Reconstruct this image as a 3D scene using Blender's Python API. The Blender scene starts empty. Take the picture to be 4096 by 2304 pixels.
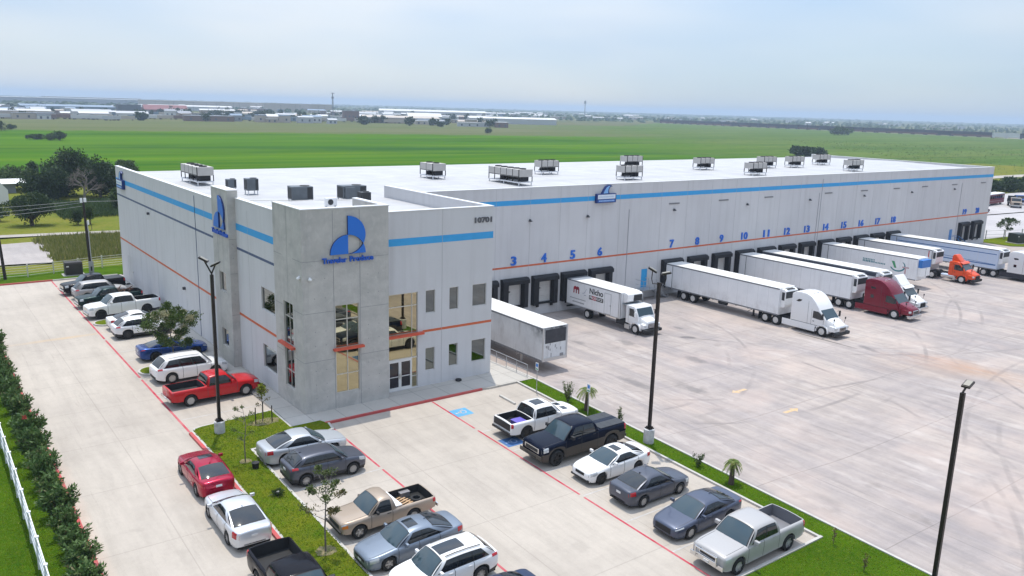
import bpy, bmesh, math, random
from mathutils import Vector, Matrix
R = math.radians
PI = math.pi
sc = bpy.context.scene
COL = sc.collection

# ---------------------------------------------------------------- camera
CAM = Vector((-18.713, -45.784, 19.119))
YAW, PITCH, ROLL = -0.6452, -0.2176, 0.0285
def camera():
    cy, sy = math.cos(YAW), math.sin(YAW)
    f = Vector((-sy*math.cos(PITCH), cy*math.cos(PITCH), math.sin(PITCH)))
    r = Vector((cy, sy, 0)); u = r.cross(f)
    c, s = math.cos(ROLL), math.sin(ROLL)
    r2 = c*r+s*u; u2 = -s*r+c*u
    m = Matrix((r2, u2, -f)).transposed().to_4x4(); m.translation = CAM
    cd = bpy.data.cameras.new("camera"); cd.sensor_width = 36; cd.lens = 3269.7/4096*36
    cd.clip_start = .5; cd.clip_end = 30000
    o = bpy.data.objects.new("camera", cd); COL.objects.link(o); o.matrix_world = m
    sc.camera = o
camera()

# ---------------------------------------------------------------- sky and sun
SUN_TO = Vector((1.445, 2.84, 12.88)).normalized()
SUN_EL = math.asin(SUN_TO.z); SUN_AZ = math.atan2(SUN_TO.x, SUN_TO.y)
w = bpy.data.worlds.new("World"); sc.world = w; w.use_nodes = True
nt = w.node_tree; nt.nodes.clear()
def N(t, k, **kw):
    n = t.nodes.new(k)
    return n
sky = N(nt, 'ShaderNodeTexSky'); sky.sky_type = 'NISHITA'; sky.sun_disc = False
sky.sun_elevation = SUN_EL; sky.sun_rotation = SUN_AZ; sky.altitude = 100
sky.air_density = 1.0; sky.dust_density = .4; sky.ozone_density = 4.0
bg = N(nt, 'ShaderNodeBackground'); bg.inputs[1].default_value = 0.128
ow = N(nt, 'ShaderNodeOutputWorld')
geo = N(nt, 'ShaderNodeTexCoord')
mp = N(nt, 'ShaderNodeMapping'); mp.inputs['Scale'].default_value = (1.0, 1.0, 3.4)
nz = N(nt, 'ShaderNodeTexNoise'); nz.inputs['Scale'].default_value = 1.7; nz.inputs['Detail'].default_value = 5; nz.inputs['Roughness'].default_value = .45
rmp = N(nt, 'ShaderNodeValToRGB'); rmp.color_ramp.elements[0].position = .34; rmp.color_ramp.elements[1].position = .7
rmp.color_ramp.elements[0].color = (.52, .52, .52, 1); rmp.color_ramp.elements[1].color = (.95, .95, .95, 1)
mx = N(nt, 'ShaderNodeMix'); mx.data_type = 'RGBA'; mx.inputs[7].default_value = (4.75, 5.45, 6.5, 1)
L = nt.links.new
L(geo.outputs['Generated'], mp.inputs[0]); L(mp.outputs[0], nz.inputs['Vector']); L(nz.outputs[0], rmp.inputs[0])
L(rmp.outputs[0], mx.inputs[0]); L(sky.outputs[0], mx.inputs[6]); L(bg.outputs[0], ow.inputs[0])
# thin bright veil: patches of paler cloud, and a hazy glow round the sun high overhead
nz2 = N(nt, 'ShaderNodeTexNoise'); nz2.inputs['Scale'].default_value = 1.9; nz2.inputs['Detail'].default_value = 3; nz2.inputs['Roughness'].default_value = .5
mp2 = N(nt, 'ShaderNodeMapping'); mp2.inputs['Scale'].default_value = (1, 1, 4.2); mp2.inputs['Location'].default_value = (3.1, .4, 0)
L(geo.outputs['Generated'], mp2.inputs[0]); L(mp2.outputs[0], nz2.inputs['Vector'])
mr2 = N(nt, 'ShaderNodeMapRange'); mr2.inputs[1].default_value = .36; mr2.inputs[2].default_value = .66; L(nz2.outputs[0], mr2.inputs[0])
cc = N(nt, 'ShaderNodeMix'); cc.data_type = 'RGBA'; cc.inputs[6].default_value = (3.95, 4.95, 6.35, 1); cc.inputs[7].default_value = (5.9, 6.2, 6.65, 1)
L(mr2.outputs[0], cc.inputs[0]); L(cc.outputs[2], mx.inputs[7])
dt = N(nt, 'ShaderNodeVectorMath'); dt.operation = 'DOT_PRODUCT'; dt.inputs[1].default_value = SUN_TO; L(geo.outputs['Generated'], dt.inputs[0])
gl_ = N(nt, 'ShaderNodeMapRange'); gl_.interpolation_type = 'SMOOTHSTEP'; gl_.inputs[1].default_value = .15; gl_.inputs[2].default_value = 1.; gl_.inputs[3].default_value = 1.; gl_.inputs[4].default_value = 2.5; L(dt.outputs['Value'], gl_.inputs[0])
sc_ = N(nt, 'ShaderNodeVectorMath'); sc_.operation = 'SCALE'; L(mx.outputs[2], sc_.inputs[0]); L(gl_.outputs[0], sc_.inputs['Scale']); L(sc_.outputs[0], bg.inputs[0])

sl = bpy.data.lights.new("sun", 'SUN'); sl.energy = 3.55; sl.angle = R(.53); sl.color = (1, .94, .83)
so = bpy.data.objects.new("sun", sl); COL.objects.link(so)
so.rotation_euler = SUN_TO.to_track_quat('Z', 'Y').to_euler(); so.location = (0, 0, 80)
sc.view_settings.view_transform = 'Standard'; sc.view_settings.look = 'None'
sc.view_settings.exposure = -.03; sc.view_settings.gamma = 1
sc.cycles.max_bounces = 8; sc.cycles.volume_bounces = 0; sc.cycles.transparent_max_bounces = 8

# ---------------------------------------------------------------- materials
MATS = {}
def mat(name, rgb, rough=.6, metal=0., spec=.5, coat=0., var=0., vscale=3., bump=0., bscale=20., rgb2=None, stretch=None, emit=None):
    if name in MATS: return MATS[name]
    m = bpy.data.materials.new(name); m.use_nodes = True; t = m.node_tree; b = t.nodes['Principled BSDF']
    b.inputs['Roughness'].default_value = rough; b.inputs['Metallic'].default_value = metal
    b.inputs['Specular IOR Level'].default_value = spec
    b.inputs['Coat Weight'].default_value = coat; b.inputs['Coat Roughness'].default_value = .04
    b.inputs['Base Color'].default_value = (*rgb, 1)
    m.diffuse_color = (*rgb, 1)
    ps = None
    if var or bump:
        g = t.nodes.new('ShaderNodeNewGeometry'); src = g.outputs['Position']
        if stretch:
            q = t.nodes.new('ShaderNodeMapping'); q.inputs['Scale'].default_value = stretch; t.links.new(src, q.inputs[0]); src = q.outputs[0]
        ps = src
    if var:
        n = t.nodes.new('ShaderNodeTexNoise'); n.inputs['Scale'].default_value = vscale; n.inputs['Detail'].default_value = 6; n.inputs['Roughness'].default_value = .6
        t.links.new(ps, n.inputs['Vector'])
        mr = t.nodes.new('ShaderNodeMapRange'); mr.inputs[1].default_value = .3; mr.inputs[2].default_value = .7
        t.links.new(n.outputs[0], mr.inputs[0])
        k = t.nodes.new('ShaderNodeMix'); k.data_type = 'RGBA'
        c2 = rgb2 or tuple(x*(1-var) for x in rgb)
        k.inputs[6].default_value = (*rgb, 1); k.inputs[7].default_value = (*c2, 1)
        t.links.new(mr.outputs[0], k.inputs[0]); t.links.new(k.outputs[2], b.inputs['Base Color'])
    if bump:
        n2 = t.nodes.new('ShaderNodeTexNoise'); n2.inputs['Scale'].default_value = bscale; n2.inputs['Detail'].default_value = 4
        t.links.new(ps, n2.inputs['Vector'])
        bp = t.nodes.new('ShaderNodeBump'); bp.inputs['Strength'].default_value = bump; bp.inputs['Distance'].default_value = .02
        t.links.new(n2.outputs[0], bp.inputs['Height']); t.links.new(bp.outputs[0], b.inputs['Normal'])
    MATS[name] = m; return m

class G:
    """tiny node-graph helper"""
    def __init__(s, name, rough=.8, spec=.15):
        s.m = bpy.data.materials.new(name); s.m.use_nodes = True; s.t = s.m.node_tree; s.b = s.t.nodes['Principled BSDF']
        s.b.inputs['Roughness'].default_value = rough; s.b.inputs['Specular IOR Level'].default_value = spec
        s.pos = s.t.nodes.new('ShaderNodeNewGeometry').outputs['Position']
        sp = s.t.nodes.new('ShaderNodeSeparateXYZ'); s.t.links.new(s.pos, sp.inputs[0]); s.x, s.y, s.z = sp.outputs
        MATS[name] = s.m
    def _in(s, sock, v):
        if hasattr(v, 'is_output') or isinstance(v, bpy.types.NodeSocket): s.t.links.new(v, sock)
        else: sock.default_value = v
    def math(s, op, a, b=0., c=0.):
        n = s.t.nodes.new('ShaderNodeMath'); n.operation = op
        s._in(n.inputs[0], a); s._in(n.inputs[1], b); s._in(n.inputs[2], c); return n.outputs[0]
    def noise(s, scale, detail=4, rough=.55, stretch=(1, 1, 1), rot=0., off=(0, 0, 0), lo=.35, hi=.65, dist=0.):
        q = s.t.nodes.new('ShaderNodeMapping'); q.inputs['Scale'].default_value = stretch; q.inputs['Rotation'].default_value = (0, 0, rot); q.inputs['Location'].default_value = off
        s.t.links.new(s.pos, q.inputs[0])
        n = s.t.nodes.new('ShaderNodeTexNoise'); n.inputs['Scale'].default_value = scale; n.inputs['Detail'].default_value = detail; n.inputs['Roughness'].default_value = rough; n.inputs['Distortion'].default_value = dist
        s.t.links.new(q.outputs[0], n.inputs['Vector'])
        return s.remap(n.outputs[0], lo, hi)
    def remap(s, v, lo, hi, a=0., b=1.):
        m = s.t.nodes.new('ShaderNodeMapRange'); s._in(m.inputs[0], v); m.inputs[1].default_value = lo; m.inputs[2].default_value = hi; m.inputs[3].default_value = a; m.inputs[4].default_value = b
        return m.outputs[0]
    def mix(s, f, a, b, blend='MIX'):
        n = s.t.nodes.new('ShaderNodeMix'); n.data_type = 'RGBA'; n.blend_type = blend
        s._in(n.inputs[0], f)
        for i, v in ((6, a), (7, b)):
            if isinstance(v, tuple): n.inputs[i].default_value = (*v, 1)
            else: s.t.links.new(v, n.inputs[i])
        return n.outputs[2]
    def line(s, v, c, hw):
        return s.math('LESS_THAN', s.math('ABSOLUTE', s.math('SUBTRACT', v, c)), hw)
    def grid(s, v, pitch, off, hw):
        q = s.math('ABSOLUTE', s.math('SUBTRACT', s.math('FRACT', s.math('ADD', s.math('DIVIDE', s.math('SUBTRACT', v, off), pitch), .5)), .5))
        return s.math('LESS_THAN', q, hw/pitch)
    def blob(s, cx, cy, rx, ry, rot=0., soft=.6, nscale=1.2, namp=.6):
        # an irregular spot at a place on the ground
        c, n = math.cos(rot), math.sin(rot)
        dx = s.math('SUBTRACT', s.x, cx); dy = s.math('SUBTRACT', s.y, cy)
        u = s.math('DIVIDE', s.math('ADD', s.math('MULTIPLY', dx, c), s.math('MULTIPLY', dy, n)), rx)
        v = s.math('DIVIDE', s.math('SUBTRACT', s.math('MULTIPLY', dy, c), s.math('MULTIPLY', dx, n)), ry)
        d = s.math('SQRT', s.math('ADD', s.math('MULTIPLY', u, u), s.math('MULTIPLY', v, v)))
        nn = s.noise(nscale, 5, .6, lo=.2, hi=.8)
        d = s.math('ADD', d, s.math('MULTIPLY', s.math('SUBTRACT', nn, .5), namp*2))
        return s.remap(d, 1.0, 1.0-soft)
    def arc(s, cx, cy, r, hw, off):
        # a worn tyre track: part of a ring on the ground
        dx = s.math('SUBTRACT', s.x, cx); dy = s.math('SUBTRACT', s.y, cy)
        d = s.math('SQRT', s.math('ADD', s.math('MULTIPLY', dx, dx), s.math('MULTIPLY', dy, dy)))
        e = s.remap(s.math('ABSOLUTE', s.math('SUBTRACT', d, r)), hw, hw*.4)
        return s.math('MULTIPLY', e, s.noise(.11, 5, .7, off=(off, off*2, 0), lo=.48, hi=.66))
    def out(s, col, bump=None, bstr=.3, bdist=.02):
        s._in(s.b.inputs['Base Color'], col) if not isinstance(col, tuple) else None
        if bump is not None:
            bp = s.t.nodes.new('ShaderNodeBump'); bp.inputs['Strength'].default_value = bstr; bp.inputs['Distance'].default_value = bdist
            s.t.links.new(bump, bp.inputs['Height']); s.t.links.new(bp.outputs[0], s.b.inputs['Normal'])
        return s.m

# ---------------------------------------------------------------- mesh builder
def ragged(pts, amp, step, seed=1):
    rg = random.Random(seed); out = []
    for a, b in zip(pts, pts[1:]+pts[:1]):
        n = max(1, int(math.hypot(b[0]-a[0], b[1]-a[1])/step))
        for k in range(n): out.append((a[0]+(b[0]-a[0])*k/n+rg.uniform(-amp, amp), a[1]+(b[1]-a[1])*k/n+rg.uniform(-amp, amp)))
    return out
class MB:
    def __init__(s): s.v = []; s.f = []; s.mi = []; s.m = 0
    def face(s, *ids): s.f.append(tuple(ids)); s.mi.append(s.m)
    def poly(s, pts):
        n = len(s.v); s.v += [tuple(p) for p in pts]; s.face(*range(n, n+len(pts)))
    def box(s, x0, x1, y0, y1, z0, z1):
        n = len(s.v)
        s.v += [(x0,y0,z0),(x1,y0,z0),(x1,y1,z0),(x0,y1,z0),(x0,y0,z1),(x1,y0,z1),(x1,y1,z1),(x0,y1,z1)]
        for q in ((0,3,2,1),(4,5,6,7),(0,1,5,4),(1,2,6,5),(2,3,7,6),(3,0,4,7)): s.face(*[n+i for i in q])
    def cbox(s, c, d): s.box(c[0]-d[0]/2, c[0]+d[0]/2, c[1]-d[1]/2, c[1]+d[1]/2, c[2]-d[2]/2, c[2]+d[2]/2)
    def obox(s, c, ax, ay, az):
        n = len(s.v); c = Vector(c); ax, ay, az = Vector(ax), Vector(ay), Vector(az)
        for k in (-1, 1):
            for a, b in ((-1,-1),(1,-1),(1,1),(-1,1)): s.v.append(tuple(c+ax*a+ay*b+az*k))
        for q in ((0,3,2,1),(4,5,6,7),(0,1,5,4),(1,2,6,5),(2,3,7,6),(3,0,4,7)): s.face(*[n+i for i in q])
    def tube(s, pts, rad, seg=8, cap=True):
        pts = [Vector(p) for p in pts]; rr = rad if isinstance(rad, (list, tuple)) else [rad]*len(pts)
        rings = []; prev = None
        for i, p in enumerate(pts):
            d = (pts[min(i+1, len(pts)-1)]-pts[max(i-1, 0)]).normalized()
            if prev is None:
                a = Vector((0,0,1)) if abs(d.z) < .9 else Vector((1,0,0))
                u = d.cross(a).normalized()
            else: u = (prev-d*prev.dot(d)).normalized()
            prev = u; v = d.cross(u); n = len(s.v)
            for k in range(seg):
                t = 2*PI*k/seg; s.v.append(tuple(p+(u*math.cos(t)+v*math.sin(t))*rr[i]))
            rings.append(n)
        for a, b in zip(rings, rings[1:]):
            for k in range(seg): s.face(a+k, a+(k+1)%seg, b+(k+1)%seg, b+k)
        if cap:
            s.face(*[rings[0]+k for k in range(seg)][::-1]); s.face(*[rings[-1]+k for k in range(seg)])
    def lathe(s, prof, c=(0,0,0), axis='y', seg=24, close=False):
        rings = []
        for r, h in prof:
            n = len(s.v)
            for k in range(seg):
                t = 2*PI*k/seg; a, b = r*math.cos(t), r*math.sin(t)
                p = (a, h, b) if axis == 'y' else ((a, b, h) if axis == 'z' else (h, a, b))
                s.v.append((p[0]+c[0], p[1]+c[1], p[2]+c[2]))
            rings.append(n)
        pr = list(zip(rings, rings[1:])) + ([(rings[-1], rings[0])] if close else [])
        for a, b in pr:
            for k in range(seg): s.face(a+k, a+(k+1)%seg, b+(k+1)%seg, b+k)
        if not close:
            s.face(*[rings[0]+k for k in range(seg)]); s.face(*[rings[-1]+k for k in range(seg)])
    def grid(s, P, nu, nv):
        """P(i,j)->point"""
        n = len(s.v)
        for i in range(nu+1):
            for j in range(nv+1): s.v.append(tuple(P(i, j)))
        for i in range(nu):
            for j in range(nv):
                a = n+i*(nv+1)+j; s.face(a, a+nv+1, a+nv+2, a+1)
    def prism(s, prof, y0, y1, axis='y', cap=True):
        """profile (a,b) extruded; axis y: (a,y,b); axis x: (x,a,b); axis z: (a,b,z)"""
        def P(a, b, h): return (a, h, b) if axis == 'y' else ((h, a, b) if axis == 'x' else (a, b, h))
        n = len(s.v); k = len(prof)
        s.v += [P(a, b, y0) for a, b in prof]+[P(a, b, y1) for a, b in prof]
        for i in range(k): s.face(n+i, n+(i+1)%k, n+k+(i+1)%k, n+k+i)
        if cap: s.face(*[n+i for i in range(k)][::-1]); s.face(*[n+k+i for i in range(k)])
    def add(s, o, M=None):
        n = len(s.v); s.v += [tuple(M@Vector(p)) for p in o.v] if M else o.v
        s.f += [tuple(i+n for i in f) for f in o.f]; s.mi += o.mi
    def mesh(s, name, mats, smooth=None, fix=True, bevel=None):
        me = bpy.data.meshes.new(name); me.from_pydata(s.v, [], s.f)
        for m in mats: me.materials.append(m)
        me.polygons.foreach_set('material_index', s.mi)
        if fix or bevel:
            bm = bmesh.new(); bm.from_mesh(me)
            bmesh.ops.remove_doubles(bm, verts=bm.verts, dist=1e-5)
            if fix: bmesh.ops.recalc_face_normals(bm, faces=bm.faces)
            if bevel:
                es = [e for e in bm.edges if len(e.link_faces) == 2 and e.calc_face_angle(0) > R(30)]
                bmesh.ops.bevel(bm, geom=es, offset=bevel, segments=2, profile=.6, affect='EDGES', clamp_overlap=True)
            bm.to_mesh(me); bm.free()
        if smooth is not None:
            me.polygons.foreach_set('use_smooth', [True]*len(me.polygons)); me.set_sharp_from_angle(angle=R(smooth))
        return me
    def build(s, name, mats, parent=None, smooth=None, fix=True, bevel=None, loc=None):
        if not isinstance(mats, (list, tuple)): mats = [mats]
        o = bpy.data.objects.new(name, s.mesh(name, mats, smooth, fix, bevel)); COL.objects.link(o)
        if parent: o.parent = parent
        if loc: o.location = loc
        return o

def tag(o, label=None, cat=None, group=None, kind=None):
    if label: o['label'] = label
    if cat: o['category'] = cat
    if group: o['group'] = group
    if kind: o['kind'] = kind
    return o
def thing(name, label, cat, loc=(0,0,0), rz=0., group=None):
    o = bpy.data.objects.new(name, None); COL.objects.link(o); o.location = loc; o.rotation_euler = (0, 0, rz); o.empty_display_size = .3
    return tag(o, label, cat, group)
def inst(name, me, parent=None, loc=(0,0,0), rot=(0,0,0), scale=(1,1,1)):
    o = bpy.data.objects.new(name, me); COL.objects.link(o); o.parent = parent; o.location = loc; o.rotation_euler = rot; o.scale = scale; return o
def copy_tree(o, parent=None):
    c = o.copy(); COL.objects.link(c); c.parent = parent
    for ch in list(o.children): copy_tree(ch, c)
    return c
_fc = {}
def text_mb(txt, size, depth, bold=0., width=None):
    """letters standing in the x-z plane, facing -y, left-bottom at the origin"""
    cu = bpy.data.curves.new('t', 'FONT'); cu.body = txt; cu.size = size; cu.extrude = depth/2; cu.offset = bold; cu.resolution_u = 3
    ob = bpy.data.objects.new('t', cu); COL.objects.link(ob)
    dg = bpy.context.evaluated_depsgraph_get(); me = bpy.data.meshes.new_from_object(ob.evaluated_get(dg))
    xs = [v.co.x for v in me.vertices]; x0, x1 = min(xs), max(xs); ys = [v.co.y for v in me.vertices]; y0 = min(ys); y1 = max(ys)
    sx = width/(x1-x0) if width else 1
    mb = MB(); mb.v = [((v.co.x-x0)*sx, -v.co.z, v.co.y-y0) for v in me.vertices]; mb.f = [tuple(p.vertices) for p in me.polygons]; mb.mi = [0]*len(mb.f)
    mb.w = (x1-x0)*sx; mb.h = y1-y0
    bpy.data.objects.remove(ob); bpy.data.meshes.remove(me); bpy.data.curves.remove(cu)
    return mb

# height of the paved site: hinged at y = -2
def gz(y): return .0306*(y+2) if y < -2 else -.0132*(y+2)
def sstep(a, b, x):
    t = max(0., min(1., (x-a)/(b-a))); return t*t*(3-2*t)
def yz(x, y):
    t = max(sstep(16.5, 27, x), sstep(-7, 2, y))
    return (gz(y)-.12)*(1-t)+(-1.2)*t
WHITE = mat('white_paint', (.8, .8, .8), .5)
# ================================================================ GROUND
def sheet(name, pts, m, zf=None, kind='structure', z=0., sub=None):
    """flat or height-mapped polygon / rectangle"""
    mb = MB()
    if sub:
        x0, x1, y0, y1 = pts; nx, ny = sub
        ys = y0+(y1-y0)*0
        mb.grid(lambda i, j: (x0+(x1-x0)*i/nx, y0+(y1-y0)*j/ny, zf(x0+(x1-x0)*i/nx, y0+(y1-y0)*j/ny)), nx, ny)
    else: mb.poly([(p[0], p[1], (zf(*p[:2]) if zf else z)) for p in pts])
    o = mb.build(name, m)
    if o.data.polygons[0].normal.z < 0: o.data.flip_normals()
    return tag(o, kind=kind)
def strip(name, x0, x1, ybreaks, m, dz, kind='structure'):
    mb = MB(); ys = sorted(ybreaks)
    for a, b in zip(ys, ys[1:]): mb.poly([(x0, a, gz(a)+dz), (x1, a, gz(a)+dz), (x1, b, gz(b)+dz), (x0, b, gz(b)+dz)])
    return tag(mb.build(name, m), kind=kind)

def concrete(name, base, tint, stainy, streak_rot=0., pitch=(7.4, 7.4), off=(0., 0.), extra=None, bump=.15, jk=.5):
    g = G(name, .82)
    big = g.noise(.09, 4, .55, lo=.38, hi=.62)
    st = g.noise(.9, 6, .65, stretch=(1.4, .16, 1), rot=streak_rot, lo=.42, hi=.68)
    st3 = g.noise(2.2, 5, .7, stretch=(2.2, .09, 1), rot=streak_rot+.22, off=(17, 3, 0), dist=.4, lo=.6, hi=.72)
    st2 = g.noise(.35, 5, .6, stretch=(.3, 1.2, 1), rot=streak_rot+.5, lo=.45, hi=.7)
    fine = g.noise(5., 4, .7, lo=.3, hi=.7)
    c = g.mix(big, base, tint)
    c = g.mix(g.math('MULTIPLY', st, stainy), c, tuple(x*.62 for x in tint))
    c = g.mix(g.math('MULTIPLY', st2, stainy*.55), c, tuple(min(1, x*1.25) for x in base))
    c = g.mix(g.math('MULTIPLY', fine, .12), c, tuple(x*.6 for x in base))
    c = g.mix(g.math('MULTIPLY', st3, stainy*.75), c, tuple(x*.5 for x in tint))
    mot = g.noise(1.3, 9, .78, off=(3, 8, 0), dist=.5, lo=.46, hi=.72); c = g.mix(g.math('MULTIPLY', mot, stainy*.5), c, tuple(x*.52 for x in tint))
    blot = g.noise(.55, 3, .5, off=(31, 7, 0), lo=.66, hi=.74)
    c = g.mix(g.math('MULTIPLY', blot, stainy*.5), c, tuple(x*.45 for x in base))
    j = g.math('MAXIMUM', g.grid(g.x, pitch[0], off[0], .028), g.grid(g.y, pitch[1], off[1], .028))
    c = g.mix(g.math('MULTIPLY', j, jk), c, tuple(x*.35 for x in base))
    if extra: c = extra(g, c)
    return g.out(c, fine, bump, .01)

# field sheet that reaches the horizon
def mk_field(name, a, b, c3, sc1, sc2, stretch, rot=0.):
    g = G(name, .95, 0.)
    n1 = g.noise(sc1, 5, .6, stretch=stretch, rot=rot, lo=.36, hi=.64); n2 = g.noise(sc2, 4, .7, lo=.35, hi=.68)
    c = g.mix(n1, a, b); c = g.mix(g.math('MULTIPLY', n2, .55), c, c3)
    return g, c
g, c = mk_field('far_scrub', (.125, .135, .055), (.075, .095, .04), (.17, .15, .09), .004, .05, (1, 1, 1)); g.out(c)
# one crop plain: bright young crop that thins out to olive stubble on the right and fallow at the far side
g = G('crop_plain', .95, 0.)
def two(a, b, sc, st, rot, off=(0, 0, 0)): return g.mix(g.noise(sc, 5, .62, stretch=st, rot=rot, off=off, lo=.36, hi=.64), a, b)
gr = two((.066, .158, .007), (.032, .100, .006), .012, (.28, 1.5, 1), .22)
gr = g.mix(g.math('MULTIPLY', g.noise(.06, 6, .68, stretch=(.10, 1.5, 1), rot=.22, lo=.45, hi=.68), .6), gr, (.125, .18, .014))
gr = g.mix(g.math('MULTIPLY', g.noise(.09, 6, .68, off=(40, 9, 0), stretch=(.08, 1.6, 1), rot=.22, lo=.5, hi=.72), .6), gr, (.026, .085, .010))
d = g.blob(175, 300, 150, 24, -.22, .8, .02, .35); gr = g.mix(g.math('MULTIPLY', d, .75), gr, (.02, .075, .016))  # cloud shadow painted into the crop colour as a long dark green band
d = g.blob(300, 238, 160, 20, -.3, .8, .02, .35); gr = g.mix(g.math('MULTIPLY', d, .7), gr, (.022, .08, .018))  # second cloud shadow band, also painted into the crop colour
ol = two((.100, .155, .032), (.062, .115, .022), .014, (.22, 1.8, 1), .3)
ol = g.mix(g.math('MULTIPLY', g.noise(.05, 6, .65, stretch=(.12, 1.4, 1), rot=.3, lo=.45, hi=.7), .6), ol, (.155, .16, .055))
ol = g.mix(g.math('MULTIPLY', g.noise(.02, 5, .6, off=(70, 0, 0), stretch=(.3, 1.3, 1), rot=.3, lo=.5, hi=.72), .7), ol, (.045, .10, .018))
ol = g.mix(g.math('MULTIPLY', g.noise(.22, 3, .6, stretch=(.5, 1.2, 1), rot=.3, lo=.56, hi=.64), .5), ol, (.03, .06, .014))
fa = two((.125, .135, .06), (.095, .12, .042), .01, (.35, 1.5, 1), .2); fa = g.mix(g.math('MULTIPLY', g.noise(.06, 6, .7, stretch=(.15, 1.3, 1), rot=.2, lo=.48, hi=.7), .6), fa, (.155, .14, .095))
wob = g.math('MULTIPLY', g.math('SUBTRACT', g.noise(.03, 6, .65, lo=.2, hi=.8), .5), 120.)
s1 = g.math('ADD', g.math('ADD', g.math('MULTIPLY', g.math('SUBTRACT', g.x, 324.), .836), g.math('MULTIPLY', g.math('SUBTRACT', g.y, 224.), -.549)), wob)
wob2 = g.math('MULTIPLY', g.math('SUBTRACT', g.noise(.05, 6, .65, off=(9, 9, 0), lo=.2, hi=.8), .5), 45.)
s2 = g.math('ADD', g.math('ADD', g.math('MULTIPLY', g.math('SUBTRACT', g.x, 458.), .188), g.math('MULTIPLY', g.math('SUBTRACT', g.y, 428.), .982)), wob2)
c = g.mix(g.remap(s2, -14, 14), gr, fa); c = g.mix(g.remap(s1, -70, 60), c, ol); g.out(c)
g, c = mk_field('rough_grass', (.16, .17, .028), (.095, .14, .02), (.21, .18, .05), .12, 1.4, (.5, 1.3, 1)); g.out(c, g.noise(3., 4), .6, .1)
g, c = mk_field('lawn', (.095, .20, .010), (.055, .14, .008), (.17, .23, .02), .45, 4., (1, 1, 1)); c = g.mix(g.math('MULTIPLY', g.noise(22., 3, .7, lo=.4, hi=.7), .6), c, (.035, .085, .006)); g.out(c, g.noise(14., 4), 1., .08)
g, c = mk_field('dry_lawn', (.185, .235, .014), (.095, .195, .010), (.28, .27, .04), .55, 3.5, (1, 1, 1)); c = g.mix(g.math('MULTIPLY', g.noise(22., 3, .7, lo=.4, hi=.7), .55), c, (.075, .11, .008)); g.out(c, g.noise(14., 4), 1., .08)
sheet('ground', [(CAM.x+8000*math.cos(t*PI/48), CAM.y+8000*math.sin(t*PI/48)) for t in range(96)], MATS['far_scrub'], z=-1.62)
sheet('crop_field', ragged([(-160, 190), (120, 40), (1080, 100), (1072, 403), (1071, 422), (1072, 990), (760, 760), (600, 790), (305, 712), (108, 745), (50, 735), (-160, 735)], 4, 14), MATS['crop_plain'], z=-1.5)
GRAVEL = mat('gravel', (.42, .38, .34), .95, var=.3, vscale=.6)
sheet('dirt_road', [(1079, 397), (1112, 396), (1111, 404), (1086, 420), (1079, 420)], GRAVEL, z=-1.48)
mb = MB(); mb.poly([(1072, 60, -1.46), (1077, 60, -1.46), (1078, 560, -1.46), (1080, 985, -1.46), (1074, 985, -1.46), (1073, 560, -1.46)])
tag(mb.build('rail_track', GRAVEL), kind='structure')
# rough verge behind and beside the site
def rough_z(x, y): return -.86-.7*sstep(140, 225, y)-.75*sstep(126, 134, x)*0+.10*math.sin(x*.31+y*.17)*sstep(60, 66, y)*(1-sstep(130, 160, y))-.12*sstep(180, 232, y)
sheet('rough_grass', (-90, 127.5, 56, 232), MATS['rough_grass'], rough_z, sub=(60, 50))
def lawn_z(x, y): return gz(y)+.06-.14*sstep(56, 62, y)
sheet('back_lawn', (-60, 4, 53.75, 63.5), MATS['lawn'], lawn_z, sub=(10, 12))
PALE = concrete('pale_pad', (.42, .38, .36), (.35, .32, .31), .35, .4, (30, 30))
sheet('paved_pad', [(-45, 60), (-9.5, 65.2), (-4.9, 64.6), (-4.3, 70), (-3.9, 81.6), (-8.6, 81.0), (-45, 78)], PALE, z=-.64)
sheet('dirt_track', [(-60, 84), (-8.3, 87.2), (0, 86.4), (8, 84.6), (60, 78), (60, 81), (8, 87.4), (0, 88.6), (-8, 89.6), (-60, 87)], GRAVEL, z=-.66)

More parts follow.
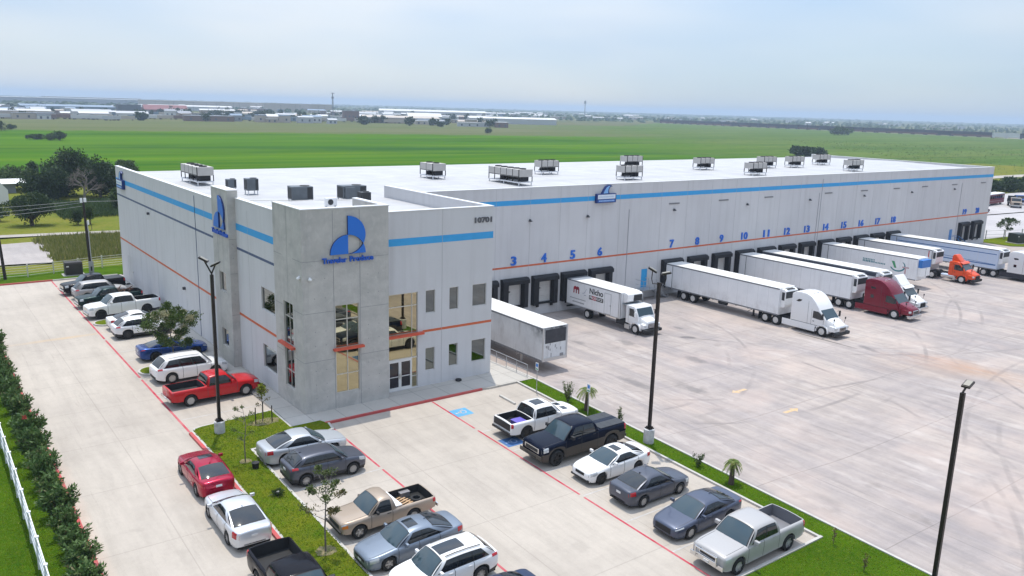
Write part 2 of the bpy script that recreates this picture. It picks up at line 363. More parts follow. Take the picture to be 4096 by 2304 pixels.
# ---- paving of the site
def drive_extra(g, c):
    d = g.blob(-9.3, 27.6, 4.6, .55, .05, .9, .5, .25)
    c = g.mix(g.math('MULTIPLY', d, .5), c, (.52, .36, .20))
    d = g.blob(-13.6, -6, .5, 14, 0., .9, .6, .3); c = g.mix(g.math('MULTIPLY', d, .35), c, (.55, .40, .32)); return c
LOT = concrete('lot_concrete', (.475, .425, .372), (.42, .375, .33), .34, .12, (6.3, 6.2), (-10.25, -4.0), drive_extra, jk=.24)
def yard_extra(g, c):
    d = g.blob(51.2, -14.6, 6.2, 2.6, -1.15, .9, .25, .45); c = g.mix(g.math('MULTIPLY', g.math('MULTIPLY', d, g.noise(.9, 6, .7, stretch=(1.5, .2, 1), rot=.25, lo=.35, hi=.65)), .8), c, (.36, .17, .10))
    d = g.blob(50.2, -16.5, 8, 4.2, -1.1, .9, .2, .5); c = g.mix(g.math('MULTIPLY', d, .45), c, (.45, .30, .20))
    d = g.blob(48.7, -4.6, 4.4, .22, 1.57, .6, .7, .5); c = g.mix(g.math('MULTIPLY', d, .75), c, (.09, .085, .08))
    d = g.blob(49.6, -8.6, 1.5, .5, 1.2, .5, .8, .5); c = g.mix(g.math('MULTIPLY', d, .7), c, (.15, .14, .14))
    d = g.blob(38.2, 2.6, .9, .45, -.6, .4, .8, .4); c = g.mix(g.math('MULTIPLY', d, .8), c, (.12, .11, .11))
    d = g.noise(.22, 5, .6, stretch=(2.6, .18, 1), rot=-.06, off=(5, 3, 0), lo=.48, hi=.72); c = g.mix(g.math('MULTIPLY', d, .5), c, (.215, .20, .215))
    d = g.noise(.16, 4, .6, off=(50, 20, 0), lo=.5, hi=.7); c = g.mix(g.math('MULTIPLY', d, .5), c, (.50, .40, .35))
    d = g.noise(.7, 5, .65, stretch=(1.2, .35, 1), rot=.5, off=(9, 2, 0), lo=.56, hi=.72); c = g.mix(g.math('MULTIPLY', d, .4), c, (.58, .53, .50))
    tr = None
    for i, (cx, cy, r) in enumerate(((20, 14, 24.), (20, 14, 26.), (34, 22, 37.), (34, 22, 39.), (75, 30, 46.), (75, 30, 48.), (10, -4, 31.), (10, -4, 33.), (95, -60, 60.), (95, -60, 62.), (60, -75, 55.), (60, -75, 57.), (48, 40, 52.), (48, 40, 54.))):
        a = g.arc(cx, cy, r, .22, i*7.3); tr = a if tr is None else g.math('MAXIMUM', tr, a)
    c = g.mix(g.math('MULTIPLY', tr, .5), c, (.16, .145, .145))
    for i, (cx, cy, rx) in enumerate(((28.3, 6.5, .5), (32, 4.2, .7), (40, 5.5, .45), (55, 6, .6), (59.2, 3.5, .5), (72, 5, .6), (76.4, 7, .5), (24.5, -4.5, .9), (27.5, -7.2, .8), (33.5, -2.5, .7))):
        d = g.blob(cx, cy, rx, rx*2.2, 0., .6, 1.1, .5); c = g.mix(g.math('MULTIPLY', d, .6), c, (.15, .14, .14))
    # darker working strip along the docks
    d = g.math('MULTIPLY', g.remap(g.y, 3., 13.), g.noise(.25, 5, .6, lo=.3, hi=.6)); c = g.mix(g.math('MULTIPLY', d, .35), c, (.30, .28, .27))
    return c
YARD = concrete('yard_concrete', (.43, .372, .337), (.355, .315, .305), .60, -.05, (22.6, 7.4), (21.2, -13.6), yard_extra)
WALK = concrete('walk_concrete', (.50, .47, .43), (.45, .425, .39), .15, .1, (1.9, 1.9), (0, .1))
YB = [-60, -2, 53.5]
strip('parking_lot', -13.7, 14.93, YB, LOT, 0.)
strip('left_lawn', -60, -13.85, [-60, -2, 56], MATS['lawn'], .06)
sheet('truck_yard', (16.5, 300, -90, 16.47), YARD, yz, sub=(110, 60))
def cstrip(name, x0, x1, ys, m, z0, z1):
    mb = MB()
    for a, b in zip(ys, ys[1:]):
        n = len(mb.v)
        for y in (a, b):
            mb.v += [(x0, y, gz(y)+z0), (x1, y, gz(y)+z0), (x1, y, gz(y)+z1), (x0, y, gz(y)+z1)]
        mb.face(n+3, n+2, n+6, n+7); mb.face(n, n+3, n+7, n+4); mb.face(n+1, n+5, n+6, n+2); mb.face(n, n+1, n+2, n+3); mb.face(n+4, n+7, n+6, n+5)
    return tag(mb.build(name, m), kind='structure')
REDP = mat('red_paint', (.50, .045, .05), .55, var=.35, vscale=1.6, rgb2=(.42, .10, .09))
REDL = mat('red_line_paint', (.43, .028, .06), .7, .0, .1, var=.5, vscale=1.3, rgb2=(.50, .16, .17))
CURB = mat('curb_concrete', (.50, .48, .45), .8, var=.2, vscale=2.)
FAINT = mat('worn_white_paint', (.52, .50, .485), .7, var=.3, vscale=3.)
# curbs
cstrip('left_kerb', -13.85, -13.7, [-60, -2, 53.5], REDP, -.05, .14)
cstrip('verge_kerb', 16.4, 16.56, [-60, -2, 1.5], CURB, -.9, .12)
mb = MB(); mb.box(-60, -6.5, 53.5, 53.66, gz(53.5)-.1, gz(53.5)+.15); tag(mb.build('back_kerb', REDP), kind='structure')
mb = MB(); mb.box(-6.5, 0, 53.5, 53.66, gz(53.5)-.1, gz(53.5)+.14); tag(mb.build('back_kerb', CURB), kind='structure')
# sidewalk ring round the office and along the left wall
def slab(name, pts, m, h, dz=-.3, kerb=None):
    mb = MB(); n = len(pts)
    top = [(x, y, gz(y)+h) for x, y in pts]; bot = [(x, y, gz(y)+dz) for x, y in pts]
    mb.v = top+bot; mb.face(*range(n)); mb.face(*[n+i for i in range(n)][::-1])
    for i in range(n): mb.face(i, (i+1) % n, n+(i+1) % n, n+i)
    return tag(mb.build(name, m), kind='structure')
slab('front_walk', [(-1.4, -1.2), (.45, -1.2), (.45, -1.78), (11.9, -1.78), (12.5, -1.98), (14.9, -1.98), (14.9, 16.4), (.3, 16.4), (-1.3, 16.4), (-1.3, 2.1)], WALK, .13)
slab('left_walk', [(-1.3, 16.4), (.3, 16.4), (.3, 53.2), (-1.3, 53.2)], WALK, .131)
mb = MB(); mb.box(.45, 12.0, -1.93, -1.78, -.2, .14); tag(mb.build('front_kerb', REDP), kind='structure')
strip('side_walk', 14.93, 16.4, [-1.98, 1.5, 16.4], WALK, .10)
# painted lines
def pline(name, x, w, y0, y1, m, dz=.006, dash=None):
    mb = MB(); ys = [y0]
    segs = []; y = y0
    while y < y1-.01:
        e = min(y1, y+(dash[0] if dash else 1e9)); segs.append((y, e)); y = e+(dash[1] if dash else 0)
    for a, b in segs:
        br = [a]+([-2] if a < -2 < b else [])+[b]
        for p, q in zip(br, br[1:]): mb.poly([(x-w, p, gz(p)+dz), (x+w, p, gz(p)+dz), (x+w, q, gz(q)+dz), (x-w, q, gz(q)+dz)])
    return tag(mb.build(name, m), kind='structure')
pline('fire_lane_line', -6.62, .07, 1.4, 53.4, REDL, dash=(11.6, .5))
pline('fire_lane_line', 7.93, .06, -46, -2.0, REDL, dash=(9.4, .35))
pline('fire_lane_line', .6, .06, -46, -1.95, REDL, dash=(9.0, .35))
def xline(x0, x1, y, m=FAINT, hw=.04):
    mb = MB(); mb.poly([(x0, y-hw, gz(y-hw)+.005), (x1, y-hw, gz(y-hw)+.005), (x1, y+hw, gz(y+hw)+.005), (x0, y+hw, gz(y+hw)+.005)])
    return tag(mb.build('stall_line', m), kind='structure')
for k in range(7): xline(8.0, 13.3, -23.15+3.1*(k-1)+.0) if k != 0 else xline(8.0, 13.3, -26.1)
for k in range(9): xline(-4.2, .5, -5.85-3.0*k)
for k in range(15): xline(-6.5, -1.4, 3.6+2.9*k)
# grass islands
def island(name, pts, m, kerb=CURB, w=.15, h=.1):
    slab('island_kerb', pts, kerb, .12)
    cx = sum(p[0] for p in pts)/len(pts); cy = sum(p[1] for p in pts)/len(pts)
    ins = []
    for i, p in enumerate(pts):
        a = Vector(pts[i-1]); b = Vector(p); c2 = Vector(pts[(i+1) % len(pts)])
        d1 = (b-a).normalized(); d2 = (c2-b).normalized(); n1 = Vector((-d1.y, d1.x)); n2 = Vector((-d2.y, d2.x))
        n = (n1+n2); n = n/max(.3, n.dot(n1)*1.0) if n.length > 1e-6 else n1
        ins.append(tuple(b+n*w))
    mb = MB(); mb.poly([(x, y, gz(y)+h+.03) for x, y in ins]); return tag(mb.build(name, m), kind='structure')
isl = [(-6.6, 1.0), (-6.6, -2), (-6.6, -46), (-4.45, -46), (-4.45, -3.28), (-.2, -3.2), (.55, -2.9), (.7, -1.98), (.45, -1.2), (-1.4, -1.2), (-1.35, 2.1), (-5.9, 1.7), (-6.4, 1.5)]
island('grass_island', isl, MATS['dry_lawn'])
mb = MB()
for a, b in ((-46, -2), (-2, 1.0)):
    n = len(mb.v)
    for y in (a, b): mb.v += [(-6.76, y, gz(y)-.02), (-6.6, y, gz(y)-.02), (-6.58, y, gz(y)+.135), (-6.76, y, gz(y)+.135)]
    mb.face(n+3, n+2, n+6, n+7); mb.face(n, n+3, n+7, n+4); mb.face(n+1, n+5, n+6, n+2)
tag(mb.build('island_red_kerb', REDP), kind='structure')
def oval(x0, x1, y, ry):
    pts = [(x1, y-ry), (x1, y+ry)]
    for k in range(9): t = PI/2+PI*k/8; pts.append((x0+.9+.9*math.cos(t), y+ry*math.sin(t)))
    return pts
for y in (31.0, 14.55): island('stall_island', oval(-6.5, -1.35, y, 1.05), MATS['dry_lawn'])
# verge between lot and yard
mb = MB(); ys = [-60, -46, -26.2, -26.2, -2, -1.5]
for (a, b, x0) in ((-60, -26.2, 3), (-26.2, -2, 14.93), (-2, -1.5, 14.93)): mb.poly([(x0, a, gz(a)+.07), (16.4, a, gz(a)+.07), (16.4, b, gz(b)+.07), (x0, b, gz(b)+.07)])
tag(mb.build('grass_verge', MATS['lawn']), kind='structure')
mb = MB()
for x0, x1, y in ((3., 15.1, -26.15),): mb.box(x0, x1, y-.15, y, gz(y)-.1, gz(y)+.13)
tag(mb.build('lot_end_kerb', CURB), kind='structure')
cstrip('verge_lot_kerb', 14.93, 15.08, [-26.2, -2], CURB, -.1, .115)
# blue disabled bay markings
BLUEP = mat('blue_paint', (.10, .36, .62), .6, var=.25, vscale=3.); DBLUEP = mat('worn_blue_paint', (.06, .16, .38), .6, var=.35, vscale=2.)
def bay(x, y, m):
    t = thing('disabled_bay_marking', 'pale blue painted wheelchair symbol on open concrete stall' if m == BLUEP else 'dark blue painted wheelchair symbol behind the white pickup', 'marking', (x, y, gz(y)+.006), group='painted wheelchair symbols')
    sl = .0306
    q = MB(); q.poly([(-.62, -.55, -.55*sl), (.62, -.55, -.55*sl), (.62, .55, .55*sl), (-.62, .55, .55*sl)]); q.build('paint_square', m, t)
    s = MB()
    def seg(a, b, w):
        a = Vector(a); b = Vector(b); d = (b-a).normalized(); n = Vector((-d.y, d.x))*w
        s.poly([(p.x, p.y, .004+p.y*sl) for p in (a-n, b-n, b+n, a+n)])
    P = lambda u, v: (-v*.9, u*.9)    # symbol stands towards -x
    for k in range(11):
        t0 = R(100+k*24); t1 = R(100+(k+1)*24)
        seg(P(.26*math.cos(t0)+.02, .26*math.sin(t0)-.12), P(.26*math.cos(t1)+.02, .26*math.sin(t1)-.12), .035)
    seg(P(-.03, .34), P(-.03, .0), .045); seg(P(-.03, .0), P(.22, .0), .045); seg(P(.22, .0), P(.36, -.32), .045); seg(P(-.03, .18), P(.18, .18), .035)
    s.poly([(P(-.03+.08*math.cos(k*PI/5), .43+.08*math.sin(k*PI/5))[0], P(-.03+.08*math.cos(k*PI/5), .43+.08*math.sin(k*PI/5))[1], .004) for k in range(10)])
    s.build('wheelchair_sign', FAINT if m == BLUEP else mat('dim_paint', (.25, .35, .55), .6), t)
bay(8.62, -4.45, BLUEP); bay(8.75, -9.7, DBLUEP)
# yellow arrows in the yard
YEL = mat('worn_yellow_paint', (.60, .36, .12), .7, var=.5, vscale=7., rgb2=(.47, .39, .32))
for x, y, l in ((30.2, -9.57, 'worn yellow arrow painted on the yard, nearer the docks'), (29.95, -14.23, 'worn yellow arrow painted on the yard, nearer the camera')):
    m_ = MB(); z = yz(x, y)+.006
    if l.endswith('docks'): m_.poly([(x-.8, y+.05, z), (x-.3, y-.35, z), (x-.25, y-.12, z), (x+.75, y-.14, z), (x+.75, y+.16, z), (x-.25, y+.14, z), (x-.3, y+.4, z)])
    else: m_.poly([(x+.8, y, z), (x+.2, y+.38, z), (x+.22, y+.15, z), (x-.8, y+.16, z), (x-.8, y-.12, z), (x+.22, y-.14, z), (x+.2, y-.38, z)])
    tag(m_.build('painted_arrow', YEL), l, 'arrow', 'yellow arrows on the truck yard')
# wheel stops
for i, (x, y, l) in enumerate(((12.4, -4.3, 'concrete wheel stop in the empty disabled stall'), (13.2, -20.9, 'concrete wheel stop in front of the grey rear-parked sedan'))):
    m_ = MB(); m_.prism([(-.09, 0), (-.07, .12), (.07, .12), (.09, 0)], -.85, .85); o = m_.build('wheel_stop', CURB, loc=(x, y, gz(y))); o.rotation_euler.x = math.atan(.0306); tag(o, l, 'wheel stop', 'wheel stops')
# right-hand background paving
RB_ = concrete('road_concrete', (.47, .45, .45), (.42, .40, .41), .3, .2, (12, 12))
sheet('side_lawn', [(128.5, 12.2), (131, 10.2), (230, -8), (240, 9), (128.6, 18.4)], MATS['dry_lawn'], z=-1.12)
sheet('side_road', [(128.6, 18.6), (240, 9.5), (330, 6), (330, 32), (200, 32.2), (128.6, 39)], RB_, z=-1.14)
sheet('neighbour_lot', [(128.6, 39.6), (200, 33), (330, 32.6), (330, 55), (225, 58), (190, 60), (128.6, 62)], RB_, z=-1.1)
sheet('neighbour_verge', [(128.6, 62.2), (225, 58.2), (400, 50), (400, 140), (240, 140), (128.6, 100)], MATS['rough_grass'], z=-1.2)
sheet('neighbour_dirt_road', [(230, 85), (300, 88), (420, 84), (420, 90), (300, 95), (230, 90)], GRAVEL, z=-1.1)
# red earth patch at the far right of the yard
sheet('dirt_patch', [(112, -2), (118, 3.5), (135, -1), (150, -10), (130, -9)], mat('red_soil', (.36, .22, .15), .95, var=.3), zf=lambda x, y: -1.185)
# ================================================================ BUILDING
g = G('painted_tilt_wall', .75)
c = g.mix(g.noise(.35, 4, .6, lo=.3, hi=.7), (.61, .605, .615), (.575, .57, .58))
c = g.mix(g.math('MULTIPLY', g.noise(1.2, 5, .6, stretch=(1.5, 1.5, .10), lo=.48, hi=.75), .42), c, (.47, .46, .46))
WALL = g.out(c, g.noise(9, 4, .6), .08, .01)
g = G('raw_concrete', .85)
c = g.mix(g.noise(.55, 6, .62, stretch=(1, 1, 1.6), lo=.34, hi=.68), (.53, .51, .48), (.41, .40, .38))
c = g.mix(g.math('MULTIPLY', g.noise(2.4, 5, .6, stretch=(1, 1, .8), dist=.6, lo=.5, hi=.75), .6), c, (.58, .565, .53))
c = g.mix(g.math('MULTIPLY', g.noise(.9, 6, .7, stretch=(1.6, 1.6, .15), off=(9, 0, 0), lo=.55, hi=.8), .5), c, (.23, .23, .225))
RAWC = g.out(c, g.noise(7, 5, .65), .25, .015)
BLUE = mat('sky_blue_band', (.035, .35, .72), .6, var=.08, vscale=2.); SLATE = mat('slate_band', (.07, .10, .19), .6)
ORANGE = mat('orange_line', (.62, .13, .045), .6, var=.15, vscale=1.); JOINT = mat('joint_sealant', (.22, .22, .23), .8)
JOINTL = mat('panel_joint', (.42, .42, .43), .8)
ROOF = mat('white_membrane', (.47, .47, .475), .6, var=.12, vscale=.35, rgb2=(.385, .385, .40)); COPING = mat('coping_metal', (.76, .76, .76), .4)
FRAME = mat('window_frame', (.62, .60, .56), .4, .5); BLACKR = mat('black_rubber', (.014, .014, .018), .75, var=.3, vscale=3.)
DOORP = mat('door_panel', (.62, .61, .59), .55, var=.12, vscale=1.5); DARK = mat('dark_void', (.02, .02, .02), .9)
def glassy(name, rgb, rough=.02):
    m = mat(name, rgb, rough, 1.0); return m
GLASS = glassy('bronze_mirror_glass', (.40, .36, .235)); GLASSD = glassy('grey_mirror_glass', (.15, .17, .175)); GLASSK = mat('dark_door_glass', (.015, .012, .018), .06, 0, .6)

def wall(name, parent, m, axis, c, u0, u1, z0, z1, holes=(), th=.3, out=-1):
    """wall in plane axis=c; outer face at c, body th thick behind it (out = sign of the outer normal); holes (u0,u1,z0,z1)"""
    us = sorted({u0, u1, *[h[0] for h in holes], *[h[1] for h in holes]}); zs = sorted({z0, z1, *[h[2] for h in holes], *[h[3] for h in holes]})
    mb = MB()
    def P(u, d, z): return (c-out*d, u, z) if axis == 'x' else (u, c-out*d, z)
    def inh(u, z): return any(h[0] < u < h[1] and h[2] < z < h[3] for h in holes)
    def q(a, b, cc, d): mb.poly([a, b, cc, d])
    for i in range(len(us)-1):
        for j in range(len(zs)-1):
            a, b, e, f = us[i], us[i+1], zs[j], zs[j+1]
            if inh((a+b)/2, (e+f)/2): continue
            q(P(a,0,e), P(b,0,e), P(b,0,f), P(a,0,f)); q(P(a,th,e), P(a,th,f), P(b,th,f), P(b,th,e))
    def edge(a, b, e, f): q(P(a,0,e), P(a,th,e), P(b,th,f), P(b,0,f))
    edge(u0, u1, z1, z1); edge(u0, u1, z0, z0); edge(u0, u0, z0, z1); edge(u1, u1, z0, z1)
    for h in holes:
        edge(h[0], h[1], h[2], h[2]); edge(h[0], h[1], h[3], h[3]); edge(h[0], h[0], h[2], h[3]); edge(h[1], h[1], h[2], h[3])
    return mb.build(name, m, parent)
def onwall(mb, axis, c, out, u0, u1, z0, z1, d0, d1):
    a, b = sorted((c+out*d0, c+out*d1))
    if axis == 'x': mb.box(a, b, u0, u1, z0, z1)
    else: mb.box(u0, u1, a, b, z0, z1)
def window(parent, axis, c, out, u0, u1, z0, z1, vs=(), hs=(), glass=None, fw=.05, rec=.12, name='window', label=None):
    mb = MB()
    def bar(a, b, e, f): onwall(mb, axis, c, out, a, b, e, f, -rec-.05, -rec+.05)
    bar(u0, u1, z0, z0+fw); bar(u0, u1, z1-fw, z1); bar(u0, u0+fw, z0+fw, z1-fw); bar(u1-fw, u1, z0+fw, z1-fw)
    vv = [u0+fw]+[x for v in vs for x in (v-fw/2, v+fw/2)]+[u1-fw]
    for v in vs: bar(v-fw/2, v+fw/2, z0+fw, z1-fw)
    for k in range(0, len(vv), 2):
        for h in hs: bar(vv[k], vv[k+1], h-fw/2, h+fw/2)
    o = mb.build(name, FRAME, parent)
    if label: o['label'] = label
    p = MB(); onwall(p, axis, c, out, u0+.01, u1-.01, z0+.01, z1-.01, -rec-.02, -rec+.012); p.build('pane', glass or GLASS, o)
    return o

def build_building():
    B = thing('warehouse_building', 'long pale grey cold storage warehouse with raw concrete office entrance', 'building', (0, 0, 0))
    H1, H2, HL, HW = 12.85, 12.3, 11.75, 11.6
    zb = -1.4
    # --- concrete entrance tower
    fw = (2.09, 3.72, 1.08, 6.83); lw = (1.62, 3.12, 1.2, 6.8)
    wall('entrance_tower', B, RAWC, 'y', 0, .3, 5.82, zb, H1, [fw]); wall('entrance_tower', B, RAWC, 'x', 0, 0, 4.55, zb, H1, [lw])
    wall('entrance_tower', B, RAWC, 'x', 5.82, .3, 4.5, 11.0, H1-.004, out=1)
    window(B, 'y', 0, -1, *fw, vs=(2.91,), hs=(5.89, 4.05, 2.3), glass=GLASS, label='tall bronze window strip on the front of the concrete tower')
    window(B, 'x', 0, -1, *lw, vs=(2.33,), hs=(5.85, 4.05, 2.3), glass=GLASSD, label='tall window strip on the left face of the concrete tower')
    mb = MB()
    for z in (3.42, 6.5, 9.72):
        onwall(mb, 'y', 0, -1, .0, 2.0, z-.012, z+.012, 0, .003); onwall(mb, 'y', 0, -1, 3.82, 5.8, z-.012, z+.012, 0, .003)
        if z > 7: onwall(mb, 'y', 0, -1, 2.04, 3.78, z-.012, z+.012, 0, .003)
        onwall(mb, 'x', 0, -1, 3.2, 4.5, z-.012, z+.012, 0, .003); onwall(mb, 'x', 0, -1, .05, 1.5, z-.012, z+.012, 0, .003)
    for u in (2.02, 3.80):
        onwall(mb, 'y', 0, -1, u-.014, u+.014, .1, H1-.1, 0, .004)
    onwall(mb, 'x', 0, -1, 2.3, 2.325, 6.9, H1-.1, 0, .004)
    for z in (1.0, 1.9, 2.8, 4.4, 5.3, 7.4, 8.6):      # tie holes
        for u in (.75, 1.45, 4.35, 5.1): onwall(mb, 'y', 0, -1, u-.025, u+.025, z-.025, z+.025, 0, .002)
    mb.build('joint', JOINT, B)
    mb = MB(); mb.box(-.03, 5.85, -.03, .33, H1, H1+.06); mb.box(-.03, .33, .33, 4.58, H1, H1+.06); mb.box(5.49, 5.85, .33, 4.5, H1, H1+.06); mb.build('coping', COPING, B)
    mb = MB()
    mb.box(1.9, 3.96, -.26, -.0, 3.94, 4.08); c1 = mb.build('canopy', mat('orange_red_metal', (.60, .085, .04), .45), B)
    mb = MB(); mb.box(-.26, 0, 1.38, 3.66, 3.94, 4.08); mb.build('canopy', MATS['orange_red_metal'], B)
    # --- front wing
    yw = .8
    sf = (6.22, 8.45, .14, 6.84)
    wn = [(a, b, e, f) for a, b in ((9.06, 9.8), (10.96, 11.69), (12.88, 14.06)) for e, f in ((1.16, 2.78), (5.26, 6.85))]
    wall('office_wall', B, WALL, 'y', yw, 5.82, 14.55, zb, H2, [sf]+wn)
    for h in wn: window(B, 'y', yw, -1, *h, glass=GLASSD, fw=.04)
    f = window(B, 'y', yw, -1, 6.22, 8.45, 2.28, 6.84, vs=(8.02,), hs=(5.94, 4.02), glass=GLASS, label='large bronze storefront window over the entrance doors')
    window(B, 'y', yw, -1, 8.0, 8.45, .14, 2.28, hs=(.95,), glass=GLASS, label='narrow sidelight right of the entrance doors')
    for x0, x1 in ((6.22, 7.1), (7.11, 8.0)):
        mb = MB()
        for a, b, e, ff in ((x0, x1, .14, .32), (x0, x1, 2.1, 2.28), (x0, x0+.1, .32, 2.1), (x1-.1, x1, .32, 2.1)): onwall(mb, 'y', yw, -1, a, b, e, ff, -.16, -.05)
        onwall(mb, 'y', yw, -1, x0+.1, x1-.1, 1.05, 1.1, -.14, -.07)
        d = mb.build('entrance_door', mat('door_aluminium', (.74, .73, .71), .4), B); p_ = MB(); onwall(p_, 'y', yw, -1, x0+.09, x1-.09, .31, 2.11, -.12, -.1); p_.build('pane', GLASSK, d)
        h_ = MB(); xh = x1-.06 if x0 < 7 else x0+.06; h_.box(xh-.02, xh+.02, yw-.02, yw+.06, .95, 1.3); h_.build('handle', FRAME, d)
    mb = MB(); mb.box(6.0, 8.82, yw-.28, yw, 3.88, 4.04); mb.build('canopy', MATS['orange_red_metal'], B)
    mb = MB(); onwall(mb, 'y', yw, -1, 8.83, 14.55, 3.93, 4.10, 0, .006); mb.build('painted_line', ORANGE, B)
    mb = MB(); onwall(mb, 'y', yw, -1, 5.84, 14.555, 10.06, 10.54, 0, .005); mb.build('painted_band', BLUE, B)
    mb = MB(); onwall(mb, 'y', yw, -1, 10.33, 10.355, .15, H2-.02, 0, .009); mb.build('joint', JOINTL, B)
    mb = MB(); mb.box(5.86, 14.58, yw-.03, yw+.33, H2, H2+.05); mb.box(14.22, 14.58, yw+.33, 16.4, H2, H2+.05); mb.build('coping', COPING, B)
    wall('office_wall', B, WALL, 'x', 14.55, yw+.3, 16.47, zb, H2-.003, out=1)
    # --- left wall
    xl = .1
    wl = [(4.92, 7.36, 5.32, 6.86), (4.92, 7.36, 1.22, 2.88), (15.95, 17.3, 1.2, 2.9)]
    dl = [(45.8, 47.9, -.45, 2.45), (24.9, 25.8, -.2, 2.2)]
    wall('left_wall', B, WALL, 'x', xl, 4.55, 12.0, zb, H2-.002, wl[:2]); wall('left_wall', B, WALL, 'x', xl, 12.0, 51.0, zb, HL, wl[2:]+dl)
    for h in wl: window(B, 'x', xl, -1, *h, glass=GLASSD, fw=.04)
    mb = MB()
    for a, b in ((4.56, 12.2), (15.6, 51.0)):
        onwall(mb, 'x', xl, -1, a, b, 10.08, 10.56, 0, .005)
    mb.build('painted_band', BLUE, B)
    mb = MB()
    for a, b in ((4.56, 12.2), (15.6, 51.0)): onwall(mb, 'x', xl, -1, a, b, 8.68, 8.86, 0, .005)
    mb.build('painted_band', SLATE, B)
    mb = MB()
    for a, b in ((4.56, 12.2), (15.6, 51.0)): onwall(mb, 'x', xl, -1, a, b, 3.88, 4.06, 0, .005)
    mb.build('painted_line', ORANGE, B)
    mb = MB(); onwall(mb, 'x', xl, -1, 21.95, 22.01, -.2, 11.5, 0, .03); mb.build('downpipe', SLATE, B)
    for y in (9.6, 19.5, 28.6, 35.2, 41.8, 47.0): mb = MB(); onwall(mb, 'x', xl, -1, y, y+.025, -.3, 11.7, 0, .007); mb.build('joint', JOINTL, B)
    for h in dl:
        mb = MB(); onwall(mb, 'x', xl, -1, *h, -.1, -.02); d = mb.build('steel_door', mat('grey_door', (.56, .56, .57), .5), B); k = MB(); onwall(k, 'x', xl, -1, h[0]+.12, h[0]+.2, .9, 1.05, -.02, .05); k.build('handle', FRAME, d)
    mb = MB(); mb.box(xl-.03, xl+.33, 4.58, 12.03, H2, H2+.05); mb.box(xl-.03, xl+.33, 15.6, 51.03, HL, HL+.05); mb.build('coping', COPING, B)
    # pilaster
    pw = [(13.05, 14.5, 5.3, 6.75), (13.05, 14.5, 1.1, 2.45)]
    wall('pilaster', B, RAWC, 'x', -.45, 12.0, 15.6, zb, H1, pw, th=.25)
    mb = MB(); mb.box(-.2, .3, 12.0, 12.25, zb, H1-.002); mb.box(-.2, .3, 15.35, 15.6, zb, H1-.002); mb.build('pilaster', RAWC, B)
    mb = MB()
    for z in (3.85, 6.9, 9.4): mb.box(-.44, .09, 11.997, 12.0, z-.012, z+.012)
    onwall(mb, 'x', -.45, -1, 14.52, 14.54, .1, 9.3, 0, .003)
    for z in (1.2, 1.9, 4.6, 5.4, 8.0, 9.0): mb.box(-.2, -.15, 11.998, 12.0, z, z+.05)
    mb.build('joint', JOINT, B)
    mb = MB(); mb.box(-.48, .33, 11.97, 15.63, H1, H1+.05); mb.build('coping', COPING, B)
    for h in pw: window(B, 'x', -.45, -1, *h, glass=GLASSD, fw=.05, rec=.16)
    # --- dock wall
    yd = 16.475
    cx = [20.9, 24.6]+[28.32+3.77*k for k in range(4)]+[50.6+4.31*k for k in range(12)]+[119.95, 124.35]
    holes = [(c-.88, c+.88, .12, 2.28) for c in cx]+[(45.95, 46.88, -.02, 2.06)]
    wall('dock_wall', B, WALL, 'y', yd, 14.85, 128.3, zb, HW, holes)
    wall('end_wall', B, WALL, 'x', 128.3, yd+.3, 51, zb, HW-.003, out=1); wall('rear_wall', B, WALL, 'y', 51.0, .4, 128.0, zb, 11.0, out=1)
    mb = MB(); onwall(mb, 'y', yd, -1, 14.6, 128.31, 9.96, 10.44, 0, .005); mb.build('painted_band', BLUE, B)
    mb = MB(); onwall(mb, 'y', yd, -1, 14.6, 128.31, 3.87, 4.05, 0, .006); mb.build('painted_line', ORANGE, B)
    for x in (26, 30.1, 33.9, 37.55, 42.1, 48.4, 52.6, 56.8, 61.2, 65.6, 69.9, 74.2, 82.9, 87.3, 91.6, 95.9, 101, 106, 111, 122.2): mb = MB(); onwall(mb, 'y', yd, -1, x, x+.025, -1.25, HW-.05, 0, .008); mb.build('joint', JOINTL, B)
    for x, z1 in ((43.5, 8.8), (78.4, 9.2), (78.9, 11), (117.7, 9.3)): mb = MB(); onwall(mb, 'y', yd, -1, x, x+.06, -1.25, z1, 0, .04); mb.build('downpipe', mat('grey_pipe', (.33, .33, .36), .6), B)
    mb = MB(); mb.box(14.6, 128.33, yd-.03, yd+.33, HW, HW+.05); mb.box(127.97, 128.33, yd+.33, 51, HW, HW+.05); mb.build('coping', COPING, B)
    # doors with their foam shelters
    def dock_door(c):
        mb = MB(); y0 = yd+.17
        for k in range(4): mb.box(c-.87, c+.87, y0-.02, y0, .13+k*.535, .13+k*.535+.525)
        d = mb.build('dock_door', DOORP, B)
        s = MB()
        for sx in (-1, 1): s.prism([(c+sx*.88, yd-.004), (c+sx*1.58, yd-.004), (c+sx*1.52, yd-.48), (c+sx*.96, yd-.55)], -.12, 2.3, axis='z')
        s.prism([(yd-.004, 2.3), (yd-.004, 2.86), (yd-.30, 2.86), (yd-.58, 2.66), (yd-.58, 2.3)], c-1.6, c+1.6, axis='x')
        s.build('dock_shelter', BLACKR, d)
        b = MB(); b.box(c-.9, c+.9, yd-.2, yd-.003, -.1, .1); b.box(c-1.05, c-.75, yd-.32, yd-.2, -.35, .06); b.box(c+.75, c+1.05, yd-.32, yd-.2, -.35, .06); b.build('dock_bumper', BLACKR, d)
        h = MB(); h.box(c-.82, c-.3, yd+.11, yd+.15, 1.42, 1.54); h.build('vision_slot', DARK, d)
    for c in cx: dock_door(c)
    mb = MB(); mb.box(45.96, 46.87, yd+.02, yd+.06, -.01, 2.05); d = mb.build('steel_door', mat('blue_door', (.03, .33, .66), .45), B); d['label'] = 'bright blue door at the top of the steel stairs'
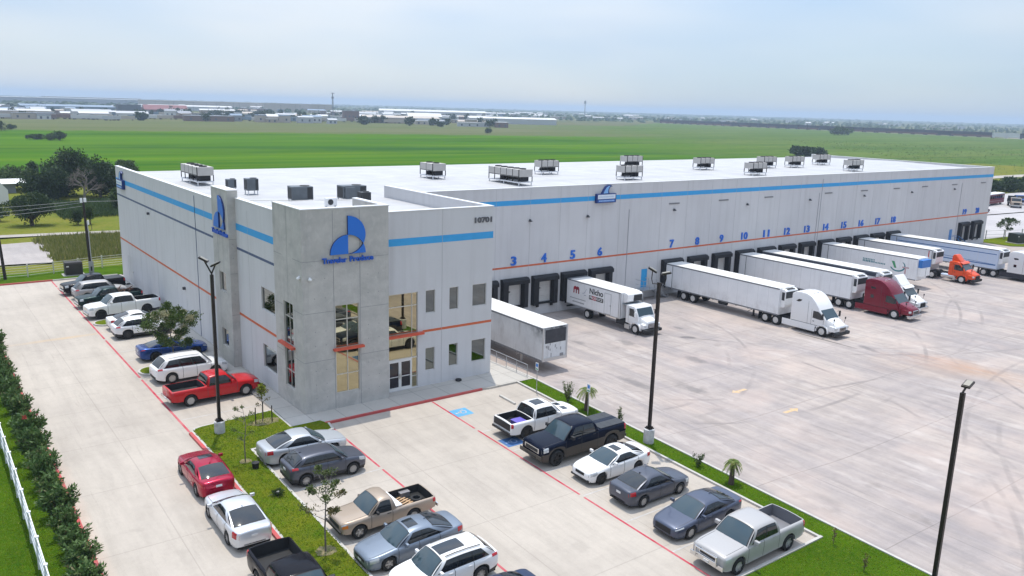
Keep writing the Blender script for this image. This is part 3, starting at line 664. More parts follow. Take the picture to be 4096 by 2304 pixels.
    k = MB(); k.box(46.7, 46.78, yd-.04, yd+.02, .95, 1.05); k.build('handle', FRAME, d)
    # small vents and wall lamps
    for x in (50.5, 59.0, 67.6, 80.5, 89.2, 97.8, 105.9, 115.2, 125.0):
        mb = MB()
        for j in range(3): mb.box(x-.85, x+.85, yd-.06, yd-.002, 9.06+j*.05, 9.09+j*.05)
        mb.box(x-.85, x+.85, yd-.02, yd-.001, 9.05, 9.2); mb.build('vent', mat('vent_grey', (.25, .25, .26), .6), B)
    for x in (30.05, 37.54, 50.5, 63.4, 76.3, 89.2, 102.1, 115.2):
        mb = MB(); mb.lathe([(.05, 0), (.17, -.1), (.2, -.16), (.19, -.18)], (x, yd-.16, 8.5), 'z', 10); mb.box(x-.05, x+.05, yd-.2, yd-.002, 8.44, 8.54); mb.build('wall_lamp', mat('lamp_bronze', (.05, .05, .055), .5), B)
    for y, z in ((37.2, 8.25), (26.1, 3.09)):
        mb = MB(); mb.box(xl-.22, xl-.001, y-.13, y+.13, z-.12, z+.1); mb.build('wall_lamp', MATS['lamp_bronze'], B)
    for p_ in ((-.10, .35, 8.72), (.45, -.1, 8.66)):
        mb = MB(); mb.lathe([(.02, -.1), (.11, -.06), (.12, .0), (.07, .07), (.02, .09)], p_, 'z', 12); mb.cbox((p_[0]+(.06 if p_[0] < 0 else 0), p_[1]+(.06 if p_[0] > 0 else 0), p_[2]+.08), (.1, .1, .06)); mb.build('camera_dome', WHITE, B, smooth=50)
    # black hose bibs / splash blocks on the walk
    # --- roofs
    mb = MB(); mb.poly([(.4, .3, 11.35), (5.5, .3, 11.35), (5.5, 1.1, 11.35), (14.25, 1.1, 11.35), (14.25, 16.6, 11.35), (.4, 16.6, 11.35)]); mb.build('roof', ROOF, B)
    mb = MB()
    for a, b, za, zb_ in ((16.6, 33.75, 11.15, 11.46), (33.75, 51, 11.46, 11.1)): mb.poly([(.4, a, za), (128, a, za), (128, b, zb_), (.4, b, zb_)])
    mb.poly([(.4, 16.6, 11.35), (.4, 16.6, 11.15), (14.25, 16.6, 11.15), (14.25, 16.6, 11.35)]); mb.build('roof', ROOF, B, fix=False)
    mb = MB()
    for x in [3+6.2*k for k in range(20)]:
        mb.poly([(x, 17, 11.162), (x+.12, 17, 11.162), (x+.12, 33.7, 11.464), (x, 33.7, 11.464)])
    for y in (20.5, 24.5, 28.5): z = 11.15+.31*(y-16.6)/17.15+.006; mb.poly([(.5, y, z), (127.9, y, z), (127.9, y+.1, z+.002), (.5, y+.1, z+.002)])
    for y in (4.2, 7.6, 11, 14.3): mb.poly([(.5, y, 11.356), (14.2, y, 11.356), (14.2, y+.08, 11.356), (.5, y+.08, 11.356)])
    mb.build('roof_seam', mat('membrane_seam', (.40, .40, .41), .6), B)
    mb = MB(); mb.tube([(1.2, 20, 11.28), (6, 17.5, 11.3), (10.5, 15.2, 11.42)], .03, 6); mb.build('roof_conduit', FRAME, B)
    for x, y in ((9.05, 11.2), (9.4, 11.0)):
        mb = MB(); mb.lathe([(.08, 0), (.08, .35), (.11, .36), (.11, .42)], (x, y, 11.35), 'z', 10); mb.build('roof_vent', FRAME, B)
    return cx
DOCKX = build_building()

# ---- signs
SIGNB = mat('sign_blue', (.008, .15, .60), .45); SIGNS = mat('sign_navy', (.006, .03, .17), .5); SIGNW = mat('sign_white', (.72, .78, .86), .4); SIGNL = mat('sign_pale_blue', (.22, .45, .80), .45)
def flat_letters(mb_, m, name, parent, M=None):
    o = MB(); o.add(mb_, M); return o.build(name, m, parent)
def logo_sign(M, label, name='logo_sign'):
    t = thing(name, label, 'sign', group='blue logo signs of the office')
    r = 1.18; z1, z2 = 11.2, 10.03; cx = 0.; a0 = math.asin((z1-z2)/2/r)
    def arc(cz, a, b, n=14): return [(cx+r*math.cos(a+(b-a)*k/n), cz+r*math.sin(a+(b-a)*k/n)) for k in range(n+1)]
    shapes = [arc(z1, PI/2, -a0)+arc(z2, a0, PI/2)[1:-1]+[(cx, z2+r)], arc(z2, PI/2, PI)+[(cx, z2)], arc(z2, a0, 0)+[(cx+.02, z2)]+arc(z1, -PI/2, -a0)[1:-1]]
    for s in shapes:
        f = MB(); f.prism(s, -.14, -.13); b = MB(); b.prism(s, -.13, -.0)
        o = MB(); o.m = 0; o.add(f); q = MB(); q.m = 1; q.add(b); q.mi = [1]*len(q.f); o.add(q)
        o.build('logo_panel', [SIGNB, SIGNS], t)
    for word, x0, wd in (('Traveler', -1.7, 1.62), ('Produce', .12, 1.6)):
        l = text_mb(word, .46, .12, .012, wd); o = MB(); o.add(l, Matrix.Translation((x0, -.08, 9.52))); o.build('lettering', mat('letter_blue', (.01, .10, .52), .45), t)
    t.matrix_world = M; return t
logo_sign(Matrix.Translation((2.97, 0, 0)), 'blue half circle logo sign on the front of the concrete tower')
logo_sign(Matrix.Translation((-.45, 13.75, -.0)) @ Matrix.Rotation(-PI/2, 4, 'Z'), 'blue half circle logo sign seen edge on, on the left pilaster')
def wave_sign(M, label):
    t = thing('wave_sign', label, 'sign', group='blue wave signs of the warehouse')
    o = MB(); o.box(-1.38, 1.38, -.3, 0, 0, .95); o.build('sign_box', SIGNS, t, bevel=.06)
    o = MB(); o.box(-1.22, 1.22, -.325, -.3, .42, .86); o.build('sign_face', SIGNW, t)
    o = MB(); o.box(-1.22, 1.22, -.322, -.3, .08, .36); o.build('sign_face', mat('sign_mid_blue', (.03, .12, .42), .45), t)
    wv = [(-.62, .95), (-.35, 1.35), (-.08, 1.68), (.25, 1.84), (.6, 1.82), (.88, 1.66), (.7, 1.68), (.5, 1.58), (.38, 1.38), (.36, 1.18), (.45, .95)]
    o = MB(); o.prism(wv, -.22, -.02); o.build('wave_panel', SIGNS, t)
    wi = [(-.42, .97), (-.2, 1.33), (.02, 1.6), (.3, 1.74), (.52, 1.73), (.36, 1.58), (.25, 1.36), (.22, 1.15), (.27, .97)]
    o = MB(); o.prism(wi, -.235, -.22); o.build('wave_panel', SIGNL, t)
    o = MB(); x = -1.05
    random.seed(4)
    while x < 1.0: w_ = random.choice((.1, .13, .08)); o.box(x, x+w_, -.335, -.325, .55, .72); x += w_+.07
    x = -1.05; p = MB()
    while x < 1.0: w_ = random.choice((.09, .11, .07)); p.box(x, x+w_, -.332, -.322, .15, .29); x += w_+.05
    o.build('lettering', mat('pale_lettering', (.45, .55, .72), .5), t); p.build('lettering', mat('light_blue_lettering', (.35, .55, .85), .5), t)
    t.matrix_world = M
wave_sign(Matrix.Translation((39.85, 16.47, 9.71)), 'blue sign with a breaking wave on the dock wall band')
wave_sign(Matrix.Translation((.1, 48.1, 9.6)) @ Matrix.Rotation(-PI/2, 4, 'Z'), 'blue sign with a breaking wave on the far end of the left wall')
# house number
l = text_mb('10701', .5, .05, .02, 1.45); o = MB(); o.add(l, Matrix.Translation((12.95, .77, 11.2))); tag(o.build('house_number', mat('dark_grey_letter', (.10, .10, .11), .5)), 'dark grey house number 10701 near the top of the office wall', 'number sign')
# dock numbers
NUMB = mat('number_blue', (.008, .13, .58), .5)
for i, x in enumerate(DOCKX):
    n = i+1
    if n < 3: continue
    l = text_mb(str(n), 1.18, .10, .03, .66 if n < 10 else 1.2); o = MB(); w2 = l.w/2
    sz = .90/l.h; o.add(l, Matrix.Translation((x-w2-.1, 16.42, 4.12)) @ Matrix.Scale(sz, 4, (0, 0, 1)))
    tag(o.build('dock_number', NUMB), 'blue number %d on the wall above its dock door' % n, 'number sign', 'blue dock numbers on the warehouse wall')
# stairs to the blue door
t = thing('steel_stairs', 'grey steel stairs with handrails below the blue door', 'stairs', (46.4, 16.47, -1.2))
STEEL = mat('galvanised_steel', (.42, .43, .45), .45, .6)
mb = MB(); mb.box(-1.3, .7, -1.3, -.01, 1.12, 1.18); mb.build('landing', STEEL, t)
for k in range(7): mb = MB(); z = 1.0-k*.165; mb.box(.72+k*.28, .98+k*.28, -1.25, -.1, z, z+.05); mb.build('step', STEEL, t)
for y in (-1.28, -.06): mb = MB(); mb.obox((1.68, y, .55), (.98, 0, -.58), (0, .02, 0), (.05, 0, .09)); mb.build('stringer', STEEL, t)
for x, y in ((-1.25, -1.25), (.65, -1.25), (-1.25, -.1)): mb = MB(); mb.box(x-.04, x+.04, y-.04, y+.04, 0, 1.12); mb.build('support_post', STEEL, t)
for y in (-1.27, -.08):
    mb = MB()
    mb.tube([(-1.28 if y < -1 else .7, y, 2.2), (.7, y, 2.2), (2.7, y, 1.05)], .024, 6); mb.tube([(-1.28 if y < -1 else .7, y, 1.7), (.7, y, 1.7), (2.7, y, .55)], .02, 6)
    for x, z0, z1 in ((.7, 1.18, 2.2), (2.7, 0, 1.05), (1.7, .6, 1.62))+(((-1.28, 1.18, 2.2), (-.3, 1.18, 2.2)) if y < -1 else ()): mb.tube([(x, y, z0), (x, y, z1)], .022, 6)
    mb.build('handrail', STEEL, t)
mb = MB(); mb.tube([(-1.28, -1.27, 2.2), (-1.28, -.05, 2.2)], .024, 6); mb.tube([(-1.28, -1.27, 1.7), (-1.28, -.05, 1.7)], .02, 6); mb.build('handrail', STEEL, t)
t2 = thing('steel_stairs', 'small blue steel stairs at the small door beside dock 19', 'stairs', (116.1, 16.47, -1.2))
DB = mat('blue_steel', (.06, .22, .5), .5, .2)
mb = MB(); mb.box(-.6, .7, -1.1, -.01, 1.1, 1.16); mb.build('landing', DB, t2)
for k in range(6): mb = MB(); mb.box(-.5, .6, -1.35-k*.26, -1.12-k*.26, .95-k*.17, 1.0-k*.17); mb.build('step', DB, t2)
for x in (-.6, .7): mb = MB(); mb.tube([(x, -.05, 2.1), (x, -1.1, 2.1), (x, -2.7, 1.0)], .03, 6); mb.tube([(x, -1.1, 1.1), (x, -1.1, 2.1)], .03, 6); mb.tube([(x, -2.7, 0), (x, -2.7, 1.0)], .03, 6); mb.build('handrail', DB, t2)
mb = MB(); mb.box(-.45, .45, -.03, -.005, 1.16, 3.1); mb.build('door_leaf', DB, t2)
# handrail beside the ramp
t = thing('ramp_handrail', 'grey pipe handrail along the edge beside the dropped trailer', 'handrail', (16.25, 0, .1))
for y in [-1.45+1.28*k for k in range(9)]: mb = MB(); mb.tube([(0, y, 0), (0, y, .92)], .025, 6); mb.build('post', STEEL, t)
for z in (.9, .48): mb = MB(); mb.tube([(0, -1.45, z), (0, 8.8, z)], .025, 6); mb.build('rail', STEEL, t)
# black hoses coiled on the walk
for i, (x, y, l) in enumerate(((-.35, 6.6, 'black round splash block on the walk by the red pickup'), (11.55, .42, 'black round splash block on the front walk'), (-.3, 46.9, 'black splash block by the far double door'), (-.35, 44.2, 'black splash block on the far left walk'))):
    mb = MB(); mb.lathe([(.02, .0), (.2, .0), (.24, .05), (.2, .13), (.1, .12), (.05, .06)], (0, 0, 0), 'z', 14); o = mb.build('splash_block', BLACKR, loc=(x, y, gz(y)+.132), smooth=60); tag(o, l, 'splash block', 'black blocks on the walk')

# ---- rooftop plant
CAB = mat('beige_cabinet', (.50, .475, .45), .55, .1, var=.1, vscale=1.5); LEGW = mat('white_steel', (.70, .70, .72), .5)
DGREY = mat('dark_grey_cabinet', (.13, .15, .17), .5, .2, var=.2, vscale=2.); GRILL = mat('coil_grille', (.035, .037, .04), .7)
def roofz(y): return 11.35 if y < 16.5 else 11.15+.31*(1-abs(y-33.75)/17.2)
def condenser(x, y, lx, ly, n, label):
    t = thing('roof_condenser', label, 'condenser', (x, y, roofz(y)), group='condenser racks on the warehouse roof')
    H = 1.62; alongx = lx >= ly
    mb = MB(); mb.box(-lx/2, lx/2, -ly/2, ly/2, .26, .36)
    for a in (-1, 1):
        for b in (-1, 0, 1): px, py = (b*(lx/2-.08), a*(ly/2-.08)) if alongx else (a*(lx/2-.08), b*(ly/2-.08)); mb.box(px-.04, px+.04, py-.04, py+.04, 0, .26)
    mb.build('base_frame', LEGW, t)
    for k in range(n):
        mb = MB(); f0 = -.5+k/n+.006; f1 = -.5+(k+1)/n-.006
        if alongx: mb.box(f0*lx, f1*lx, -ly/2, ly/2, .86, H)
        else: mb.box(-lx/2, lx/2, f0*ly, f1*ly, .86, H)
        c = mb.build('cabinet', CAB, t)
        fc = ((f0+f1)/2*lx, 0) if alongx else (0, (f0+f1)/2*ly)
        q = MB(); q.lathe([(.36, 0), (.36, .10), (.32, .10), (.3, .04)], (fc[0], fc[1], H), 'z', 14); q.build('fan_guard', GRILL, c)
        q = MB()
        for s in (-1, 1):
            if alongx: q.box(f0*lx+.06, f1*lx-.06, s*(ly/2+.004)-.003, s*(ly/2+.004)+.003, .88, .94)
            else: q.box(s*(lx/2+.004)-.003, s*(lx/2+.004)+.003, f0*ly+.06, f1*ly-.06, .88, .94)
        q.build('grille', GRILL, c)
    for k in range(n+1):
        for s in (-1, 1):
            mb = MB(); f = -.5+k/n
            px, py = (f*(lx-.1), s*(ly/2-.03)) if alongx else (s*(lx/2-.03), f*(ly-.1))
            mb.box(px-.035, px+.035, py-.035, py+.035, .36, .9 if s > 0 else H+.02); mb.build('post', BLACKR, t)
    mb = MB()
    if alongx: mb.tube([(-lx*.36, 0, .62), (lx*.2, 0, .62)], .2, 10); mb.box(lx*.2, lx*.42, -.3, .3, .36, .8); mb.tube([(-lx*.4, .2, .5), (lx*.4, .2, .9)], .05, 6)
    else: mb.tube([(0, -ly*.3, .62), (0, ly*.05, .62)], .2, 10); mb.box(-.5, .5, -ly*.47, -ly*.36, .4, .92); mb.box(-.35, .35, ly*.1, ly*.25, .36, .75)
    mb.build('compressor', BLACKR, t, smooth=40)
HV = [(4.31-.8, 30.24+2.6, 1.5, 5.2, 4, 'beige condenser rack on the roof nearest the left parapet'), (28.46-.85, 29.29+1.3, 1.65, 2.7, 2, 'beige two module condenser rack behind the office roof'),
 (33.94-.9, 21.16+2.7, 1.8, 5.4, 5, 'long beige condenser rack with five modules'), (44.98-1.3, 30.2+.7, 2.7, 1.4, 3, 'beige condenser rack just right of the five module rack'), (51.06-1.4, 22.15+.8, 2.9, 1.5, 3, 'beige condenser rack above the wave sign'),
 (63.87-1.5, 34.76+.7, 3.0, 1.4, 3, 'beige condenser rack hidden behind the one above the wave sign'), (72.53-1.45, 29.43+.7, 2.9, 1.4, 3, 'beige condenser rack alone in the middle of the roof'), (73.79-1.45, 21.63+.75, 2.9, 1.5, 3, 'beige condenser rack nearest the front edge, mid roof'),
 (86.43-1.5, 29.25+.7, 3.0, 1.4, 3, 'beige condenser rack partly hidden behind the front mid roof rack'), (92.54-1.5, 28.68+.7, 3.0, 1.4, 3, 'beige condenser rack fourth from the far end of the roof'), (102.7-1.5, 30.7+.7, 3.0, 1.4, 3, 'farthest beige condenser rack at the back of the roof'), (97.15-1.5, 21.66+.75, 3.0, 1.5, 3, 'beige condenser rack at the front near the far roof end')]
for h in HV: condenser(*h)
def ac_unit(x, y, lx, ly, h, label, m=DGREY, legs=.15, rz=0.):
    t = thing('rooftop_air_conditioner', label, 'air conditioner', (x, y, roofz(y)), rz, 'grey air conditioners on the office roof')
    mb = MB(); mb.box(-lx/2, lx/2, -ly/2, ly/2, legs, legs+h); b = mb.build('cabinet', m, t, bevel=.02)
    mb = MB()
    for sx in (-1, 1):
        for sy in (-1, 1): mb.box(sx*(lx/2-.08)-.04, sx*(lx/2-.08)+.04, sy*(ly/2-.08)-.04, sy*(ly/2-.08)+.04, 0, legs)
    mb.build('stand', LEGW, t)
    mb = MB(); mb.box(lx*.22, lx*.46, -ly/2-.012, -ly/2, legs+.08, legs+h-.06); mb.box(-lx/2-.012, -lx/2, -ly*.4, ly*.4, legs+.1, legs+h-.1); mb.build('grille', GRILL, b)
    mb = MB(); mb.lathe([(min(lx, ly)*.3, 0), (min(lx, ly)*.3, .05), (min(lx, ly)*.26, .05), (.05, .02)], (lx*.2, 0, legs+h), 'z', 16); mb.build('fan', GRILL, b)
    return t
ac_unit(4.75, 27.1, .75, .75, .75, 'small dark grey air conditioner behind the pilaster'); ac_unit(5.2, 23.2, .95, .95, 1.0, 'square dark grey air conditioner on legs, second behind the pilaster', legs=.35)
o = ac_unit(7.4, 17.95, 1.75, 1.3, 1.05, 'wide grey air conditioner behind the left of the tower', rz=-.1)
o = ac_unit(11.65, 17.3, 2.1, 1.3, 1.05, 'wide grey air conditioner behind the right of the tower', rz=.0)
mb = MB(); mb.box(-.95, -.1, -.95, -.65, .2, 1.1); mb.build('side_hood', DGREY, o)
ac_unit(10.4, 12.5, .8, .8, .85, 'black square air conditioner near the tower edge', mat('black_cabinet', (.03, .032, .035), .5), legs=.12)
t = thing('mini_split_unit', 'small white fan unit on the roof just behind the tower parapet', 'air conditioner', (7.35, 12.0, 11.35), 0, None)
mb = MB(); mb.box(-.45, .45, -.17, .17, .1, .68); b = mb.build('cabinet', WHITE, t, bevel=.02); mb = MB(); mb.lathe([(.22, -.18), (.22, -.172), (.02, -.172)], (-.08, 0, .38), 'y', 16); mb.build('fan', GRILL, b)
mb = MB(); mb.box(-.4, -.34, -.15, .15, 0, .1); mb.box(.34, .4, -.15, .15, 0, .1); mb.build('stand', LEGW, t)
# ================================================================ VEHICLES
def paint(name, rgb, metal=.0, rough=.28): dk = max(rgb) < .06; return mat('paint_'+name, rgb, rough, metal, .08 if dk else .25, .1 if dk else .4)
CGLASS = mat('car_glass', (.012, .016, .02), .03, 0, .8); CGLASSB = mat('car_windshield', (.03, .055, .07), .03, 0, .7)
TYRE = mat('tyre_rubber', (.016, .016, .017), .85); RIMS = mat('alloy_rim', (.46, .46, .47), .35, .6); RIMD = mat('dark_rim', (.035, .035, .037), .4, .4); RIMW = mat('steel_rim', (.62, .62, .62), .4, .4)
CHROME = mat('chrome', (.62, .62, .63), .15, 1.); TRIM = mat('black_trim', (.018, .018, .02), .6); LAMP = mat('lamp_glass', (.55, .57, .58), .12, .3); TAIL = mat('tail_lamp', (.42, .012, .018), .2, 0, .6, .5)
PLATE = mat('plate_white', (.7, .7, .7), .5); BEDL = mat('bed_liner', (.022, .022, .024), .8, var=.4, vscale=3.); UNDER = mat('underbody', (.012, .012, .012), .9); AMBER = mat('amber_lamp', (.7, .2, .02), .3)
def ht(tab, s):
    """monotone cubic through (s,value) pairs"""
    if s <= tab[0][0]: return tab[0][1]
    if s >= tab[-1][0]: return tab[-1][1]
    n = len(tab)
    for i in range(n-1):
        if tab[i][0] <= s <= tab[i+1][0]:
            x0, y0 = tab[i]; x1, y1 = tab[i+1]; h = x1-x0
            if h < 1e-6: return y1
            d = (y1-y0)/h
            def slope(k):
                if k == 0 or k == n-1: return None
                a = (tab[k][1]-tab[k-1][1])/max(1e-6, tab[k][0]-tab[k-1][0]); b = (tab[k+1][1]-tab[k][1])/max(1e-6, tab[k+1][0]-tab[k][0])
                return 0 if a*b <= 0 else 2*a*b/(a+b)
            m0 = slope(i); m1 = slope(i+1); m0 = d if m0 is None else m0; m1 = d if m1 is None else m1
            t = (s-x0)/h
            return (2*t**3-3*t*t+1)*y0+(t**3-2*t*t+t)*h*m0+(-2*t**3+3*t*t)*y1+(t**3-t*t)*h*m1
_wm = {}
def wheel_mesh(r, wd, style):
    k = (round(r, 3), wd, style)
    if k in _wm: return _wm[k]
    a = MB(); a.lathe([(r*.62, -wd/2), (r*.9, -wd/2), (r*.98, -wd*.42), (r, -wd*.3), (r, wd*.3), (r*.98, wd*.42), (r*.9, wd/2), (r*.62, wd/2)], axis='y', seg=28, close=True)
    ty = a.mesh('tyre', [TYRE], 40)
    b = MB(); rr = r*.66; b.m = 0
    b.lathe([(rr, -wd*.46), (rr, wd*.40), (rr*.93, wd*.40), (rr*.90, wd*.1), (rr*.2, wd*.06)], axis='y', seg=28); nd = len(b.f)
    n = {'five': 5, 'ten': 10, 'six': 6, 'steel': 0, 'truck': 0}[style]
    b.m = 1
    for q in range(n):
        t = 2*PI*q/n; c, s = math.cos(t), math.sin(t); w0 = rr*(.115 if n <= 6 else .062)
        b.obox((c*rr*.52, wd*.34, s*rr*.52), (c*rr*.45, wd*.03, s*rr*.45), (-s*w0, 0, c*w0), (0, wd*.05, 0))
    if n: b.lathe([(rr*.22, wd*.28), (rr*.2, wd*.43), (rr*.02, wd*.43)], axis='y', seg=14); b.lathe([(rr*.99, wd*.34), (rr*.99, wd*.44), (rr*.94, wd*.44), (rr*.94, wd*.34)], axis='y', seg=28)
    elif style == 'steel':
        b.lathe([(rr*.97, wd*.38), (rr*.86, wd*.44), (rr*.8, wd*.30), (rr*.4, wd*.36), (rr*.32, wd*.5), (rr*.02, wd*.5)], axis='y', seg=24)
    else:
        b.lathe([(rr*.97, wd*.45), (rr*.86, wd*.5), (rr*.78, wd*.32), (rr*.5, wd*.26), (rr*.42, wd*.44), (rr*.36, wd*.56), (rr*.02, wd*.56)], axis='y', seg=24)
    mats = {'five': [TRIM, RIMS], 'ten': [TRIM, RIMS], 'six': [TRIM, RIMS], 'steel': [TRIM, RIMS], 'truck': [TRIM, RIMW]}[style]
    rm = b.mesh('rim', mats, 40)
    _wm[k] = (ty, rm); return _wm[k]
def add_wheel(parent, x, y, r, wd=.22, style='ten', rimmat=None, z=None, name='wheel'):
    ty, rm = wheel_mesh(r, wd, style)
    if rimmat:
        key = (r, wd, style, rimmat.name)
        if key not in _wm: m2 = rm.copy(); m2.materials[1] = rimmat; _wm[key] = m2
        rm = _wm[key]
    o = inst(name, ty, parent, (x, y, r if z is None else z), (0, 0, 0 if y > 0 else PI)); inst('rim', rm, o); return o

class Car:
    """A road vehicle lofted along its length. s runs from the nose (0) to the tail (Ln); local +x is forward."""
    def __init__(s, name, label, cat, loc, rz, body, P, group=None, trim=None, wheels=('ten', None), two=None):
        s.P = P; s.L = P['L']; s.W = P['W']; s.t = thing(name, label, cat, loc, rz, group); s.body = body; s.two = two
        Ln, W = s.L, P['W']
        s.hw = [(a*1., b*W/2) for a, b in P['plan']]
        s.fx = P['fx']; s.rx = P['rx']; s.r = P['r']; s.ra = P.get('ra', s.r+.055)
        s.build_body(); s.cabin(); s.details(trim); 
        wd = P.get('tw', .22); y = W/2-wd/2-.015+P.get('poke', 0)
        for xx in (s.fx, s.rx):
            for sg in (-1, 1): add_wheel(s.t, Ln/2-xx, sg*y, s.r, wd, wheels[0], wheels[1])
    def w(s, q): return ht(s.hw, q)
    def deck(s, q): return ht(s.P['deck'], q)
    def ring(s, q, bed=None):
        P = s.P; w = s.w(q); zd = s.deck(q); zb = ht(P['bot'], q)
        for xc in (s.fx, s.rx):
            d = abs(q-xc)
            if d < s.ra: zb = max(zb, s.r+math.sqrt(max(0, s.ra**2-d*d)))
        sh = zd-P.get('shoulder', .11)
        zb = min(zb, sh-.03); cr = P.get('crown', .03); tk = P.get('tuck', .93); h = sh-zb
        bul = P.get('bulge', 1.)
        pts = [(.84*w, zb), (tk*w, zb+.0*h), (.985*w, zb+.28*h), (1.*w*bul, zb+.62*h), (.985*w, sh), (.955*w, sh+.55*(zd-sh)), (.90*w, zd)]
        if bed is None: pts += [(.86*w, zd+cr*.2), (.84*w, zd+cr*.25), (.45*w, zd+cr*.8), (0, zd+cr)]
        else: pts += [(.855*w, zd), (.83*w, bed), (.45*w, bed), (0, bed)]
        return pts
    def stations(s):
        P = s.P; st = set()
        n = int(s.L/.22)
        for i in range(n+1): st.add(round(s.L*i/n, 4))
        for q in (.02, .06, .12, .22, .36): st.add(q); st.add(round(s.L-q, 4))
        for xc in (s.fx, s.rx):
            st = {q for q in st if abs(q-xc) > s.ra+.03 or q in (0,)}
            for k in range(13): st.add(round(xc+s.ra*math.cos(PI*k/12), 4))
            st.add(round(xc-s.ra-.012, 4)); st.add(round(xc+s.ra+.012, 4))
        return sorted(q for q in st if 0 <= q <= s.L)
    def build_body(s):
        P = s.P; mb = MB(); st = s.stations(); seq = []
        bed = P.get('bed')
        if bed:
            b0, b1, fl = bed
            st = sorted(set(st) | {b0, b1})
            for q in st:
                if q == b0: seq += [(q, None), (q, fl)]
                elif q == b1: seq += [(q, fl), (q, None)]
                elif b0 < q < b1: seq.append((q, fl))
                else: seq.append((q, None))
        else: seq = [(q, None) for q in st]
        rings = []
        for q, fl in seq:
            h = s.ring(q, fl); full = [(-y, z) for y, z in h]+[(y, z) for y, z in h[::-1][1:]]
            n = len(mb.v); mb.v += [(s.L/2-q, y, z) for y, z in full]; rings.append(n); k = len(full)
        liner = MB(); liner.v = mb.v
        tone = P.get('two_z')
        for (a, b, (qa, fa), (qb, fb)) in zip(rings, rings[1:], seq, seq[1:]):
            for j in range(k-1):
                m = (fa is not None or fb is not None) and 7 <= j <= k-9
                f = (a+j, a+j+1, b+j+1, b+j)
                if m and not (qa == qb and fa is None and fb is None): liner.f.append(f); liner.mi.append(0)
                else:
                    mb.m = 0
                    tn = P.get('two_n', 2)
                    if s.two and (j <= tn or j >= k-2-tn): mb.m = 1
                    mb.face(*f)
        mb.m = 0
        mb.face(*[rings[0]+j for j in range(k)]); mb.face(*[rings[-1]+j for j in range(k)][::-1])
        # seams and handles drawn on the skin
        mb.m = 2
        for q in P.get('seams', ()):
            for sg in (-1, 1):
                for t0, t1 in ((1.3, 2), (2, 3), (3, 4), (4, 5), (5, 5.9)):
                    mb.poly([s.skin(q-.012, t0, sg, .003), s.skin(q+.012, t0, sg, .003), s.skin(q+.012, t1, sg, .003), s.skin(q-.012, t1, sg, .003)])
        if 'hood' in P:
            h0, h1 = P['hood']
            for sg in (-1, 1):
                qs = [h0+(h1-h0)*k/6 for k in range(7)]
                for a, b in zip(qs, qs[1:]): mb.poly([s.skin(a, 8.1, sg, .003), s.skin(a, 8.15, sg, .003), s.skin(b, 8.15, sg, .003), s.skin(b, 8.1, sg, .003)])
        s.bo = mb.build('body', [s.body, s.two or s.body, TRIM], s.t, smooth=58, fix=True)
        if bed:
            liner.build('truck_bed', P.get('bedmat', BEDL), s.t, smooth=30)
        u = MB(); zu = P.get('clear', .2)
        u.box(-s.L/2+.12, s.L/2-.15, -s.W/2*.8, s.W/2*.8, zu, min(P['deck'][0][1], .62)); u.build('underbody', UNDER, s.t)
    def skin(s, q, t, sg=1, off=0.):
        """point on the side / top skin: q along, t = ring parameter 0..10"""
        h = s.ring(max(0, min(s.L, q))); i = min(int(t), len(h)-2); f = t-i
        a, b = h[i], h[i+1]; y = a[0]+(b[0]-a[0])*f; z = a[1]+(b[1]-a[1])*f
        d = Vector((b[1]-a[1], -(b[0]-a[0]))).normalized()
        return (s.L/2-q, sg*(y+d.x*off), z+d.y*off)
    def patch(s, name, m, q0, q1, t0, t1, off=.008, both=True, nq=4, ntt=3, skew=0., parent=None, label=None):
        for sg in ((-1, 1) if both else (1,)):
            mb = MB(); mb.grid(lambda i, j: s.skin(q0+(q1-q0)*i/nq+skew*(j/ntt), t0+(t1-t0)*j/ntt, sg, off), nq, ntt)
            o = mb.build(name, m, parent or s.t, smooth=60)
            if label: o['label'] = label
    # ---- greenhouse
    def cabin(s):
        P = s.P; wb0, rf, rr, rb, zr = P['cab']; s.zr = zr
        yb = P.get('yb', .90); yt = P.get('yt', .72)*s.W/2
        arch = P.get('arch', .05); crown = P.get('rcrown', .05); bow = P.get('bow', .14); rbow = P.get('rbow', .1)
        mid = (rf+rr)/2; half = max(.1, (rr-rf)/2)
        def zroof(q, y=None):
            z = zr-arch*((q-mid)/half)**2 if abs(q-mid) <= half*1.3 else zr-arch*1.69
            if y is not None: a_ = min(1., abs(y)/yt); z -= crown*a_**2+.035*a_**7
            return z
        def top(q): return (q, yt, zroof(q, yt))
        def base(q): return (q, s.w(q)*yb, s.deck(q)-.02)
        X = lambda q, y, z: (s.L/2-q, y, z)
        def side(u, v, sg, off=0.):
            q0 = wb0+(rb-wb0)*u; q1 = rf+(rr-rf)*u; a = base(q0); b = top(q1)
            q = q0+(q1-q0)*v; y = a[1]+(b[1]-a[1])*v+.05*math.sin(PI*v); z = a[2]+(b[2]-a[2])*v
            n = Vector((b[2]-a[2], a[1]-b[1])).normalized()
            return X(q, sg*(y+n.x*off), z+n.y*off)
        def roof(u, v, off=0.):
            q = rf+(rr-rf)*u; y = yt*(2*v-1); return X(q, y, zroof(q, y)+off)
        def screen(u, v, front, off=0.):
            y01 = 2*u-1
            if front: q0 = wb0-bow*(1-y01**2); q1 = rf; e = wb0
            else: q0 = rb+rbow*(1-y01**2); q1 = rr; e = rb
            yb_ = s.w(e)*yb; a = (q0, yb_*y01, s.deck(min(max(q0, 0), s.L))-.02+.03*(1-y01**2)); b = (q1, yt*y01, zroof(q1, yt*y01))
            q = a[0]+(b[0]-a[0])*v; z = a[2]+(b[2]-a[2])*v; bl = .035*math.sin(PI*v)
            n = Vector(((b[2]-a[2]), (b[0]-a[0])*(-1))).normalized() if front else Vector((-(b[2]-a[2]), (b[0]-a[0]))).normalized()
            nx = -abs(n.x) if front else abs(n.x)
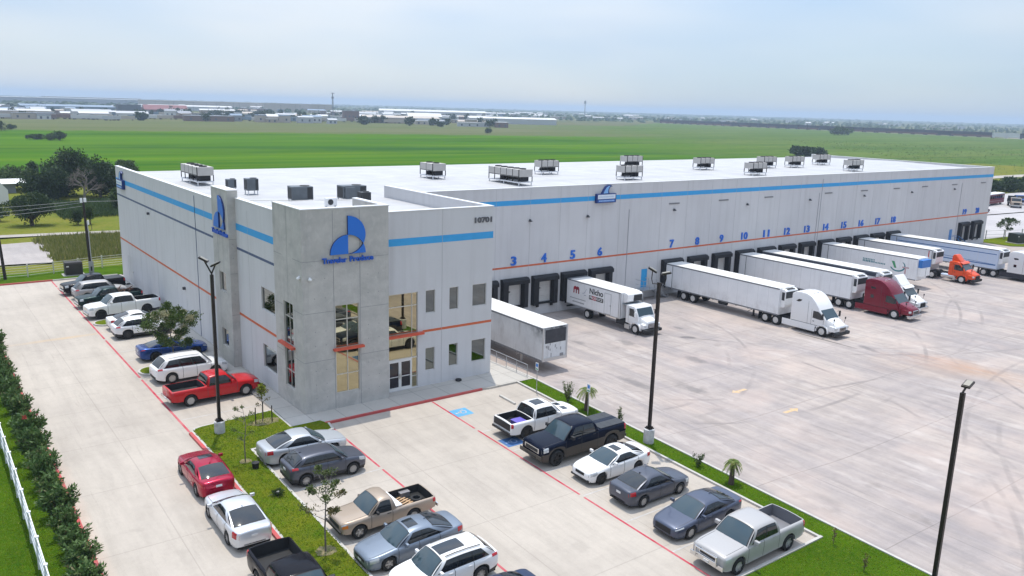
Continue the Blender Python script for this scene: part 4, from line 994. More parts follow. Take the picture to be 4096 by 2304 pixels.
            return X(q+nx*(bl+off), a[1]+(b[1]-a[1])*v, z+abs(n.y)*(bl+off))
        s.roof = roof; s.side = side
        mb = MB()
        for sg in (-1, 1): mb.grid(lambda i, j: side(i/10, j/5, sg), 10, 5)
        mb.grid(lambda i, j: roof(i/10, j/8), 10, 8)
        mb.grid(lambda i, j: screen(i/8, j/5, True), 8, 5); mb.grid(lambda i, j: screen(i/8, j/5, False), 8, 5)
        mb.build('cabin', P.get('cabmat', s.body), s.t, smooth=56)
        def gl(name, fn, u0, u1, v0, v1, m, nu=6, nv=4, ulo=None):
            g_ = MB()
            def q(i, j):
                v = v0+(v1-v0)*j/nv; a = u0+(ulo or 0)*(j/nv); return fn(a+(u1-a)*i/nu, v)
            g_.grid(q, nu, nv); return g_.build(name, m, s.t, smooth=60)
        gl('windshield', lambda u, v: screen(u, v, True, .012), .05, .95, .03, .95, P.get('wsm', CGLASSB))
        gl('window_trim', lambda u, v: screen(u, v, True, .007), .025, .975, .0, .985, TRIM)
        if P.get('rearglass', True): gl('window_trim', lambda u, v: screen(u, v, False, .007), .045, .955, max(0, P.get('rwv', .1)-.04), .96, TRIM)
        if P.get('rearglass', True): gl('rear_window', lambda u, v: screen(u, v, False, .012), .07, .93, P.get('rwv', .1), .93, P.get('rwm', CGLASS))
        for sg in (-1, 1):
            ua, ub = P['win'][0][0]-.012, P['win'][-1][1]+.012
            gl('window_trim', lambda u, v: side(u, v, sg, .005), ua, ub, .045, .945, TRIM)
            for (u0, u1) in P['win']: gl('side_window', lambda u, v: side(u, v, sg, .010), u0, u1, .07, .92, CGLASS)
        if P.get('sunroof'):
            a, b = P['sunroof']; g_ = MB(); g_.grid(lambda i, j: roof(a+(b-a)*i/4, .24+.52*j/4, .008), 4, 4); g_.build('sunroof', CGLASS, s.t, smooth=60)
        if P.get('rails'):
            for sg in (.07, .93): g_ = MB(); g_.tube([tuple(Vector(roof(u, sg))+Vector((0, 0, .05))) for u in (.08, .3, .6, .92)], .02, 6); g_.build('roof_rail', P['rails'], s.t)
        if P.get('antenna', True): g_ = MB(); p0 = Vector(roof(.93, .5)); g_.prism([(p0.x-.1, p0.z-.01), (p0.x-.08, p0.z+.06), (p0.x+.06, p0.z-.01)], -.02, .02); g_.build('antenna', s.body, s.t)
        # mirrors
        qm = wb0+P.get('mir', .42); yb_ = s.w(qm)*.93; zm = s.deck(qm)+.06
        for sg in (-1, 1):
            g_ = MB(); ms = P.get('mirsize', 1.)
            g_.cbox((s.L/2-qm, sg*(yb_+.14*ms), zm+.05*ms), (.12*ms, .22*ms, .15*ms)); g_.cbox((s.L/2-qm, sg*(yb_-.0), zm), (.06, .2, .05)); g_.build('mirror', P.get('mirmat', s.body), s.t, smooth=40, bevel=.025)
        for q in P.get('handles', ()):
            for sg in (-1, 1):
                g_ = MB(); c = s.skin(q, 4.1, sg, .012); g_.cbox(c, (.19, .025, .03)); g_.build('door_handle', P.get('hmat', s.body), s.t)
    def details(s, trim):
        P = s.P; x0 = s.L/2
        for k in P.get('lamps', ()): s.patch(*k)
        for nm, m, y0, y1, z0, z1, xo in P.get('front', ()):
            g_ = MB(); g_.box(x0-.06+xo, x0+xo, y0, y1, z0, z1); g_.build(nm, m, s.t, bevel=.015, smooth=30)
        for nm, m, y0, y1, z0, z1, xo in P.get('rear', ()):
            g_ = MB(); g_.box(-x0-xo, -x0-xo+.06, y0, y1, z0, z1); g_.build(nm, m, s.t, bevel=.015, smooth=30)

PLAN_S = [(0, .62), (.03, .72), (.1, .80), (.22, .875), (.4, .935), (.7, .975), (1.2, 1.0)]
def plan(L, tail=(.72, .82, .9, .955, .985)):
    return PLAN_S+[(L-1.1, 1.0), (L-.65, tail[4]), (L-.38, tail[3]), (L-.16, tail[2]), (L-.05, tail[1]), (L, tail[0])]
def sedan(L=4.75, W=1.83, H=1.45, fx=.93, wbs=2.75, r=.33, low=False, **kw):
    rx = fx+wbs
    P = dict(L=L, W=W, fx=fx, rx=rx, r=r, tw=.22, plan=plan(L), crown=.055,
        deck=[(0, .60), (.05, .66), (.25, .725), (.8, .82), (1.25, .885), (1.6, .91), (2.6, .95), (3.4, .985), (L-.75, 1.015), (L-.3, 1.03), (L-.06, 1.0), (L, .93)],
        bot=[(0, .30), (.15, .2), (.5, .19), (L-.6, .2), (L-.2, .27), (L, .36)],
        cab=(1.26, 2.18, 3.2, 4.22*L/4.75, H), win=((.13, .44), (.45, .79)), seams=(1.42, 2.45, 3.5), handles=(2.25, 3.25), hood=(.14, 1.25),
        lamps=[('headlight', LAMP, .03, .50, 3.5, 5.5), ('tail_light', TAIL, L-.40, L-.02, 3.5, 5.3)],
        front=[('grille', TRIM, -.42, .42, .47, .60, .012), ('grille', TRIM, -.52, .52, .24, .36, .0), ('license_plate', PLATE, -.15, .15, .4, .5, .02)],
        rear=[('license_plate', PLATE, -.15, .15, .72, .84, .015), ('bumper', TRIM, -.5, .5, .36, .45, .0)])
    P.update(kw); return P
def suv(L=4.65, W=1.85, H=1.68, fx=.92, wbs=2.7, r=.36, **kw):
    rx = fx+wbs
    P = dict(L=L, W=W, fx=fx, rx=rx, r=r, tw=.23, plan=plan(L, (.78, .86, .92, .965, .99)), crown=.04, yt=.75,
        deck=[(0, .72), (.05, .80), (.25, .90), (.8, .99), (1.2, 1.03), (1.6, 1.05), (2.6, 1.08), (3.6, 1.11), (L-.2, 1.13), (L-.05, 1.10), (L, 1.02)],
        bot=[(0, .32), (.15, .25), (.5, .24), (L-.6, .25), (L-.2, .33), (L, .42)],
        cab=(1.18, 1.82, L-.72, L-.16, H), win=((.10, .37), (.38, .64), (.655, .88)), seams=(1.3, 2.3, 3.25), handles=(2.1, 3.05), hood=(.16, 1.1), rbow=.02, bow=.12,
        lamps=[('headlight', LAMP, .03, .50, 3.6, 5.5), ('tail_light', TAIL, L-.42, L-.02, 4.0, 5.9)],
        front=[('grille', TRIM, -.45, .45, .54, .70, .012), ('grille', TRIM, -.55, .55, .30, .42, .0), ('license_plate', PLATE, -.15, .15, .45, .53, .02)],
        rear=[('license_plate', PLATE, -.15, .15, .82, .94, .02), ('bumper', TRIM, -.62, .62, .40, .54, .01)])
    P.update(kw); return P
def pickup(L=5.8, W=1.95, H=1.85, fx=1.0, wbs=3.6, r=.40, cab1=3.75, nose=.98, rail=1.22, boxy=True, crew=True, **kw):
    rx = fx+wbs
    if boxy: pl = [(0, .80), (.03, .87), (.1, .925), (.25, .96), (.6, .99), (1.2, 1.), (L-.3, 1.), (L-.06, .985), (L, .95)]
    else: pl = [(0, .70), (.03, .79), (.1, .86), (.25, .925), (.6, .98), (1.2, 1.), (L-.3, 1.), (L-.06, .985), (L, .95)]
    P = dict(L=L, W=W, fx=fx, rx=rx, r=r, ra=r+.09, tw=.27, plan=pl, crown=.06, yb=.93, yt=.78, tuck=.97, shoulder=.09,
        deck=[(0, nose-.08), (.05, nose), (.3, nose+.06), (1.0, nose+.12), (1.5, nose+.15), (2.2, rail-.03), (cab1-.05, rail-.02), (cab1, rail), (L-.05, rail), (L, rail-.02)],
        bot=[(0, .45), (.2, .38), (.6, .36), (L-.5, .42), (L, .5)],
        cab=(1.50, 2.12, cab1-.22, cab1-.02, H), rbow=.0, bow=.1, win=((.12, .50), (.54, .92)) if crew else ((.14, .62), (.68, .92)), seams=(1.55, 2.62, cab1-.08) if crew else (1.55, cab1-.5, cab1-.06), handles=(2.45, 3.4) if crew else (2.5,), hood=(.12, 1.4),
        bed=(cab1+.06, L-.09, .72), clear=.34, antenna=False, mirsize=1.25, mirmat=TRIM,
        lamps=[('headlight', LAMP, .012, .40, 3.4, 5.4), ('tail_light', TAIL, L-.17, L-.005, 3.3, 5.6)],
        front=[('grille', CHROME, -.55, .55, nose-.33, nose-.06, .012), ('bumper', CHROME, -.86, .86, .48, .66, .09), ('bumper', TRIM, -.8, .8, .36, .47, .05), ('license_plate', PLATE, -.15, .15, .5, .62, .11)],
        rear=[('bumper', CHROME, -.9, .9, .5, .66, .12), ('license_plate', PLATE, -.15, .15, .54, .64, .14)])
    P.update(kw); return P

def put(wx, wy, rz, P, near='-y'):
    """vehicle origin (centre of its footprint) given the midpoint of its visible pair of wheels"""
    return wx, wy
SL = math.atan(.0306)
def car(name, label, cat, fwd, xf, y_near, P, body, deg=0., **kw):
    """fwd=+1 nose to +x, -1 nose to -x; xf = x of the front axle, y_near = outer face of the near (low y) wheels"""
    if fwd > 0: xc = xf+P['fx']-P['L']/2; rz = 0.
    else: xc = xf-P['fx']+P['L']/2; rz = PI
    yc = y_near+P['W']/2-.03; z = gz(yc)
    c = Car(name, label, cat, (xc, yc, z), rz+R(deg), body, P, **kw)
    s = (.0306 if yc < -2 else -.0132)
    c.t.rotation_mode = 'XYZ'; c.t.rotation_euler = (math.atan(s)*(1 if fwd > 0 else -1), 0, rz+R(deg))
    return c
GR1 = 'vehicles parked along the left wall of the building'; GR2 = 'vehicles parked beside the grass island'; GR3 = 'vehicles parked along the green verge'
SILV = paint('silver', (.45, .475, .51), .35, .38); WHT = paint('white', (.78, .78, .785), 0, .25); GREY = paint('grey', (.08, .088, .115), .4, .36); DGRY = paint('charcoal', (.075, .085, .105), .6, .3)
NAVY = paint('navy', (.003, .006, .018), .2, .2); BLACK = paint('black', (.010, .010, .014), .1, .2); REDC = paint('red', (.46, .004, .008), .0, .25); CRIM = paint('crimson', (.36, .006, .035), .45, .25)
BLUEC = paint('blue', (.012, .05, .22), .5, .25); TAN = paint('tan', (.37, .30, .24), .3, .4); SKYB = paint('ice_blue', (.20, .24, .30), .45, .36); GUN = paint('gunmetal', (.075, .09, .135), .4, .36); LSIL = paint('light_silver', (.40, .39, .39), .12, .4)

# ---- row by the verge (noses to -x unless noted)
car('pickup_truck', 'white crew cab pickup with black tailgate and open bed', 'pickup', 1, 13.0, -9.85, pickup(L=5.4, W=1.9, H=1.80, fx=.95, wbs=3.25, r=.40, cab1=3.72, nose=.98, rail=1.15, boxy=False, mirmat=WHT, yt=.76,
    rear=[('tailgate', TRIM, -.82, .82, .70, 1.13, .012), ('bumper', TRIM, -.88, .88, .48, .62, .1)], front=[('grille', TRIM, -.5, .5, .62, .9, .012), ('bumper', WHT, -.84, .84, .45, .6, .05)], handles=(2.4, 3.4), sunroof=(.25, .8)), WHT, group=GR3, wheels=('six', RIMD)).patch('hood_vent', CGLASS, .75, 1.15, 8.6, 9.7, .01)
t = thing('purple_box', 'flat purple box lying in the bed of the white pickup', 'box', (9.65, -9.2, .5)); mb = MB(); mb.box(-.35, .35, -.4, .4, 0, .22); mb.build('box', mat('purple_plastic', (.13, .10, .45), .5), t, bevel=.02); mb = MB(); mb.box(-.37, .37, -.42, .42, .22, .26); mb.build('lid', MATS['purple_plastic'], t)
car('pickup_truck', 'dark navy crew cab pickup with covered bed and dark brown lower trim', 'pickup', -1, 9.0, -13.55, pickup(L=6.3, W=2.05, H=2.05, fx=1.02, wbs=4.15, r=.46, cab1=4.15, nose=1.16, rail=1.42, two_z=.7,
    cab=(1.58, 2.25, 3.85, 4.12, 2.06), win=((.12, .47), (.5, .9)), seams=(1.65, 2.8, 4.05), handles=(2.6, 3.75), hmat=TRIM, bed=None, tw=.33, poke=.04, ra=.58, front=[('grille', CHROME, -.62, .62, .80, 1.1, .014), ('grille', TRIM, -.54, .54, .85, 1.05, .03), ('bumper', mat('bronze_trim', (.06, .053, .047), .45, .3), -.96, .96, .52, .74, .1), ('bumper', TRIM, -.5, .5, .55, .66, .12)], rear=[('bumper', MATS['bronze_trim'], -.94, .94, .55, .72, .12)]), NAVY, group=GR3, wheels=('six', RIMD), two=MATS['bronze_trim'])
_d = [o for o in COL.objects if o.get('label', '').startswith('dark navy crew')][0]
mb = MB()
for k in range(4): mb.box(-3.08+.48*k, -3.08+.48*(k+1)-.012, -.88, .88, 1.44, 1.475)
mb.build('bed_cover', mat('bed_cover', (.03, .034, .04), .5, var=.2, vscale=2.), _d)
car('sedan', 'white sedan with black sunroof and low sporty bumper', 'sedan', -1, 9.68, -16.53, sedan(L=4.62, W=1.8, H=1.42, fx=.84, wbs=2.72, sunroof=(.08, .5), deck=[(0, .62), (.05, .69), (.25, .76), (.8, .85), (1.25, .90), (1.6, .92), (2.6, .95), (3.4, .985), (3.9, 1.02), (4.3, 1.03), (4.56, 1.0), (4.62, .93)], front=[('grille', DARK, -.34, .34, .5, .66, .02), ('grille', TRIM, -.7, .7, .23, .34, .01), ('license_plate', PLATE, -.15, .15, .38, .48, .03)]), WHT, group=GR3, wheels=('ten', RIMD))
car('sedan', 'dark grey sedan backed out with its tail to the red line', 'sedan', 1, 12.5, -19.5, sedan(L=4.62, W=1.78, H=1.48, fx=.93, wbs=2.68, r=.32), GREY, group=GR3, wheels=('ten', None))
car('sedan', 'dark blue grey sedan with wide black grille facing the red line', 'sedan', -1, 9.55, -22.87, sedan(L=4.88, W=1.86, H=1.44, fx=1.0, wbs=2.8, r=.34, front=[('grille', DARK, -.48, .48, .36, .64, .022), ('grille', TRIM, -.6, .6, .22, .32, .0)], lamps=[('headlight', LAMP, .07, .5, 4.6, 5.5), ('tail_light', TAIL, 4.46, 4.85, 4.2, 5.4)]), GUN, group=GR3, wheels=('five', None))
car('pickup_truck', 'silver crew cab pickup with empty bed and front brush guard', 'pickup', -1, 9.1, -26.0, pickup(L=5.75, W=2.0, H=1.87, fx=.98, wbs=3.62, r=.40, cab1=3.85, nose=1.0, rail=1.24, mirmat=LSIL, bedmat=mat('bed_grey', (.20, .20, .22), .6, .3),
    front=[('grille', CHROME, -.5, .5, .70, .98, .014), ('grille', TRIM, -.44, .44, .74, .94, .028), ('bumper', CHROME, -.92, .92, .46, .66, .1), ('license_plate', PLATE, -.15, .15, .5, .62, .13), ('brush_guard', CHROME, -.62, -.54, .55, 1.05, .2), ('brush_guard', CHROME, .54, .62, .55, 1.05, .2), ('brush_guard', CHROME, -.6, .6, .98, 1.04, .21), ('brush_guard', CHROME, -.6, .6, .72, .78, .21)]), LSIL, group=GR3, wheels=('six', None))
# ---- row by the grass island
car('sedan', 'silver sedan nose to the building in the first stall by the island', 'sedan', 1, -.85, -5.9, sedan(L=4.75, W=1.83, H=1.45, fx=.92, wbs=2.75, cab=(1.35, 2.15, 3.15, 4.25, 1.46), antenna=False), SILV, group=GR2, wheels=('five', None))
car('small_suv', 'dark slate small crossover with black ten spoke wheels', 'crossover', 1, -1.0, -8.68, suv(L=4.3, W=1.76, H=1.60, fx=.86, wbs=2.62, r=.335, cab=(1.12, 1.8, 3.55, 4.12, 1.60), rails=None, two_n=1), GREY, group=GR2, wheels=('ten', None), two=TRIM)
TP = pickup(L=4.9, W=1.76, H=1.62, fx=.86, wbs=2.83, r=.345, cab1=2.78, nose=.86, rail=1.0, boxy=False, crew=False, cab=(1.3, 1.9, 2.55, 2.76, 1.63), win=((.13, .82),), seams=(1.45, 2.55), handles=(2.35,), bed=(2.9, 4.82, .55), hmat=TRIM, ra=.42, tw=.24, mirsize=.9, front=[('grille', TRIM, -.48, .48, .6, .78, .012), ('bumper', TRIM, -.78, .78, .44, .58, .08)], lamps=[('headlight', LAMP, .03, .22, 4.3, 5.3), ('turn_signal', AMBER, .05, .3, 3.2, 4.2), ('tail_light', TAIL, 4.72, 4.89, 3.3, 5.4)])
car('pickup_truck', 'tan single cab pickup with a white board and scrap in its bed', 'pickup', -1, -3.55, -14.6, TP, TAN, group=GR2, wheels=('five', None))
car('sedan', 'ice blue sedan with dark sunroof facing the grass island', 'sedan', -1, -3.62, -17.55, sedan(L=4.85, W=1.82, H=1.46, fx=.97, wbs=2.8, sunroof=(.06, .52), cab=(1.35, 2.1, 3.2, 4.3, 1.46)), SKYB, group=GR2, wheels=('five', None))
car('small_suv', 'white crossover with black panoramic roof at the bottom edge', 'crossover', -1, -3.5, -20.35, suv(L=4.6, W=1.84, H=1.66, fx=.9, wbs=2.72, r=.37, sunroof=(.02, .62), rails=TRIM, two_n=1), WHT, group=GR2, wheels=('ten', RIMS), two=TRIM)
car('sedan', 'dark blue car roof just showing at the bottom edge', 'sedan', -1, -3.3, -23.35, sedan(), paint('deep_blue', (.012, .025, .07), .3), group=GR2)
# load of the tan pickup
t = thing('scrap_pallet', 'broken wooden pallet lying in the tan pickup bed', 'pallet', (-.9, -13.75, .27), .3)
PLY = mat('raw_wood', (.50, .32, .18), .8, var=.3, vscale=4.)
for k in range(5): mb = MB(); mb.box(-.45, .45, -.4+.19*k, -.4+.19*k+.09, .06, .09); mb.build('slat', PLY, t)
for y in (-.3, .3): mb = MB(); mb.box(y-.04, y+.04, -.42, .42, 0, .06); mb.build('runner', PLY, t)
tag(inst('spare_tyre', wheel_mesh(.30, .2, 'steel')[0], None, (-.15, -13.85, .34), (PI/2, 0, 0)), 'loose tyre lying at the tail of the tan pickup bed', 'tyre')
mb = MB(); mb.box(-.25, .25, -.2, .2, 0, .3); mb.box(-.27, .27, -.22, .22, .3, .34); tag(mb.build('metal_toolbox', mat('dull_metal', (.25, .24, .25), .5, .4), loc=(-.45, -13.1, .2)), 'dull grey metal box in the tan pickup bed', 'toolbox')
mb = MB(); mb.box(-.3, .3, -.78, .78, 0, .04); tag(mb.build('bed_plate', WHT, loc=(-1.62, -13.78, .66)), 'white board laid across the front of the tan pickup bed', 'board')
# ---- two parked on the drive and the black pickup (noses away / towards the camera)
def lane_car(name, label, cat, x_left, y_front, P, body, away=True, **kw):
    xc = x_left+P['W']/2-.03; yc = y_front+P['fx']-P['L']/2 if away else y_front-P['fx']+P['L']/2
    c = Car(name, label, cat, (xc, yc, gz(yc)), PI/2 if away else -PI/2, body, P, **kw)
    c.t.rotation_euler = (0, -SL if away else SL, PI/2 if away else -PI/2)
    return c
lane_car('sedan', 'crimson sedan with sunroof parked by the red curb', 'sedan', -8.6, -4.05, sedan(L=4.62, W=1.8, H=1.44, fx=.92, wbs=2.7, sunroof=(.05, .45), cab=(1.35, 2.1, 3.25, 4.15, 1.44)), CRIM, wheels=('ten', None))
lane_car('sedan', 'pale silver sedan parked behind the crimson one', 'sedan', -8.72, -9.15, sedan(L=4.8, W=1.84, H=1.46, fx=.95, wbs=2.73, lamps=[('headlight', LAMP, .07, .5, 4.1, 5.6), ('tail_light', TAIL, 4.4, 4.79, 3.2, 5.4)]), paint('pale_silver', (.64, .66, .70), .45, .3), wheels=('ten', None))
lane_car('pickup_truck', 'black pickup with open bed cut off by the bottom edge', 'pickup', -8.75, -19.4, pickup(L=5.8, W=1.98, H=1.85, fx=1.0, wbs=3.6, rear=[('bumper', CHROME, -.9, .9, .48, .64, .12)]), BLACK, away=False, wheels=('six', None))
# ---- row along the left wall
car('pickup_truck', 'red extended cab pickup with open bed', 'pickup', 1, -1.75, 5.75, pickup(L=5.75, W=1.98, H=1.78, fx=.98, wbs=3.6, r=.38, cab1=3.55, nose=.95, rail=1.14, boxy=False, crew=False, mirmat=REDC, ra=.46), REDC, deg=2.5, group=GR1, wheels=('six', None))
car('large_suv', 'white seven seat suv next to the red pickup', 'suv', 1, -2.1, 11.05, suv(L=5.0, W=1.98, H=1.76, fx=.98, wbs=3.02, r=.38, rails=mat('rail_silver', (.5, .5, .5), .3, .8), win=((.09, .34), (.37, .60), (.64, .9))), WHT, deg=3, group=GR1, wheels=('five', None))
car('coupe', 'deep blue coupe half hidden by the small tree', 'car', 1, -1.75, 17.0, sedan(L=4.95, W=1.9, H=1.42, fx=.95, wbs=2.95, r=.35, cab=(1.6, 2.4, 3.25, 4.35, 1.40), win=((.14, .5), (.54, .74)), lamps=[('headlight', LAMP, .06, .4, 4.3, 5.4), ('tail_light', TAIL, 4.62, 4.93, 4.0, 5.2)]), BLUEC, deg=1, group=GR1, wheels=('five', RIMD))
car('small_suv', 'white crossover with black wheels behind the small tree', 'crossover', 1, -2.35, 24.55, suv(L=4.55, W=1.84, H=1.66, fx=.9, wbs=2.7, r=.37, cab=(1.25, 1.95, 3.75, 4.35, 1.66), two_n=1), paint('pearl_white', (.74, .75, .77), .1, .25), deg=2, group=GR1, wheels=('five', RIMD), two=TRIM)
car('sedan', 'white sedan between the stall island and the white crossover', 'sedan', 1, -1.9, 27.6, sedan(L=4.85, W=1.84, H=1.45, fx=.95, wbs=2.8), WHT, deg=2, group=GR1)
car('pickup_truck', 'white crew cab pickup with dirty rear door and open bed', 'pickup', -1, -5.6, 32.9, pickup(L=6.2, W=2.03, H=2.0, fx=1.0, wbs=3.95, r=.42, cab1=4.05, nose=1.1, rail=1.35, cab=(1.5, 2.15, 3.8, 4.02, 2.0), seams=(1.6, 2.75, 3.98), bed=(4.12, 6.1, .8), mirmat=WHT), WHT, deg=5, group=GR1, wheels=('six', RIMD))
car('pickup_truck', 'dark green pickup with junk filled bed behind the white crew cab', 'pickup', -1, -5.6, 37.6, pickup(L=5.7, W=1.95, H=1.8, fx=.98, wbs=3.55, cab1=3.6, nose=.98, rail=1.2), paint('dark_green', (.012, .03, .032), .3), deg=4, group=GR1)
t = thing('scrap_pile', 'brown pipes and boards heaped in the dark green pickup bed', 'scrap', (-2.2, 39.0, gz(38)+.8), .2)
random.seed(8)
for k in range(14): mb = MB(); x = random.uniform(-.9, .5); y = random.uniform(-.6, .6); mb.tube([(x, y, .0+.03*k), (x+random.uniform(.2, .9), y+random.uniform(-.5, .5), .1+.05*k)], .04, 5); mb.build('scrap_piece', mat('rusty_brown', (.16, .085, .06), .8, var=.3), t)
car('large_suv', 'silver suv behind the dark green pickup', 'suv', 1, -2.3, 41.6, suv(L=4.9, W=1.9, H=1.75, fx=.95, wbs=2.85), LSIL, deg=3, group=GR1)
car('pickup_truck', 'black crew cab pickup with covered bed at the far end', 'pickup', -1, -5.8, 44.6, pickup(L=5.8, W=2.0, H=1.92, fx=1.0, wbs=3.6, r=.42, cab1=3.85, nose=1.05, rail=1.28, boxy=False, bed=None, mirmat=CHROME), BLACK, deg=6, group=GR1, wheels=('five', RIMS))
_d = [o for o in COL.objects if o.get('label', '').startswith('black crew cab pickup')][0]
mb = MB(); mb.box(-2.83, -1.02, -.86, .86, 1.305, 1.345); mb.build('bed_cover', mat('black_vinyl', (.012, .013, .018), .5), _d, bevel=.02)
# ================================================================ TRUCKS AND TRAILERS
g = G('trailer_white', .4); c = g.mix(g.noise(.6, 5, .6), (.84, .845, .86), (.78, .785, .80)); c = g.mix(g.math('MULTIPLY', g.noise(1.3, 6, .7, stretch=(1.6, 1.6, .12), lo=.5, hi=.75), .35), c, (.55, .54, .53)); TW = g.out(c); TROOF = mat('trailer_roof', (.76, .75, .73), .5, var=.12, vscale=.6)
TRAIL = mat('trailer_rail', (.20, .21, .23), .5, .4); ALU = mat('aluminium', (.52, .53, .54), .35, .7); FRAMEB = mat('frame_black', (.02, .02, .022), .7)
OLDW = None
g = G('weathered_trailer', .5); c = g.mix(g.noise(.5, 5, .6), (.72, .73, .74), (.60, .61, .62))
c = g.mix(g.math('MULTIPLY', g.noise(1.5, 6, .7, stretch=(1, 1, .25), lo=.5, hi=.75), .5), c, (.30, .28, .26))
d = g.math('MULTIPLY', g.remap(g.z, 1.2, 2.5), g.math('MULTIPLY', g.remap(g.y, 4.2, 1.5), g.noise(1.4, 5, .65, lo=.3, hi=.6))); c = g.mix(d, c, (.012, .012, .014))
OLDW = g.out(c)
g = G('stained_trailer', .4); c = g.mix(g.noise(.6, 5, .6), (.82, .825, .84), (.75, .76, .78))
d = g.math('MULTIPLY', g.remap(g.z, 1.0, -.2), g.noise(1.1, 6, .7, stretch=(1, 1, .5), lo=.42, hi=.7)); c = g.mix(g.math('MULTIPLY', d, .7), c, (.38, .35, .32)); STW = g.out(c)
def seams(L, zb, zt, hw, n, t):
    mb = MB()
    for k in range(1, n):
        x = L*k/n
        for s in (-1, 1): mb.box(x-.012, x+.012, s*hw-.004, s*hw+.004, zb+.12, zt-.1)
    mb.build('panel_seam', mat('panel_seam', (.60, .61, .62), .5), t)
def trailer(x, rear, nose, label, side=TW, reefer='white', tandem=(2.9, 4.2), gear=None, front=None, bars=True, rearline=True, zt=3.72, hw=1.27):
    """semi-trailer backed to the dock; local x = 0 at the rear doors, + towards the nose"""
    L_ = rear-nose; t = thing('semi_trailer', label, 'trailer', (x, rear, -1.2), -PI/2, 'semi trailers backed up to the docks'); zb = 1.03
    mb = MB(); mb.box(0, L_, -hw, hw, zb, zt-.05); b = mb.build('box_body', side, t, bevel=.02)
    mb = MB(); mb.box(.02, L_-.02, -hw+.03, hw-.03, zt-.06, zt); mb.build('roof', TROOF, t)
    mb = MB()
    for s in (-1, 1): mb.box(.0, L_, s*(hw+.008)-.012, s*(hw+.008)+.012, zt-.14, zt-.03); mb.box(.0, L_, s*(hw+.008)-.012, s*(hw+.008)+.012, zb-.04, zb+.09)
    mb.build('side_rail', TRAIL, t)
    seams(L_, zb, zt, hw, 12, t)
    mb = MB()
    for s in (-1, 1): mb.box(-.02, .14, s*hw-.02, s*hw+.02, zb-.02, zt+.01)
    if rearline:
        for s in (-1, 1): mb.box(1.06, 1.12, s*(hw+.005)-.006, s*(hw+.005)+.006, zb+.1, zt-.15)
    mb.box(-.02, .1, -hw, hw, zt-.06, zt+.012); mb.build('door_frame', FRAMEB, t)
    mb = MB(); mb.box(-.03, -.0, -hw+.1, hw-.1, zb, zt-.1); mb.build('rear_door', DOORP, t)
    mb = MB()
    for s in (-1, 1): mb.box(1.2, 6.2, s*.5-.05, s*.5+.05, .78, 1.02)
    mb.box(L_-2.4, L_-.2, -.5, .5, .9, 1.02)
    for q in range(9): mb.box(.8+q*(L_-1.4)/9, .88+q*(L_-1.4)/9, -hw+.05, hw-.05, .92, 1.02)
    mb.build('under_frame', FRAMEB, t)
    for ax in tandem:
        for s in (-1, 1): add_wheel(t, ax, s*1.0, .5, .5, 'truck', z=.5)
    for s in (-1, 1): mb = MB(); mb.box(tandem[0]-.85, tandem[0]-.82, s*1.0-.3, s*1.0+.3, .2, .95); mb.build('mud_flap', BLACKR, t)
    gx = L_-(gear or 3.1)
    for s in (-1, 1): mb = MB(); mb.box(gx-.07, gx+.07, s*.85-.07, s*.85+.07, .25, 1.0); mb.box(gx-.16, gx+.16, s*.85-.13, s*.85+.13, .0 if front == 'parked' else .22, .06 if front == 'parked' else .28); mb.obox((gx-.45, s*.7, .75), (.42, 0, .25), (0, .03, 0), (.02, 0, .04)); mb.build('landing_leg', ALU if front == 'parked' else FRAMEB, t)
    if reefer == 'tank' or reefer == 'white': mb = MB(); mb.tube([(L_-7.6, -.75, .78), (L_-6.6, -.75, .78)], .24, 12); mb.build('fuel_tank', FRAMEB, t, smooth=40)
    # nose
    mb = MB(); mb.box(L_, L_+.012, -hw+.06, hw-.06, zb+.1, zt-.12); nm = {'blue': 'nose_panel'}.get(reefer, 'nose_panel'); mb.build(nm, ALU if reefer == 'steel' else side, t)
    if reefer in ('white', 'steel', 'dark'):
        mb = MB(); mb.prism([(L_+.013, 1.75), (L_+.45, 1.85), (L_+.52, 2.1), (L_+.52, 3.45), (L_+.36, 3.62), (L_+.013, 3.66)], -1.0, 1.0); r_ = mb.build('reefer_unit', WHITE, t, bevel=.05)
        mb = MB(); mb.box(L_+.5, L_+.535, -.92, .92, 2.75, 3.4); mb.build('grille', GRILL, r_)
        for s in (-1, 1): mb = MB(); mb.box(L_+.12, L_+.44, s*1.0-.008, s*1.0+.008, 2.55, 3.35); mb.build('side_grille', GRILL, r_)
        mb = MB(); mb.box(L_+.1, L_+.45, -.6, .6, 3.62, 3.66); mb.build('vent', FRAMEB, r_)
    elif reefer == 'blue':
        mb = MB(); mb.box(L_+.013, L_+.5, -1.05, 1.05, 1.5, 2.6); r_ = mb.build('reefer_unit', WHITE, t, bevel=.05); mb = MB(); mb.box(L_+.013, L_+.51, -1.05, 1.05, 2.6, 3.55); mb.build('upper_cover', mat('reefer_blue', (.03, .17, .5), .4), r_, bevel=.05)
        mb = MB(); mb.box(L_+.5, L_+.51, -.02, .02, 1.5, 2.58); mb.build('seam', FRAMEB, r_)
    elif reefer == 'old':
        mb = MB(); mb.box(L_+.012, L_+.03, -1.0, 1.08, 2.42, 3.52); mb.build('burnt_panel', mat('soot', (.06, .06, .07), .8, var=.4, vscale=2.), t)
        mb = MB(); [mb.box(L_+.0, L_+.05, s*1.2-.07, s*1.2+.07, zb, zt-.08) for s in (-1, 1)]; mb.box(L_, L_+.06, -1.25, 1.25, zb-.05, zb+.22); mb.build('corner_post', ALU, t)
        mb = MB()
        random.seed(3)
        for k in range(9): y = random.uniform(-.9, .9); z = random.uniform(1.3, 2.3); mb.box(L_+.012, L_+.03, y-.03, y+.03, z-.05, z+random.uniform(.02, .3))
